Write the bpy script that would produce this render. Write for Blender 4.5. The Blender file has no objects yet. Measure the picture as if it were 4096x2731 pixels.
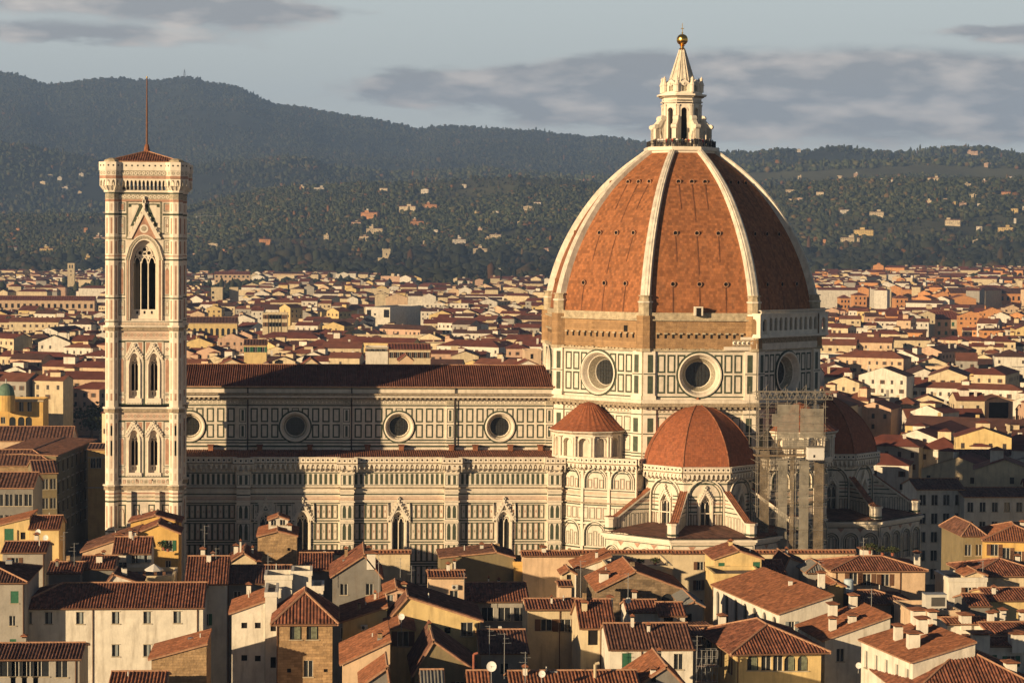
import bpy, math, random
import numpy as np
from mathutils import Vector, Matrix
random.seed(7); rng = np.random.default_rng(7)
S = bpy.context.scene
R = math.radians
# ------------------------------------------------------------------ camera
H = 70.5; FPX = 9000.0; CX, CY = 2048.0, 1365.5
YAW = R(4.6); PITCH = math.atan((1365.5-980)/9000.0); ROLL = 0.008
_f = np.array([math.sin(YAW)*math.cos(PITCH), math.cos(YAW)*math.cos(PITCH), -math.sin(PITCH)])
_r0 = np.array([math.cos(YAW), -math.sin(YAW), 0.0]); _u0 = np.cross(_r0, _f)
_r = _r0*math.cos(ROLL) + _u0*math.sin(ROLL); _u = _u0*math.cos(ROLL) - _r0*math.sin(ROLL)
cd = bpy.data.cameras.new('camera'); cam = bpy.data.objects.new('camera', cd); S.collection.objects.link(cam)
cd.sensor_width = 36; cd.lens = 36*FPX/4096; cd.clip_start = 1; cd.clip_end = 60000
cam.matrix_world = Matrix(((_r[0], _u[0], -_f[0], 0), (_r[1], _u[1], -_f[1], 0), (_r[2], _u[2], -_f[2], H), (0, 0, 0, 1)))
S.camera = cam
# ------------------------------------------------------------------ sun, sky, exposure
SUN_EL = R(11.3); LX, LY = 0.790, 0.613           # light travels towards +x +y
sl = bpy.data.lights.new('sun', 'SUN'); sun = bpy.data.objects.new('sun', sl); S.collection.objects.link(sun)
sl.energy = 5.0; sl.angle = R(0.5); sl.color = (1.0, 0.73, 0.43)
sd = Vector((LX*math.cos(SUN_EL), LY*math.cos(SUN_EL), -math.sin(SUN_EL)))
sun.rotation_euler = sd.to_track_quat('-Z', 'Y').to_euler()
sun.location = (-200, -200, 300)
S.view_settings.view_transform = 'Standard'; S.view_settings.look = 'None'; S.view_settings.gamma = 1
S.view_settings.use_curve_mapping = False; S.view_settings.exposure = 0.66
wd = bpy.data.worlds.new('World'); S.world = wd; wd.use_nodes = True
wt = wd.node_tree; wt.nodes.clear()
def nd(t, typ, **k):
    n = t.nodes.new(typ)
    for a, b in k.items():
        if a == 'ins':
            for i, x in b.items(): n.inputs[i].default_value = x
        else: setattr(n, a, b)
    return n
def mth(t, op, a, b=None, c=None, clamp=False):
    n = t.nodes.new('ShaderNodeMath'); n.operation = op; n.use_clamp = clamp
    for i, x in enumerate((a, b, c)):
        if x is None: continue
        if isinstance(x, (int, float)): n.inputs[i].default_value = x
        else: t.links.new(x, n.inputs[i])
    return n.outputs[0]
def cmix(t, fac, a, b, blend='MIX'):
    n = t.nodes.new('ShaderNodeMix'); n.data_type = 'RGBA'; n.blend_type = blend
    for i, x in ((0, fac), (6, a), (7, b)):
        if isinstance(x, (int, float)): n.inputs[i].default_value = x
        elif isinstance(x, tuple): n.inputs[i].default_value = (*x[:3], 1)
        else: t.links.new(x, n.inputs[i])
    return n.outputs[2]
def build_world():
    t = wt; L = t.links
    sky = nd(t, 'ShaderNodeTexSky', sky_type='NISHITA', sun_disc=False, sun_elevation=SUN_EL,
             sun_rotation=math.atan2(-LX, -LY), altitude=60, air_density=1.0, dust_density=1.2, ozone_density=1.5)
    tc = nd(t, 'ShaderNodeTexCoord'); sp = nd(t, 'ShaderNodeSeparateXYZ'); L.new(tc.outputs['Generated'], sp.inputs[0])
    x, y, z = sp.outputs
    # azimuth and elevation of the sky direction, in thousandths
    az = mth(t, 'MULTIPLY', mth(t, 'SUBTRACT', mth(t, 'ARCTAN2', x, y), YAW), 9.0)
    el = mth(t, 'MULTIPLY', mth(t, 'ARCSINE', z), 9.0)
    cb = nd(t, 'ShaderNodeCombineXYZ'); L.new(az, cb.inputs[0]); L.new(mth(t, 'MULTIPLY', el, 3.2), cb.inputs[1])
    n1 = nd(t, 'ShaderNodeTexNoise', ins={2: 1.6, 3: 7.0, 4: 0.58}); L.new(cb.outputs[0], n1.inputs[0])
    n2 = nd(t, 'ShaderNodeTexNoise', ins={2: 5.0, 3: 6.0, 4: 0.6}); L.new(cb.outputs[0], n2.inputs[0])
    azd = mth(t, 'ADD', az, mth(t, 'MULTIPLY', mth(t, 'SUBTRACT', n2.outputs[0], 0.5), 0.5))
    eld = mth(t, 'ADD', el, mth(t, 'MULTIPLY', mth(t, 'SUBTRACT', n1.outputs[0], 0.5), 0.22))
    tot = None
    # cloud banks: centre (azimuth, elevation), half sizes, weight
    for (ca, ce, ra, re, w) in CLOUDS:
        a = mth(t, 'DIVIDE', mth(t, 'SUBTRACT', azd, ca), ra); b = mth(t, 'DIVIDE', mth(t, 'SUBTRACT', eld, ce), re)
        q = mth(t, 'ADD', mth(t, 'MULTIPLY', a, a), mth(t, 'MULTIPLY', b, b))
        g = mth(t, 'MULTIPLY', mth(t, 'POWER', 2.718, mth(t, 'MULTIPLY', q, -1.0)), w)
        tot = g if tot is None else mth(t, 'ADD', tot, g)
    dens = mth(t, 'ADD', tot, mth(t, 'MULTIPLY', mth(t, 'SUBTRACT', n1.outputs[0], 0.5), 0.9))
    dens = mth(t, 'ADD', dens, mth(t, 'MULTIPLY', mth(t, 'SUBTRACT', n2.outputs[0], 0.5), 0.22))
    mr = nd(t, 'ShaderNodeMapRange', interpolation_type='SMOOTHSTEP', ins={1: 0.33, 2: 0.88, 3: 0.0, 4: 0.95}); L.new(dens, mr.inputs[0])
    n3 = nd(t, 'ShaderNodeTexNoise', ins={2: 3.2, 3: 5.0, 4: 0.5}); L.new(cb.outputs[0], n3.inputs[0])
    mr2 = nd(t, 'ShaderNodeMapRange', ins={1: 0.46, 2: 0.68}); L.new(n3.outputs[0], mr2.inputs[0])
    ccol = cmix(t, mr2.outputs[0], CLOUD_DARK, CLOUD_LITE)
    # slight grading of the clear sky towards the hazy grey-blue of late afternoon
    zr = nd(t, 'ShaderNodeMapRange', interpolation_type='SMOOTHSTEP', ins={1: 0.11, 2: 0.21, 3: 0.0, 4: 1.0}); L.new(z, zr.inputs[0])
    tone = cmix(t, zr.outputs[0], SKY_TONE, SKY_ZEN)
    # palest just above the hills
    hz = nd(t, 'ShaderNodeMapRange', ins={1: 0.04, 2: 0.17, 3: 1.0, 4: 0.0}); L.new(z, hz.inputs[0])
    tone = cmix(t, mth(t, 'MULTIPLY', hz.outputs[0], 0.6), tone, SKY_LOW)
    grade = cmix(t, 0.92, sky.outputs[0], tone)
    out = cmix(t, mr.outputs[0], grade, ccol)
    # the southern half of the sky, out of view, is dimmed to deepen shadows
    so = nd(t, 'ShaderNodeMapRange', interpolation_type='SMOOTHSTEP', ins={1: -0.25, 2: 0.45, 3: 0.6, 4: 1.0}); L.new(y, so.inputs[0])
    bg = nd(t, 'ShaderNodeBackground'); L.new(mth(t, 'MULTIPLY', so.outputs[0], SKY_STR), bg.inputs[1]); L.new(out, bg.inputs[0])
    o = nd(t, 'ShaderNodeOutputWorld'); L.new(bg.outputs[0], o.inputs[0])
SKY_STR = 0.092; HAZE_D = 7.0e-5
SKY_TONE = (4.6, 5.2, 5.1); SKY_LOW = (6.2, 6.1, 5.75); SKY_ZEN = (0.25, 0.38, 0.7); CLOUD_DARK = (2.8, 2.8, 2.85); CLOUD_LITE = (6.0, 5.35, 4.8)
def ae(u, v): return ((u-2048)/9000*9.0, (980+0.008*(u-2048)-v)/9000*9.0)
CLOUDS = [(*ae(350, 25), 0.70, 0.075, 1.2), (*ae(1050, 80), 0.40, 0.05, 1.15), (*ae(300, 165), 0.75, 0.045, 0.95),
          (*ae(1900, 340), 0.55, 0.055, 1.05), (*ae(1700, 390), 0.4, 0.03, 0.7), (*ae(2400, 370), 0.6, 0.12, 1.1), (*ae(3150, 330), 0.75, 0.13, 1.2), (*ae(3400, 470), 1.2, 0.12, 1.15),
          (*ae(4050, 145), 0.35, 0.04, 1.1), (*ae(4150, 400), 0.7, 0.14, 1.15)]
build_world()
# ------------------------------------------------------------------ pixel of the photograph <-> point at a known depth
def Wp(u, v, Y):
    a = (u-CX)/FPX; b = (CY-v)/FPX
    d = _f + a*_r + b*_u
    k = Y/d[1]
    return float(d[0]*k), float(H+d[2]*k)
def Xat(u, Y, v=1500): return Wp(u, v, Y)[0]
def Zat(v, X, Y):
    b = (CY-v)/FPX; A = _u - b*_f
    return float(H - (A[0]*X + A[1]*Y)/A[2])
def PX(X, Y, Z):
    p = np.array([X, Y, Z-H]); w = p @ _f
    return CX+FPX*(p @ _r)/w, CY-FPX*(p @ _u)/w
def Yfor(u, v, Z):
    a = (u-CX)/FPX; b = (CY-v)/FPX
    d = _f + a*_r + b*_u
    return float(d[1]*(Z-H)/d[2])
# ------------------------------------------------------------------ materials
MATS = {}
def mk(name, rgb, rough=0.85, var=0.18, scale=0.6, bump=0.0, bscale=6.0, spec=0.3, metal=0.0, dirt=0.0, uvtile=None, tile_var=0.3, brick=None, attr=False, alpha=1.0):
    if name in MATS: return MATS[name]
    m = bpy.data.materials.new(name); m.use_nodes = True; t = m.node_tree; L = t.links
    b = t.nodes['Principled BSDF']; b.inputs['Roughness'].default_value = rough
    b.inputs['Specular IOR Level'].default_value = spec; b.inputs['Metallic'].default_value = metal
    geo = nd(t, 'ShaderNodeNewGeometry'); pos = geo.outputs['Position']
    n = nd(t, 'ShaderNodeTexNoise', ins={2: scale, 3: 6.0, 4: 0.6}); L.new(pos, n.inputs[0])
    mr = nd(t, 'ShaderNodeMapRange', ins={1: 0.3, 2: 0.7, 3: 1-var, 4: 1+var}); L.new(n.outputs[0], mr.inputs[0])
    if attr:
        at = nd(t, 'ShaderNodeAttribute', attribute_name='tint'); base = at.outputs[0]
    else: base = tuple(rgb)
    f = mr.outputs[0]
    if uvtile:
        uv = nd(t, 'ShaderNodeUVMap'); uv.uv_map = 'uv'
        bt = nd(t, 'ShaderNodeTexBrick', offset=0.0 if uvtile[2] == 0 else 0.5, ins={4: 1.0, 5: uvtile[3] if len(uvtile) > 3 else 0.012, 6: 0.1, 7: 0.0, 8: uvtile[0], 9: uvtile[1]})
        bt.inputs[1].default_value = (1-tile_var,)*3+(1,); bt.inputs[2].default_value = (1+tile_var,)*3+(1,); bt.inputs[3].default_value = (0.6, 0.6, 0.6, 1)
        L.new(uv.outputs[0], bt.inputs[0])
        sx = nd(t, 'ShaderNodeSeparateColor'); L.new(bt.outputs[0], sx.inputs[0])
        f = mth(t, 'MULTIPLY', f, sx.outputs[0])
    if brick:
        # courses of stone: world height and a diagonal plan coordinate
        sp = nd(t, 'ShaderNodeSeparateXYZ'); L.new(pos, sp.inputs[0])
        cb = nd(t, 'ShaderNodeCombineXYZ'); L.new(mth(t, 'ADD', sp.outputs[0], mth(t, 'MULTIPLY', sp.outputs[1], 0.93)), cb.inputs[0]); L.new(sp.outputs[2], cb.inputs[1])
        bt = nd(t, 'ShaderNodeTexBrick', ins={4: 1.0, 5: 0.02, 6: 0.1, 7: 0.0, 8: brick[0], 9: brick[1]})
        bt.inputs[1].default_value = (1-tile_var,)*3+(1,); bt.inputs[2].default_value = (1+tile_var,)*3+(1,); bt.inputs[3].default_value = (0.7, 0.7, 0.7, 1)
        L.new(cb.outputs[0], bt.inputs[0])
        sx = nd(t, 'ShaderNodeSeparateColor'); L.new(bt.outputs[0], sx.inputs[0])
        f = mth(t, 'MULTIPLY', f, sx.outputs[0])
    col = nd(t, 'ShaderNodeVectorMath', operation='SCALE')
    if attr: L.new(base, col.inputs[0])
    else: col.inputs[0].default_value = base
    L.new(f, col.inputs['Scale']); c = col.outputs[0]
    if dirt > 0:
        mp = nd(t, 'ShaderNodeMapping'); mp.inputs[3].default_value = (1.1, 1.1, 0.16); L.new(pos, mp.inputs[0])
        dn = nd(t, 'ShaderNodeTexNoise', ins={2: 1.0, 3: 5.0, 4: 0.65}); L.new(mp.outputs[0], dn.inputs[0])
        dr = nd(t, 'ShaderNodeMapRange', ins={1: 0.5, 2: 0.75, 3: 0.0, 4: dirt}); L.new(dn.outputs[0], dr.inputs[0])
        c = cmix(t, dr.outputs[0], c, (0.12, 0.085, 0.055))
    L.new(c, b.inputs['Base Color'])
    if bump > 0:
        bn = nd(t, 'ShaderNodeTexNoise', ins={2: bscale, 3: 4.0}); L.new(pos, bn.inputs[0])
        bp = nd(t, 'ShaderNodeBump', ins={0: bump, 1: 0.1}); L.new(bn.outputs[0], bp.inputs['Height']); L.new(bp.outputs[0], b.inputs['Normal'])
    if alpha < 1: b.inputs['Alpha'].default_value = alpha
    MATS[name] = m; return m
WHITE = mk('white_marble', (0.65, 0.58, 0.475), 0.6, 0.14, 0.9, dirt=0.33)
WHITE2 = mk('clean_marble', (0.71, 0.64, 0.525), 0.6, 0.12, 0.9, dirt=0.14)
GREEN = mk('green_marble', (0.055, 0.07, 0.045), 0.55, 0.35, 1.5)
PINK = mk('pink_marble', (0.39, 0.225, 0.155), 0.6, 0.28, 1.2)
PALEPINK = mk('pale_pink_marble', (0.55, 0.42, 0.32), 0.6, 0.2, 1.2)
INLAY = mk('inlaid_marble', (0.34, 0.30, 0.22), 0.6, 0.55, 5.0)
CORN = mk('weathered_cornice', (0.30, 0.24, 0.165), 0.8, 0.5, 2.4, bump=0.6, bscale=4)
OCHRE = mk('rough_ochre_masonry', (0.33, 0.205, 0.105), 0.95, 0.22, 1.0, bump=0.8, bscale=5, brick=(1.3, 0.42), tile_var=0.13, dirt=0.25)
RAW = mk('raw_stone_course', (0.42, 0.35, 0.24), 0.95, 0.35, 1.3, bump=0.7, bscale=4, dirt=0.4)
DOMET = mk('dome_terracotta', (0.28, 0.108, 0.043), 0.85, 0.17, 0.4, uvtile=(0.5, 0.55, 1), tile_var=0.3, dirt=0.3)
TILE = mk('roof_tiles', (0.185, 0.072, 0.042), 0.9, 0.42, 0.9, uvtile=(0.45, 0.48, 0), tile_var=0.42, dirt=0.35)
TILEO = mk('orange_roof_tiles', (0.25, 0.10, 0.05), 0.9, 0.3, 0.9, uvtile=(0.42, 0.45, 0), tile_var=0.32, dirt=0.3)
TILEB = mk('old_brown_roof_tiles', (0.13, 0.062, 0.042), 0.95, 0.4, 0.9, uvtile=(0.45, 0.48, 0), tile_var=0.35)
TILEC = mk('tile_edge', (0.36, 0.2, 0.12), 0.9, 0.3, 2.5)
VOID = mk('dark_interior', (0.012, 0.010, 0.009), 0.95, 0.1)
GLASS = mk('leaded_glass', (0.030, 0.032, 0.030), 0.25, 0.4, 2.0, spec=0.5)
GOLD = mk('gilded_copper', (0.95, 0.55, 0.12), 0.25, 0.06, 1.0, metal=1.0)
LEAD = mk('grey_lead', (0.16, 0.155, 0.14), 0.6, 0.2)
IRON = mk('dark_iron', (0.035, 0.03, 0.028), 0.6, 0.1)
POLE = mk('weathered_pole', (0.16, 0.08, 0.05), 0.8, 0.2, 2.0)
# ------------------------------------------------------------------ mesh building
COL = S.collection
class MB:
    def __init__(s): s.v = []; s.f = []; s.m = []; s.uv = []; s.mats = []; s.smooth = False; s.tints = []
    def mi(s, mat):
        if mat not in s.mats: s.mats.append(mat)
        return s.mats.index(mat)
    def poly(s, pts, mat, uv=None, tint=None):
        i = len(s.v); s.v.extend([tuple(p) for p in pts]); s.f.append(tuple(range(i, i+len(pts)))); s.m.append(s.mi(mat))
        s.uv.extend(uv if uv else [(p[0]+p[1]*0.7, p[2]) for p in pts]); s.tints.extend([tint or (1, 1, 1)]*len(pts))
    def hexa(s, a, b, mat, caps=True):   # prism between two equal loops
        n = len(a)
        for i in range(n):
            j = (i+1) % n; s.poly([a[i], a[j], b[j], b[i]], mat)
        if caps: s.poly(a[::-1], mat); s.poly(b, mat)
    def box(s, x0, x1, y0, y1, z0, z1, mat, T=None):
        P = [(x0, y0), (x1, y0), (x1, y1), (x0, y1)]
        if T: P = [T(*p) for p in P]
        s.hexa([(*p, z0) for p in P], [(*p, z1) for p in P], mat)
    def tube(s, p, q, r, mat, n=6, r2=None):
        p = Vector(p); q = Vector(q); d = (q-p).normalized(); a = d.orthogonal().normalized(); b = d.cross(a); r2 = r if r2 is None else r2
        A = [tuple(p+(a*math.cos(6.2832*i/n)+b*math.sin(6.2832*i/n))*r) for i in range(n)]
        B = [tuple(q+(a*math.cos(6.2832*i/n)+b*math.sin(6.2832*i/n))*r2) for i in range(n)]
        s.hexa(A, B, mat)
    def lathe(s, c, prof, mat, n=24, a0=0, a1=6.28319, rot=0):
        full = abs(a1-a0) > 6.28
        for i in range(n):
            t0 = rot+a0+(a1-a0)*i/n; t1 = rot+a0+(a1-a0)*(i+1)/n
            for (r0, z0), (r1, z1) in zip(prof, prof[1:]):
                p = [(c[0]+r0*math.cos(t0), c[1]+r0*math.sin(t0), z0), (c[0]+r0*math.cos(t1), c[1]+r0*math.sin(t1), z0),
                     (c[0]+r1*math.cos(t1), c[1]+r1*math.sin(t1), z1), (c[0]+r1*math.cos(t0), c[1]+r1*math.sin(t0), z1)]
                if r0 < 1e-6: p = p[1:]
                elif r1 < 1e-6: p = p[:3]
                s.poly(p, mat)
    def build(s, name, parent=None, origin=None, merge=False):
        if not s.f: return None
        me = bpy.data.meshes.new(name)
        o = parent_loc(parent) if origin is None else origin
        v = np.array(s.v, dtype=np.float64) - np.array(o)
        me.from_pydata(v.tolist(), [], s.f)
        for m in s.mats: me.materials.append(m)
        me.polygons.foreach_set('material_index', s.m)
        uvl = me.uv_layers.new(name='uv'); uvl.data.foreach_set('uv', np.array(s.uv, dtype=np.float32).ravel())
        if any(t != (1, 1, 1) for t in s.tints[:1]) or any(t != (1, 1, 1) for t in s.tints[-1:]):
            ca = me.color_attributes.new('tint', 'FLOAT_COLOR', 'POINT')
            ca.data.foreach_set('color', np.hstack([np.array(s.tints, dtype=np.float32), np.ones((len(s.tints), 1), dtype=np.float32)]).ravel())
        if s.smooth: me.polygons.foreach_set('use_smooth', [True]*len(s.f))
        me.update()
        ob = bpy.data.objects.new(name, me); COL.objects.link(ob)
        if parent is None: ob.location = o
        else: ob.parent = parent; ob.location = tuple(np.array(o)-np.array(parent_loc(parent)))
        return ob
def parent_loc(p):
    L = np.zeros(3)
    while p is not None: L = L+np.array(p.location[:]); p = p.parent
    return tuple(L)
def thing(name, label, cat, loc=(0, 0, 0), group=None):
    o = bpy.data.objects.new(name, None); COL.objects.link(o); o.location = loc; o.empty_display_size = 0.5
    o['label'] = label; o['category'] = cat
    if group: o['group'] = group
    return o
def tag(o, label, cat, group=None):
    o['label'] = label; o['category'] = cat
    if group: o['group'] = group
    return o
def kind(o, k='structure'): o['kind'] = k; return o
class FR:
    """a facade frame: origin on plan, direction along it, outward normal"""
    def __init__(s, o, ang): s.o = o; s.U = (math.cos(ang), math.sin(ang)); s.N = (math.sin(ang), -math.cos(ang))
    def p(s, u, z, d=0.0): return (s.o[0]+s.U[0]*u+s.N[0]*d, s.o[1]+s.U[1]*u+s.N[1]*d, z)
def quad(b, f, u0, u1, z0, z1, d, mat): b.poly([f.p(u0, z0, d), f.p(u1, z0, d), f.p(u1, z1, d), f.p(u0, z1, d)], mat, [(u0, z0), (u1, z0), (u1, z1), (u0, z1)])
def slab(b, f, u0, u1, z0, z1, d0, d1, mat):
    P = lambda d: [f.p(u0, z0, d), f.p(u1, z0, d), f.p(u1, z1, d), f.p(u0, z1, d)]
    b.hexa(P(d0), P(d1), mat)
def pol(b, f, pts, d, mat): b.poly([f.p(u, z, d) for u, z in pts], mat)
def prism(b, f, pts, d0, d1, mat): b.hexa([f.p(u, z, d0) for u, z in pts], [f.p(u, z, d1) for u, z in pts], mat)
def inside(u, z, av): return av is not None and (u-av[0])**2+(z-av[1])**2 < av[2]**2
def strip(b, f, u0, u1, z0, z1, d, mat, av=None):
    if av is None: return quad(b, f, u0, u1, z0, z1, d, mat)
    n = max(1, int(max(u1-u0, z1-z0)/0.22))
    for i in range(n):
        if u1-u0 > z1-z0: a = (u0+(u1-u0)*i/n, u0+(u1-u0)*(i+1)/n, z0, z1)
        else: a = (u0, u1, z0+(z1-z0)*i/n, z0+(z1-z0)*(i+1)/n)
        if not inside((a[0]+a[1])/2, (a[2]+a[3])/2, av): quad(b, f, *a, d, mat)
def frame(b, f, u0, u1, z0, z1, t, d, mat, av=None):
    strip(b, f, u0, u1, z0, z0+t, d, mat, av); strip(b, f, u0, u1, z1-t, z1, d, mat, av)
    strip(b, f, u0, u0+t, z0+t, z1-t, d, mat, av); strip(b, f, u1-t, u1, z0+t, z1-t, d, mat, av)
def ring(b, f, uc, zc, r0, d0, r1, d1, mat, n=32, a0=0, a1=6.28319):
    for i in range(n):
        t0 = a0+(a1-a0)*i/n; t1 = a0+(a1-a0)*(i+1)/n
        b.poly([f.p(uc+r0*math.cos(t0), zc+r0*math.sin(t0), d0), f.p(uc+r0*math.cos(t1), zc+r0*math.sin(t1), d0),
                f.p(uc+r1*math.cos(t1), zc+r1*math.sin(t1), d1), f.p(uc+r1*math.cos(t0), zc+r1*math.sin(t0), d1)], mat)
def disc(b, f, uc, zc, r, d, mat, n=24): b.poly([f.p(uc+r*math.cos(6.2832*i/n), zc+r*math.sin(6.2832*i/n), d) for i in range(n)], mat)
def holewall(b, f, u0, u1, z0, z1, uc, zc, r, d, mat, n=32):
    ang = [6.28318*i/n for i in range(n)]+[math.atan2(z-zc, u-uc) % 6.28318 for u in (u0, u1) for z in (z0, z1)]
    ang = sorted(set(round(a, 5) for a in ang))
    def edge(a):
        c, s_ = math.cos(a), math.sin(a); k = 1e9
        if abs(c) > 1e-9: k = min(k, ((u1 if c > 0 else u0)-uc)/c)
        if abs(s_) > 1e-9: k = min(k, ((z1 if s_ > 0 else z0)-zc)/s_)
        return uc+c*k, zc+s_*k
    for a, c in zip(ang, ang[1:]+[ang[0]+6.28318]):
        e0, e1 = edge(a), edge(c)
        b.poly([f.p(uc+r*math.cos(a), zc+r*math.sin(a), d), f.p(*e0, d), f.p(*e1, d), f.p(uc+r*math.cos(c), zc+r*math.sin(c), d)], mat)
def archpts(uc, w, zs, kindp, rise=None, n=10):
    """points along the head of an opening from left to right"""
    h = w/2
    if kindp == 'flat': return [(uc-h, zs), (uc+h, zs)]
    if kindp == 'round': return [(uc-h*math.cos(math.pi*i/n), zs+(rise or h)*math.sin(math.pi*i/n)) for i in range(n+1)]
    rr = rise or h*1.5; out = []
    for i in range(n+1):
        t = i/n; x = -h+2*h*t; k = 1-abs(x)/h
        out.append((uc+x, zs+rr*(1-(1-k)**2.0)**0.62 if k > 0 else zs))
    return out
def openwall(b, f, u0, u1, z0, z1, ops, d, mat, depth=0.0, rmat=None, back=None):
    """wall with real openings; ops = (uc, w, zb, zs, kind[, rise]) sorted by uc"""
    cur = u0; ops = sorted(ops)
    for op in ops:
        uc, w, zb, zs, kd = op[:5]; rise = op[5] if len(op) > 5 else None
        if uc-w/2 > cur: quad(b, f, cur, uc-w/2, z0, z1, d, mat)
        if zb > z0: quad(b, f, uc-w/2, uc+w/2, z0, zb, d, mat)
        ap = archpts(uc, w, zs, kd, rise)
        for (a, za), (c, zc) in zip(ap, ap[1:]): b.poly([f.p(a, za, d), f.p(c, zc, d), f.p(c, z1, d), f.p(a, z1, d)], mat)
        if depth:
            loop = [(uc-w/2, zb)]+ap+[(uc+w/2, zb)]
            if ap[0] == loop[0]: loop = loop[1:]
            for (a, za), (c, zc) in zip(loop, loop[1:]+loop[:1]): b.poly([f.p(a, za, d), f.p(c, zc, d), f.p(c, zc, d-depth), f.p(a, za, d-depth)], rmat or mat)
            if back: pol(b, f, loop, d-depth+0.01, back)
        cur = uc+w/2
    if u1 > cur: quad(b, f, cur, u1, z0, z1, d, mat)
def archband(b, f, uc, w, zs, kd, t, d0, d1, mat, zb=None, rise=None, n=10):
    """moulding that follows an arch head (and its jambs down to zb)"""
    rr = rise or (w/2*1.5 if kd == 'point' else w/2)
    i = archpts(uc, w, zs, kd, rr, n); o = archpts(uc, w+2*t, zs, kd, rr+t*1.1, n)
    if zb is not None: i = [(i[0][0], zb)]+i+[(i[-1][0], zb)]; o = [(o[0][0], zb)]+o+[(o[-1][0], zb)]
    for k in range(len(i)-1):
        prism(b, f, [i[k], i[k+1], o[k+1], o[k]], d0, d1, mat)
def roofplane(b, A, B, C, D, mat, sp=0.45, h=0.13, edge=TILEC, thick=0.22):
    """corrugated tile slope, eave A-B, top D-C"""
    A, B, C, D = map(Vector, (A, B, C, D)); X = (B-A); Ln = X.length; X.normalize()
    N = X.cross(((C+D)/2-(A+B)/2)).normalized()
    if N.z < 0: N = -N
    T = N.cross(X).normalized()
    if T.dot((C+D)/2-A) < 0: T = -T
    lo = lambda P: ((P-A).dot(X), (P-A).dot(T))
    sd, td = lo(D); sc, tc = lo(C)
    def top(s):
        if s < sd: return td*s/max(sd, 1e-6)
        if s > sc: return tc*(Ln-s)/max(Ln-sc, 1e-6)
        return td+(tc-td)*(s-sd)/max(sc-sd, 1e-6)
    # side edges leaning outwards are handled by the plain slab below
    ss = []; n = max(1, int(round(Ln/sp))); p = Ln/n
    for i in range(n):
        q_ = random.uniform(.7, 1.15); j_ = random.uniform(-.05, .05)
        for o, hh in ((0, 0), (0.18, 0.8), (0.33, 1), (0.5, 0.8), (0.66, 0)): ss.append(((i+o+(j_ if o else 0))*p, hh*h*q_))
    ss.append((Ln, 0)); u0 = random.random()*50
    for (s0, h0), (s1, h1) in zip(ss, ss[1:]):
        t0, t1 = top(min(max(s0, 0), Ln)), top(s1)
        if t0 < 0.02 and t1 < 0.02: continue
        P = lambda s, t, hh: A+X*s+T*t+N*hh
        b.poly([P(s0, 0, h0), P(s1, 0, h1), P(s1, t1, h1), P(s0, t0, h0)], mat, [(s0+u0, 0), (s1+u0, 0), (s1+u0, t1), (s0+u0, t0)])
    lowl = [A-N*thick, B-N*thick, C-N*thick, D-N*thick]; upl = [A-N*0.01, B-N*0.01, C-N*0.01, D-N*0.01]
    if (C-D).length < 0.05: lowl = lowl[:3]; upl = upl[:3]
    b.hexa([tuple(p) for p in lowl], [tuple(p) for p in upl], edge)
def ridgecap(b, P, Q, mat=TILEC, r=0.16): b.tube(P, Q, r, mat, 5)
def octpts(c, ap, z, rot=math.pi/8, n=8):
    r = ap/math.cos(math.pi/n); return [(c[0]+r*math.cos(rot+6.28319*i/n), c[1]+r*math.sin(rot+6.28319*i/n), z) for i in range(n)]
def octprism(b, c, ap, z0, z1, mat, ap2=None, caps=True, n=8, rot=math.pi/8):
    b.hexa(octpts(c, ap, z0, rot, n), octpts(c, ap if ap2 is None else ap2, z1, rot, n), mat, caps)
def twin(b, f, uc, w, zb, zs, kd, d, mat, lights=2, rise=None, r=0.09):
    """slender columns and tracery in a window opening, standing free"""
    rr = rise or w/2*1.5; lw = w/lights
    for k in range(1, lights): b.tube(f.p(uc-w/2+lw*k, zb, d), f.p(uc-w/2+lw*k, zs+0.2, d), r, mat, 6)
    for k in range(lights):
        c = uc-w/2+lw*(k+0.5); archband(b, f, c, lw*0.72, zs-0.15, 'point', lw*0.14, d-0.08, d+0.08, mat, rise=lw*0.75, n=8)
    ring(b, f, uc, zs+rr*0.58, w*0.17, d+0.05, w*0.10, d+0.05, mat, 14)
    # spandrel field above the lights, pierced by the small roundels
    top = archpts(uc, w, zs, kd, rr, 10); 
    for (a, za), (c, zc) in zip(top, top[1:]):
        m = (a+c)/2; k = int((m-(uc-w/2))/lw); cc = uc-w/2+lw*(k+0.5); q = 1-min(1, abs(m-cc)/(lw*0.5))
        low = zs+0.75*lw*(1-(1-q)**2)**0.6+0.12
        if min(za, zc) > low+0.1: b.poly([f.p(a, low, d), f.p(c, low, d), f.p(c, zc, d), f.p(a, za, d)], mat)
    disc(b, f, uc, zs+rr*0.58, w*0.1, d+0.02, VOID, 10)
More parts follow.
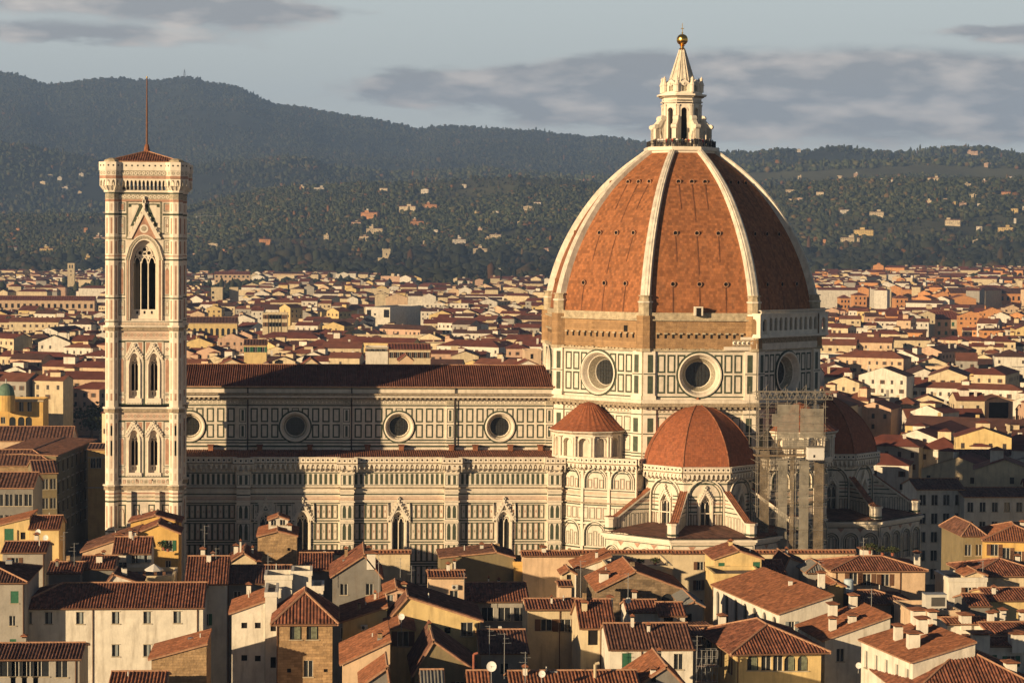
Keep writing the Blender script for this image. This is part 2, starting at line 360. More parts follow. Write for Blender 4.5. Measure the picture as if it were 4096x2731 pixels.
def gable(b, f, uc, w, z0, z1, d0, d1, mat, face, crock=True, fin=None):
    t = w*0.09
    prism(b, f, [(uc-w/2, z0), (uc-w/2+t*1.6, z0), (uc, z1-t*1.8), (uc, z1)], d0, d1, mat); prism(b, f, [(uc+w/2-t*1.6, z0), (uc+w/2, z0), (uc, z1), (uc, z1-t*1.8)], d0, d1, mat)
    if face: pol(b, f, [(uc-w/2+t*1.5, z0), (uc+w/2-t*1.5, z0), (uc, z1-t*1.7)], (d0+d1)/2, face)
    if crock:
        n = 6
        for k in range(1, n):
            for s in (-1, 1):
                x = uc+s*(w/2)*(1-k/n)+s*0.1; z = z0+(z1-z0)*k/n+0.1
                slab(b, f, x-0.12, x+0.12, z-0.1, z+0.2, d0, d1+0.05, mat)
    fin = fin or (z1-z0)*0.22
    prism(b, f, [(uc-0.16, z1-0.1), (uc+0.16, z1-0.1), (uc+0.1, z1+fin), (uc-0.1, z1+fin)], d0, d1, mat)
    slab(b, f, uc-0.28, uc+0.28, z1+fin*0.45, z1+fin*0.7, d0, d1, mat)
def panel(b, f, u0, u1, z0, z1, d=0.03, fr=GREEN, t=0.13, inn=None, ti=0.1, av=None):
    frame(b, f, u0, u1, z0, z1, t, d, fr, av)
    if inn is not None:
        g = t+ti
        if u1-u0 > 2*g+0.05: frame(b, f, u0+g, u1-g, z0+g, z1-g, 0.07, d+0.004, inn, av)
def build_campanile():
    YF = 397.5; xl, xr = Xat(448, YF, 1500), Xat(704, YF, 1500); hw = (xr-xl)/2; cx = (xl+xr)/2; cy = YF+hw
    Z = lambda v: Zat(v, cx, YF)
    T = thing('bell_tower', 'tall square marble bell tower in white green and pink with a mast on its roof', 'bell tower', (cx, cy, 0))
    core = hw+0.15
    wall = MB(); butt = MB(); orn = MB()
    z_base, z_str0 = 0, Z(2002)
    sides = [FR((cx, cy-core), 0), FR((cx+core, cy), math.pi/2), FR((cx, cy+core), math.pi), FR((cx-core, cy), -math.pi/2)]
    W2 = core-0.9  # clear width between the buttresses
    px = (xr-xl)/256.0
    U = lambda u: (u-576)*px
    for si, f in enumerate(sides):
        # ---- lower closed storeys
        quad(wall, f, -core, core, 0, Z(1908), 0, WHITE)
        for k in range(4):
            c0 = [487, 547, 607, 665][k]; c1 = c0
            w = [17, 13, 13, 16][k]
            for zz0, zz1 in ((Z(2108), Z(2016)), (Z(2235), Z(2135)), (Z(2360), Z(2255))):
                panel(orn, f, U(c0-w), U(c0+w), zz0, zz1, 0.03, GREEN, 0.22)
                pts = archpts(U(c0), px*w*1.05, zz1-1.6, 'point', 0.9, 8)
                archband(orn, f, U(c0), px*w*1.0, zz1-1.6, 'point', 0.08, 0.02, 0.05, PINK, zb=zz0+0.5, rise=0.8, n=6)
        for u0, u1 in ((508, 527), (622, 640)):   # pilasters
            slab(butt, f, U(u0), U(u1), 0, Z(1962), 0.0, 0.75, WHITE2)
        for v0, v1, m in ((1968, 1974, PINK), (1982, 1989, INLAY), (1999, 2005, GREEN), (2119, 2124, GREEN), (2240, 2246, GREEN), (1976, 1978, PALEPINK), (1990, 1993, PALEPINK)):
            quad(orn, f, -core, core, Z(v1), Z(v0), 0.025, m)
            for u0, u1 in ((508, 527), (622, 640)): quad(orn, f, U(u0), U(u1), Z(v1), Z(v0), 0.775, m)
        slab(butt, f, -core, core, Z(1957), Z(1937), 0, 0.35, CORN); slab(butt, f, -core, core, Z(1940), Z(1935), 0, 0.55, WHITE)
        for k in range(12):
            a = U(474+17.3*k); frame(orn, f, a, a+12.5*px, Z(1932), Z(1918), 0.09, 0.03, PINK if k % 3 == 1 else INLAY); quad(orn, f, a+0.12, a+12.5*px-0.12, Z(1931), Z(1920), 0.02, PALEPINK if k % 2 else INLAY)
        # ---- two storeys with paired windows
        for top, bot, gz, gb, spr, opb, sill, fz0, fz1, c0, c1 in ((1680, 1908, 1684, 1746, 1762, 1861, 1883, 1675, 1652, 1648, 1630), (1362, 1619, 1374, 1437, 1455, 1562, 1586, 1350, 1329, 1324, 1306)):
            ops = [(U(uu), 40*px, Z(sill+14), Z(spr), 'point', 1.9) for uu in (537.5, 615.5)]
            zf, zt = Z(bot), Z(c0-8)
            openwall(wall, f, -core, core, zf, zt, ops, 0, WHITE, 0.55, PALEPINK)
            f2 = FR((f.o[0]-f.N[0]*0.55, f.o[1]-f.N[1]*0.55), math.atan2(f.U[1], f.U[0]))
            for uu in (537.5, 615.5):
                w = 40*px; wi = 27*px
                # inner wall with the true opening
                openwall(wall, f2, U(uu)-w/2-0.05, U(uu)+w/2+0.05, Z(sill+14), Z(spr)+2.2, [(U(uu), wi, Z(sill), Z(spr+4), 'point', 1.35)], 0, WHITE2, 0.7, WHITE)
                twin(orn, f2, U(uu), wi, Z(opb), Z(spr+4), 'point', -0.3, WHITE2, 2, 1.35)
                openwall(orn, f2, U(uu)-wi/2, U(uu)+wi/2, Z(sill), Z(opb), [(U(uu)+s*wi*0.25, 0.16, Z(sill)+0.2, Z(opb)-0.25, 'flat') for s in (-1, 1)], -0.2, WHITE2)
                quad(orn, f2, U(uu)-wi/2, U(uu)+wi/2, Z(sill), Z(opb), -0.35, IRON)
                for s in (-1, 1):   # jamb colonnettes
                    orn.tube(f.p(U(uu)+s*(w/2+0.13), Z(sill+20), 0.12), f.p(U(uu)+s*(w/2+0.13), Z(spr), 0.12), 0.13, WHITE2, 6)
                archband(orn, f, U(uu), w, Z(spr), 'point', 0.22, 0.0, 0.2, WHITE2, rise=1.9)
                gable(orn, f, U(uu), 74*px, Z(gb), Z(gz+10), 0.02, 0.3, WHITE2, None)
                for s in (-1, 1):   # pink triangles between gable and frame
                    x0 = U(uu)+s*35*px; zt_ = Z(top+4)
                    pol(orn, f, [(x0, zt_), (U(uu)+s*7*px, zt_), (x0, Z(gb-6))], 0.02, WHITE2)
                    pol(orn, f, [(x0-s*0.15, zt_-0.15), (U(uu)+s*13*px, zt_-0.15), (x0-s*0.15, Z(gb-22))], 0.03, PINK)
                slab(orn, f, U(uu)-w/2-0.4, U(uu)+w/2+0.4, Z(bot-3), Z(sill+6), 0, 0.25, WHITE2)
                for k in range(9): quad(orn, f, U(uu)-w/2-0.3+k*0.27, U(uu)-w/2-0.18+k*0.27, Z(bot-4), Z(bot-8), 0.26, VOID)
            frame(orn, f, U(472), U(683), Z(bot), Z(top), 0.22, 0.035, GREEN)
            quad(orn, f, U(574), U(580), Z(bot), Z(top), 0.03, GREEN)
            for a, c in ((477, 499), (657, 680)):
                zz = [bot-4, bot-38, top+58+0, top+4]
                zz = [(bot-4, bot-40), (bot-44, top+66), (top+62, top+5)]
                for j, (q0, q1) in enumerate(zz):
                    frame(orn, f, U(a-2), U(c+2), Z(q0), Z(q1), 0.1, 0.04, GREEN)
                    if j == 1:
                        slab(orn, f, U(a+5), U(c-5), Z(q0-8), Z(q1+14), 0.0, 0.045, PINK); pol(orn, f, [(U(a+5), Z(q1+14)), (U(c-5), Z(q1+14)), (U((a+c)/2), Z(q1+4))], 0.045, PINK)
                    else:
                        cc = U((a+c)/2); zc_ = (Z(q0)+Z(q1))/2
                        for dx, dz in ((0, .2), (0, -.2), (.2, 0), (-.2, 0)): pol(orn, f, [(cc+dx-.14, zc_+dz), (cc+dx, zc_+dz-.14), (cc+dx+.14, zc_+dz), (cc+dx, zc_+dz+.14)], 0.045, PINK)
            for a in (481, 547, 610, 673): slab(orn, f, U(a)-0.13, U(a)+0.13, Z(bot+14), Z(bot+7), 0.0, 0.02, VOID)
        for v0, v1 in ((1648, 1632), (1322, 1306)):
            slab(butt, f, -core, core, Z(v0), Z(v1), 0, 0.3, CORN); slab(butt, f, -core, core, Z(v1+2), Z(v1-5), 0, 0.5, WHITE)
        for v0, v1, n in ((1675, 1652, 17), (1350, 1328, 17)):
            quad(wall, f, -core, core, Z(v0+6), Z(v1-4), 0.012, PALEPINK)
            for k in range(n): 
                c = U(478+k*12.6); zc_ = (Z(v0)+Z(v1))/2
                ring(orn, f, c, zc_, 0.26, 0.03, 0.15, 0.03, INLAY if k % 2 else PINK, 6)
        # ---- belfry storey with the great window
        bot, top = 1306, 798
        w = 110*px; zs = Z(1040)
        openwall(wall, f, -core, core, Z(bot+2), Z(760), [(0, w, Z(1275), zs, 'point', Z(960)-zs)], 0, WHITE, 0.9, PALEPINK)
        f2 = FR((f.o[0]-f.N[0]*0.9, f.o[1]-f.N[1]*0.9), math.atan2(f.U[1], f.U[0])); wi = 88*px
        openwall(wall, f2, -w/2-.05, w/2+.05, Z(1275), Z(955), [(0, wi, Z(1262), zs, 'point', Z(983)-zs)], 0, WHITE2, 0.8, WHITE)
        twin(orn, f2, 0, wi, Z(1238), Z(1050), 'point', -0.3, WHITE2, 3, Z(983)-Z(1050), 0.12)
        for s, zz in ((-1, 1012), (1, 1012), (0, 998)): ring(orn, f2, s*wi*0.2, Z(zz), 0.55, -0.2, 0.33, -0.2, WHITE2, 12); disc(orn, f2, s*wi*0.2, Z(zz), 0.33, -0.25, VOID, 10)
        openwall(orn, f2, -wi/2, wi/2, Z(1262), Z(1238), [(k*wi/3, 0.35, Z(1256), Z(1244), 'flat') for k in (-1, 0, 1)], -0.2, WHITE2)
        quad(orn, f2, -wi/2, wi/2, Z(1262), Z(1240), -0.35, IRON)
        for s in (-1, 1):
            for q, (dx, mm) in enumerate(((0.15, WHITE2), (0.42, PINK), (0.7, WHITE2))): orn.tube(f.p(s*(w/2+dx), Z(1280), 0.12+0.08*q), f.p(s*(w/2+dx), zs, 0.12+0.08*q), 0.12, mm, 6)
        archband(orn, f, 0, w, zs, 'point', 0.3, 0, 0.2, WHITE2, rise=Z(960)-zs); archband(orn, f, 0, w+0.6, zs, 'point', 0.45, 0, 0.32, INLAY, rise=Z(953)-zs); archband(orn, f, 0, w+1.5, zs, 'point', 0.2, 0, 0.4, WHITE2, rise=Z(943)-zs)
        gable(orn, f, 0, 138*px, Z(955), Z(835), 0.05, 0.5, WHITE2, PINK, True, Z(785)-Z(835))
        ring(orn, f, 0, Z(915), 0.75, 0.32, 0.45, 0.32, WHITE2, 16); disc(orn, f, 0, Z(915), 0.42, 0.33, INLAY, 12)
        quad(orn, f, U(508), U(646), Z(960), Z(806), 0.02, WHITE)
        frame(orn, f, U(508), U(646), Z(960), Z(806), 0.2, 0.03, INLAY)
        for s in (-1, 1):  # green diagonal bands and white triangle
            pol(orn, f, [(s*62*px, Z(830)), (s*62*px, Z(815)), (s*8*px, Z(815)), (s*8*px, Z(822)), ], 0.035, GREEN)
            pol(orn, f, [(s*55*px, Z(905)), (s*43*px, Z(905)), (s*4*px, Z(824)), (s*16*px, Z(815))], 0.04, GREEN)
            pol(orn, f, [(s*50*px, Z(880)), (s*50*px, Z(820)), (s*22*px, Z(820))], 0.038, WHITE2)
            frame(orn, f, min(s*64*px, s*71*px), max(s*64*px, s*71*px), Z(958), Z(806), 0.1, 0.04, GREEN)
        for a, c in ((474, 500), (654, 682)):
            for q0, q1, kk in ((846, 812, 0), (938, 868, 1), (1012, 962, 1), (1182, 1052, 2), (1262, 1200, 1)):
                frame(orn, f, U(a), U(c), Z(q0), Z(q1), 0.12, 0.04, GREEN)
                if kk == 0: quad(orn, f, U(a+6), U(c-6), Z(q0-5), Z(q1+5), 0.04, PINK)
                if kk == 1: frame(orn, f, U(a+7), U(c-7), Z(q0-6), Z(q1+6), 0.14, 0.04, INLAY); ring(orn, f, U((a+c)/2), (Z(q0)+Z(q1))/2, 0.25, 0.05, 0.12, 0.05, PINK, 8)
                if kk == 2: quad(orn, f, U(a+7), U(c-7), Z(q0-6), Z(q1+30), 0.045, PINK); pol(orn, f, [(U(a+7), Z(q1+30)), (U(c-7), Z(q1+30)), (U((a+c)/2), Z(q1+18))], 0.045, PINK); frame(orn, f, U(a+7), U(c-7), Z(q1+14), Z(q1+5), 0.08, 0.04, INLAY)
        for v0, v1, m in ((854, 862, GREEN), (948, 958, INLAY), (1022, 1026, PINK), (1036, 1042, GREEN), (1190, 1195, GREEN), (1286, 1288, GREEN), (798, 808, PINK)):
            for a, c in (((-core, U(505)), (U(650), core)) if v0 != 798 and v0 != 1286 else ((-core, core),)):
                quad(orn, f, a, c, Z(v1), Z(v0), 0.03, m)
        for k in range(17): ring(orn, f, U(478+k*12.4), Z(1297), 0.22, 0.03, 0.12, 0.03, INLAY, 8)
        quad(orn, f, -core, core, Z(1304), Z(1290), 0.02, PALEPINK)
        quad(orn, f, -core, core, Z(797), Z(778), 0.02, INLAY)
        for k in range(13):
            c = U(482+k*17); zc_ = Z(787.5)
            for s, mm in ((0.36, WHITE2), (0.2, INLAY)): pol(orn, f, [(c-s, zc_), (c, zc_-s), (c+s, zc_), (c, zc_+s)], 0.03+0.01*(s < .3), mm)
        quad(orn, f, -core, core, Z(777), Z(772), 0.03, GREEN)
        # ---- crowning gallery on brackets
        D = 1.0; gw = core-1.2
        slab(butt, f, -core, core, Z(770), Z(762), 0, 0.3, WHITE2)
        n = 13; pt = 2*gw/n
        openwall(butt, f, -gw, gw, Z(746), Z(716), [(-gw+pt*(k+0.5), pt*0.66, Z(746), Z(734), 'point', 0.5) for k in range(n)], D, WHITE2, 0.3)
        for k in range(n+1):
            u = -gw+pt*k
            butt.hexa([f.p(u-0.1, Z(762), 0), f.p(u+0.1, Z(762), 0), f.p(u+0.1, Z(762), 0.35), f.p(u-0.1, Z(762), 0.35)], [f.p(u-0.1, Z(744), 0), f.p(u+0.1, Z(744), 0), f.p(u+0.1, Z(744), D), f.p(u-0.1, Z(744), D)], WHITE2)
        slab(butt, f, -gw, gw, Z(717), Z(683), 0, D+0.03, WHITE)
        quad(orn, f, -gw, gw, Z(716), Z(705), D+0.05, PINK); quad(orn, f, -gw, gw, Z(704), Z(684), D+0.05, INLAY)
        for k in range(13): ring(orn, f, -gw+gw*2/13*(k+.5), Z(694), 0.3, D+0.06, 0.17, D+0.06, WHITE2, 10)
        slab(butt, f, -gw-0.5, gw+0.5, Z(684), Z(650), D-0.2, D+0.15, WHITE2)
        for k in range(9): disc(orn, f, -gw+gw*2/9*(k+.5), Z(664), 0.17, D+0.16, VOID, 6)
    # ---- corner buttresses
    for sx in (-1, 1):
        for sy in (-1, 1):
            c = (cx+sx*hw, cy+sy*hw); ap = 1.12
            octprism(butt, c, ap, 0, Z(762), WHITE2)
            for v0, v1, m, e in ((1968, 1974, PINK, .02), (1982, 1989, INLAY, .02), (1999, 2006, GREEN, .02), (2119, 2124, GREEN, .02), (1957, 1937, CORN, .25), (1940, 1935, WHITE, .42), (1648, 1632, CORN, .25), (1633, 1626, WHITE2, .42), (1322, 1306, CORN, .2), (1308, 1301, WHITE2, .36),
                                 (854, 862, GREEN, .03), (948, 958, INLAY, .03), (1036, 1042, GREEN, .03), (1022, 1026, PINK, .02), (1190, 1195, GREEN, .02), (1284, 1288, GREEN, .02), (798, 808, PINK, .02), (772, 777, GREEN, .03), (778, 797, INLAY, .015), (770, 762, WHITE2, .25)):
                octprism(butt, c, ap+e, Z(max(v0, v1)), Z(min(v0, v1)), m)
            for j in range(8):
                an = 6.28319*j/8; ff = FR((c[0]+ap*math.sin(an), c[1]-ap*math.cos(an)), an)
                for q0, q1, m in ((2108, 2020, PINK), (1920, 1890, PALEPINK), (1870, 1700, PALEPINK), (1674, 1656, INLAY), (1600, 1572, PINK), (1555, 1440, PALEPINK), (1430, 1370, PINK), (1350, 1330, INLAY), (1276, 1200, PINK), (1180, 1062, PINK), (1015, 965, PINK), (935, 872, PINK), (845, 815, PALEPINK), (1820, 1760, PINK), (1740, 1690, PINK)):
                    quad(orn, ff, -0.16, 0.16, Z(q0), Z(q1), 0.012, m)
            # turret of the gallery
            A = 2.05
            octprism(butt, c, ap+0.25, Z(762), Z(744), WHITE2, A-0.1, False)
            for j in range(8):
                an = 6.28319*j/8; ff = FR((c[0]+A*math.sin(an), c[1]-A*math.cos(an)), an); s = A*0.4142
                openwall(butt, ff, -s, s, Z(746), Z(716), [(q*s*0.5, s*0.62, Z(746), Z(733), 'point', 0.5) for q in (-1, 1)], 0, WHITE2, 0.25)
                quad(orn, ff, -s, s, Z(716), Z(705), 0.03, PINK)
                for q in (-1, 1): disc(orn, ff, q*s*0.5, Z(664), 0.17, 0.16, VOID, 6); ring(orn, ff, q*s*.5, Z(694), 0.28, 0.03, .15, .03, INLAY, 8)
                for q in (-1, 0, 1):
                    fb = FR((c[0]+(ap+.3)*math.sin(an), c[1]-(ap+.3)*math.cos(an)), an); k1 = (ap+.3)*0.4142
                    butt.hexa([fb.p(q*k1-.07, Z(762), -.1), fb.p(q*k1+.07, Z(762), -.1), fb.p(q*k1+.07, Z(762), .08), fb.p(q*k1-.07, Z(762), .08)], [ff.p(q*s-.07, Z(744), -.4), ff.p(q*s+.07, Z(744), -.4), ff.p(q*s+.07, Z(744), 0), ff.p(q*s-.07, Z(744), 0)], WHITE2)
            octprism(butt, c, 1.35, Z(762), Z(720), WHITE2)
            octprism(butt, c, A, Z(717), Z(683), WHITE); octprism(butt, c, A+0.14, Z(684), Z(650), WHITE2)
            octprism(butt, c, 1.45, Z(650), Z(641), RAW, 1.2); octprism(butt, c, 1.2, Z(641), Z(634), RAW, 0.5)
    wall.build('tower_wall', T); butt.build('buttress', T)
    o = orn.build('marble_inlay', T)
    # floor slabs inside so that the shaft is dark
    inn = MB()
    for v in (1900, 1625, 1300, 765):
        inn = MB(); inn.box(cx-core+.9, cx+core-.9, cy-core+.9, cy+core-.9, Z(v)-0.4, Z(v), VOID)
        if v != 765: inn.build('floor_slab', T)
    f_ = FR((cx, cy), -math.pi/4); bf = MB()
    slab(bf, f_, -5.2, 5.2, Z(1905), Z(800), -.3, .3, VOID)  # wall added inside to block sun passing through the belfry windows
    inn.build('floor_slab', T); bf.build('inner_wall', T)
    rf = MB(); zr = Z(652)+0.3; za = Z(600); e = core+0.6
    q = [(cx-e, cy-e, zr), (cx+e, cy-e, zr), (cx+e, cy+e, zr), (cx-e, cy+e, zr)]; ap_ = (cx, cy, za)
    for i in range(4): roofplane(rf, q[i], q[(i+1) % 4], ap_, ap_, TILE, 0.42, 0.08); ridgecap(rf, q[i], ap_)
    rfo = rf.build('roof', T)
    ms = MB(); octprism(ms, (cx, cy), 0.75, za-1.0, Z(572), TILEO, 0.32)
    ms.build('mast_base', rfo)
    ms = MB(); ms.tube((cx, cy, za), (cx, cy, Z(420)), 0.2, POLE, 8, 0.15); ms.tube((cx, cy, Z(420)), (cx, cy, Z(303)), 0.14, POLE, 8, 0.09); ms.tube((cx, cy, Z(303)), (cx, cy, Z(297)), 0.17, GOLD, 8, 0.1)
    ms.build('mast', T)
build_campanile()
DC = (67.7, 435.0)            # centre of the great octagon
CR = 27.4; CAP = CR*math.cos(math.pi/8)
YN, YA = 424.5, 413.5         # south walls of nave and aisle
DOME_PROFILE = [(27.3, 57.4), (26.9, 60.8), (26.3, 63.4), (25.3, 66.7), (23.7, 70.5), (21.9, 73.9), (19.2, 78.0), (16.1, 81.8), (11.7, 85.7), (7.0, 89.0)]
def prof_fine(P, n=28):
    zs = [p[1] for p in P]; rs = [p[0] for p in P]; out = []
    # parametrise by chord length and smooth
    L_ = [0]
    for a, c in zip(P, P[1:]): L_.append(L_[-1]+math.dist(a, c))
    for i in range(n+1):
        s = L_[-1]*i/n; out.append((float(np.interp(s, L_, rs)), float(np.interp(s, L_, zs))))
    for _ in range(2): out = [out[0]]+[((a[0]+2*b_[0]+c[0])/4, (a[1]+2*b_[1]+c[1])/4) for a, b_, c in zip(out, out[1:], out[2:])]+[out[-1]]
    return out
CATH = thing('cathedral', 'great marble cathedral with long nave, huge red tiled octagonal dome and white lantern', 'cathedral', (DC[0], DC[1], 0))
def gallery(b, orn, f, u0, u1, z0, z1, z2, dep, pitch=0.93):
    """bracketed walkway: brackets from z0, arches to z1, parapet to z2 with its holes painted dark"""
    n = max(2, round((u1-u0)/pitch)); p = (u1-u0)/n; h = z1-z0
    openwall(b, f, u0, u1, z0+h*0.35, z1, [(u0+p*(k+.5), p*0.62, z0+h*0.35, z0+h*0.55, 'point', h*0.36) for k in range(n)], dep, WHITE2, 0.2)
    for k in range(n+1):
        u = u0+p*k; u = min(max(u, u0+.09), u1-.09)
        b.hexa([f.p(u-.09, z0, 0), f.p(u+.09, z0, 0), f.p(u+.09, z0, .2), f.p(u-.09, z0, .2)], [f.p(u-.09, z0+h*.45, 0), f.p(u+.09, z0+h*.45, 0), f.p(u+.09, z0+h*.45, dep), f.p(u-.09, z0+h*.45, dep)], WHITE2)
    slab(b, f, u0, u1, z1, z1+0.2, 0, dep+.15, CORN)
    slab(b, f, u0, u1, z1+.2, z2, dep-.25, dep, WHITE2)
    slab(b, f, u0, u1, z2-.12, z2+.05, dep-.3, dep+.1, WHITE)
    for k in range(n): disc(orn, f, u0+p*(k+.5), (z1+z2)/2+.08, 0.2, dep+0.012, VOID, 6)  # parapet holes painted on as flat dark discs
    for k in range(n): quad(orn, f, u0+p*k-.03, u0+p*k+.03, z1+.2, z2-.12, dep+0.012, INLAY)
def panels2(orn, f, uc, w, z0, zm, z1, av=None, t=0.27):
    panel(orn, f, uc-w/2, uc+w/2, z0, zm-0.18, 0.03, GREEN, t, None, av=av); panel(orn, f, uc-w/2, uc+w/2, zm+0.18, z1, 0.03, GREEN, t, None, av=av)
def oculus(parent, f, uc, zc, ro, ri, dep, n=32):
    b = MB()
    ring(b, f, uc, zc, ro+.12, 0.0, ro+.12, 0.28, GREEN, n); ring(b, f, uc, zc, ro+.12, .28, ro-.12, .34, WHITE2, n)
    ring(b, f, uc, zc, ro-.12, .34, ro-.3, .12, WHITE2, n); ring(b, f, uc, zc, ro-.3, .12, ro*.55+ri*.45, -dep*.35, WHITE, n)
    ring(b, f, uc, zc, ro*.55+ri*.45, -dep*.35, ro*.5+ri*.5-.05, -dep*.38, WHITE2, n)
    ring(b, f, uc, zc, ro*.5+ri*.5-.05, -dep*.38, ri+.12, -dep*.92, INLAY, n); ring(b, f, uc, zc, ri+.12, -dep*.92, ri, -dep, WHITE2, n)
    o = b.build('oculus', parent)
    g = MB(); disc(g, f, uc, zc, ri+.02, -dep-.02, GLASS, n); g.build('pane', o)
    g = MB()
    for k in range(-3, 4):
        h = math.sqrt(max(0, 1-(k/3.6)**2))*ri
        g.tube(f.p(uc+k*ri/3.6, zc-h, -dep+.05), f.p(uc+k*ri/3.6, zc+h, -dep+.05), .035, IRON, 4); g.tube(f.p(uc-h, zc+k*ri/3.6, -dep+.05), f.p(uc+h, zc+k*ri/3.6, -dep+.05), .035, IRON, 4)
    g.build('glazing_bar', o)
def gothic_window(parent, f, uc, w, zb, zs, gtop, gw, d=0.0, dep=0.9, pinn=True):
    b = MB(); rise = w*0.85
    openwall(b, f, uc-w/2-.35, uc+w/2+.35, zb, zs+rise+.45, [(uc, w, zb, zs, 'point', rise)], d+.12, WHITE2, dep, WHITE)
    for s in (-1, 1):
        slab(b, f, uc+s*(w/2+.35)-.14, uc+s*(w/2+.35)+.14, zb, zs+1.2, d, d+.4, WHITE2)
        if pinn: prism(b, f, [(uc+s*(gw/2)-.14, zs), (uc+s*(gw/2)+.14, zs), (uc+s*(gw/2)+.1, gtop-.9), (uc+s*(gw/2), gtop-.2), (uc+s*(gw/2)-.1, gtop-.9)], d+.05, d+.4, WHITE2)
    archband(b, f, uc, w+.3, zs, 'point', .22, d+.1, d+.4, WHITE2, rise=rise+.2)
    gable(b, f, uc, gw, zs+.3, gtop, d+.1, d+.5, WHITE2, None, True, 0.9)
    pol(b, f, [(uc-gw*.33, zs+rise+.1), (uc+gw*.33, zs+rise+.1), (uc, gtop-.7)], d+.14, WHITE)
    ring(b, f, uc, zs+rise+.8, .42, d+.2, .25, d+.2, GREEN, 10)
    o = b.build('gothic_window', parent)
    g = MB(); twin(g, f, uc, w*.96, zb, zs, 'point', d-dep*.5, WHITE2, 2, rise, .1); g.build('tracery', o)
    g = MB(); pol(g, f, [(uc-w/2, zb)]+archpts(uc, w, zs, 'point', rise)+[(uc+w/2, zb)], d-dep+.13, GLASS); g.build('pane', o)
def build_nave():
    fN = FR((0, YN), 0); fA = FR((0, YA), 0)
    XW = Xat(560, YN); XE = DC[0]-CAP+0.6
    ZN = lambda v: Zat(v, 30, YN); ZA = lambda v: Zat(v, 25, YA)
    UN = lambda u: Xat(u, YN, 1700); UA = lambda u: Xat(u, YA, 1950)
    w = MB(); orn = MB(); cor = MB()
    zt, zb = ZN(1547), ZN(1812)
    ocs = [(759, 1706), (1181, 1707), (1596, 1707.5), (2000, 1708)]
    pil = [(UN(430)), UN(971), UN(1386), UN(1800), UN(2196)]
    s = UN(1600)-UN(1599)
    zo = ZN(1707); ro = 57.5*s; ri = 38*s; cells = []
    cur = XW
    for u, v in ocs:
        uc = UN(u); c = ro+.6
        quad(w, fN, cur, uc-c, zb, zt, 0, WHITE); quad(w, fN, uc-c, uc+c, zb, zo-c, 0, WHITE); quad(w, fN, uc-c, uc+c, zo+c, zt, 0, WHITE)
        holewall(w, fN, uc-c, uc+c, zo-c, zo+c, uc, zo, ro-.25, 0, WHITE); cur = uc+c
        oculus(CATH, fN, uc, zo, ro, ri, 1.1)
        av = (uc, zo, ro+.1)
        for off in (81, 122, 163):
            for sg in (-1, 1):
                x = uc+sg*off*s
                if x > XE-1.5 or x < XW: continue
                panels2(orn, fN, x, 29*s, ZN(1751), ZN(1693), ZN(1633))
        for sg in (-1, 1): panels2(orn, fN, uc+sg*40*s, 29*s, ZN(1751), ZN(1693), ZN(1633), av)
        frame(orn, fN, uc-14*s, uc+14*s, ZN(1648), ZN(1633), .16, .03, GREEN, av)
        ring(orn, fN, uc, zo, ro+.42, .035, ro+.1, .035, GREEN, 32)
    quad(w, fN, cur, XE, zb, zt, 0, WHITE)
    quad(w, fN, XW, XE, 0, zb, -0.02, WHITE)
    for x in pil:
        if x < XW: continue
        slab(cor, fN, x-.72, x+.72, zb, ZN(1600), 0, .4, WHITE2)
        for a, c in ((1751, 1697), (1689, 1634)): frame(orn, fN, x-.62, x+.62, ZN(a), ZN(c), .12, .425, GREEN); quad(orn, fN, x-.22, x+.22, ZN(a-6), ZN(c+6), .425, GREEN)
    for x in pil[1:4]: cor.tube(fN.p(x+.95, ZN(1800), .5), fN.p(x+.95, ZN(1550), .5), .12, IRON, 6)
    for v0, v1, m, d in ((1757, 1762.5, GREEN, .03), (1768, 1773, GREEN, .03), (1781, 1788, GREEN, .03), (1620, 1625, GREEN, .03), (1600, 1619, INLAY, .02)):
        quad(orn, fN, XW, XE, ZN(v1), ZN(v0), d, m)
        for x in pil[1:]: quad(orn, fN, x-.72, x+.72, ZN(v1), ZN(v0), d+.4, m)
    n = int((XE-XW)/.82)
    for k in range(n):
        c = XW+.82*(k+.5); z = ZN(1609.5)
        frame(orn, fN, c-.36, c+.36, z-.36, z+.36, .07, .03, WHITE2); pol(orn, fN, [(c-.25, z), (c, z-.25), (c+.25, z), (c, z+.25)], .032, WHITE2)
    slab(cor, fN, XW, XE, ZN(1598), ZN(1590), 0, .5, CORN); slab(cor, fN, XW, XE, ZN(1590), ZN(1583), 0, .95, WHITE); slab(cor, fN, XW, XE, ZN(1580), ZN(1574), 0, 1.1, CORN)
    for k in range(int((XE-XW)/.9)): slab(cor, fN, XW+.9*k, XW+.9*k+.42, ZN(1598), ZN(1583), .4, .9, CORN)
    slab(cor, fN, XW, XE, ZN(1572), ZN(1548), 0, .25, WHITE); quad(orn, fN, XW, XE, ZN(1557), ZN(1552.5), .27, GREEN); slab(cor, fN, XW, XE, ZN(1551), ZN(1545), 0, .6, WHITE2)
    w.build('clerestory_wall', CATH); cor.build('cornice', CATH); orn.build('marble_inlay', CATH)
    r = MB(); zr = Zat(1461.5, 30, DC[1]); ze = ZN(1546)
    roofplane(r, (XW, YN-.7, ze), (XE-.4, YN-.7, ze), (XE-1.7, DC[1], zr), (XW, DC[1], zr), TILEN, .42, .17)
    roofplane(r, (XE-.4, 2*DC[1]-YN+.7, ze), (XW, 2*DC[1]-YN+.7, ze), (XW, DC[1], zr), (XE-1.7, DC[1], zr), TILEN, .6, .08)
    ridgecap(r, (XW, DC[1], zr+.05), (XE-1.7, DC[1], zr+.05)); r.build('nave_roof', CATH)
    g = MB(); yb = 2*DC[1]-YN
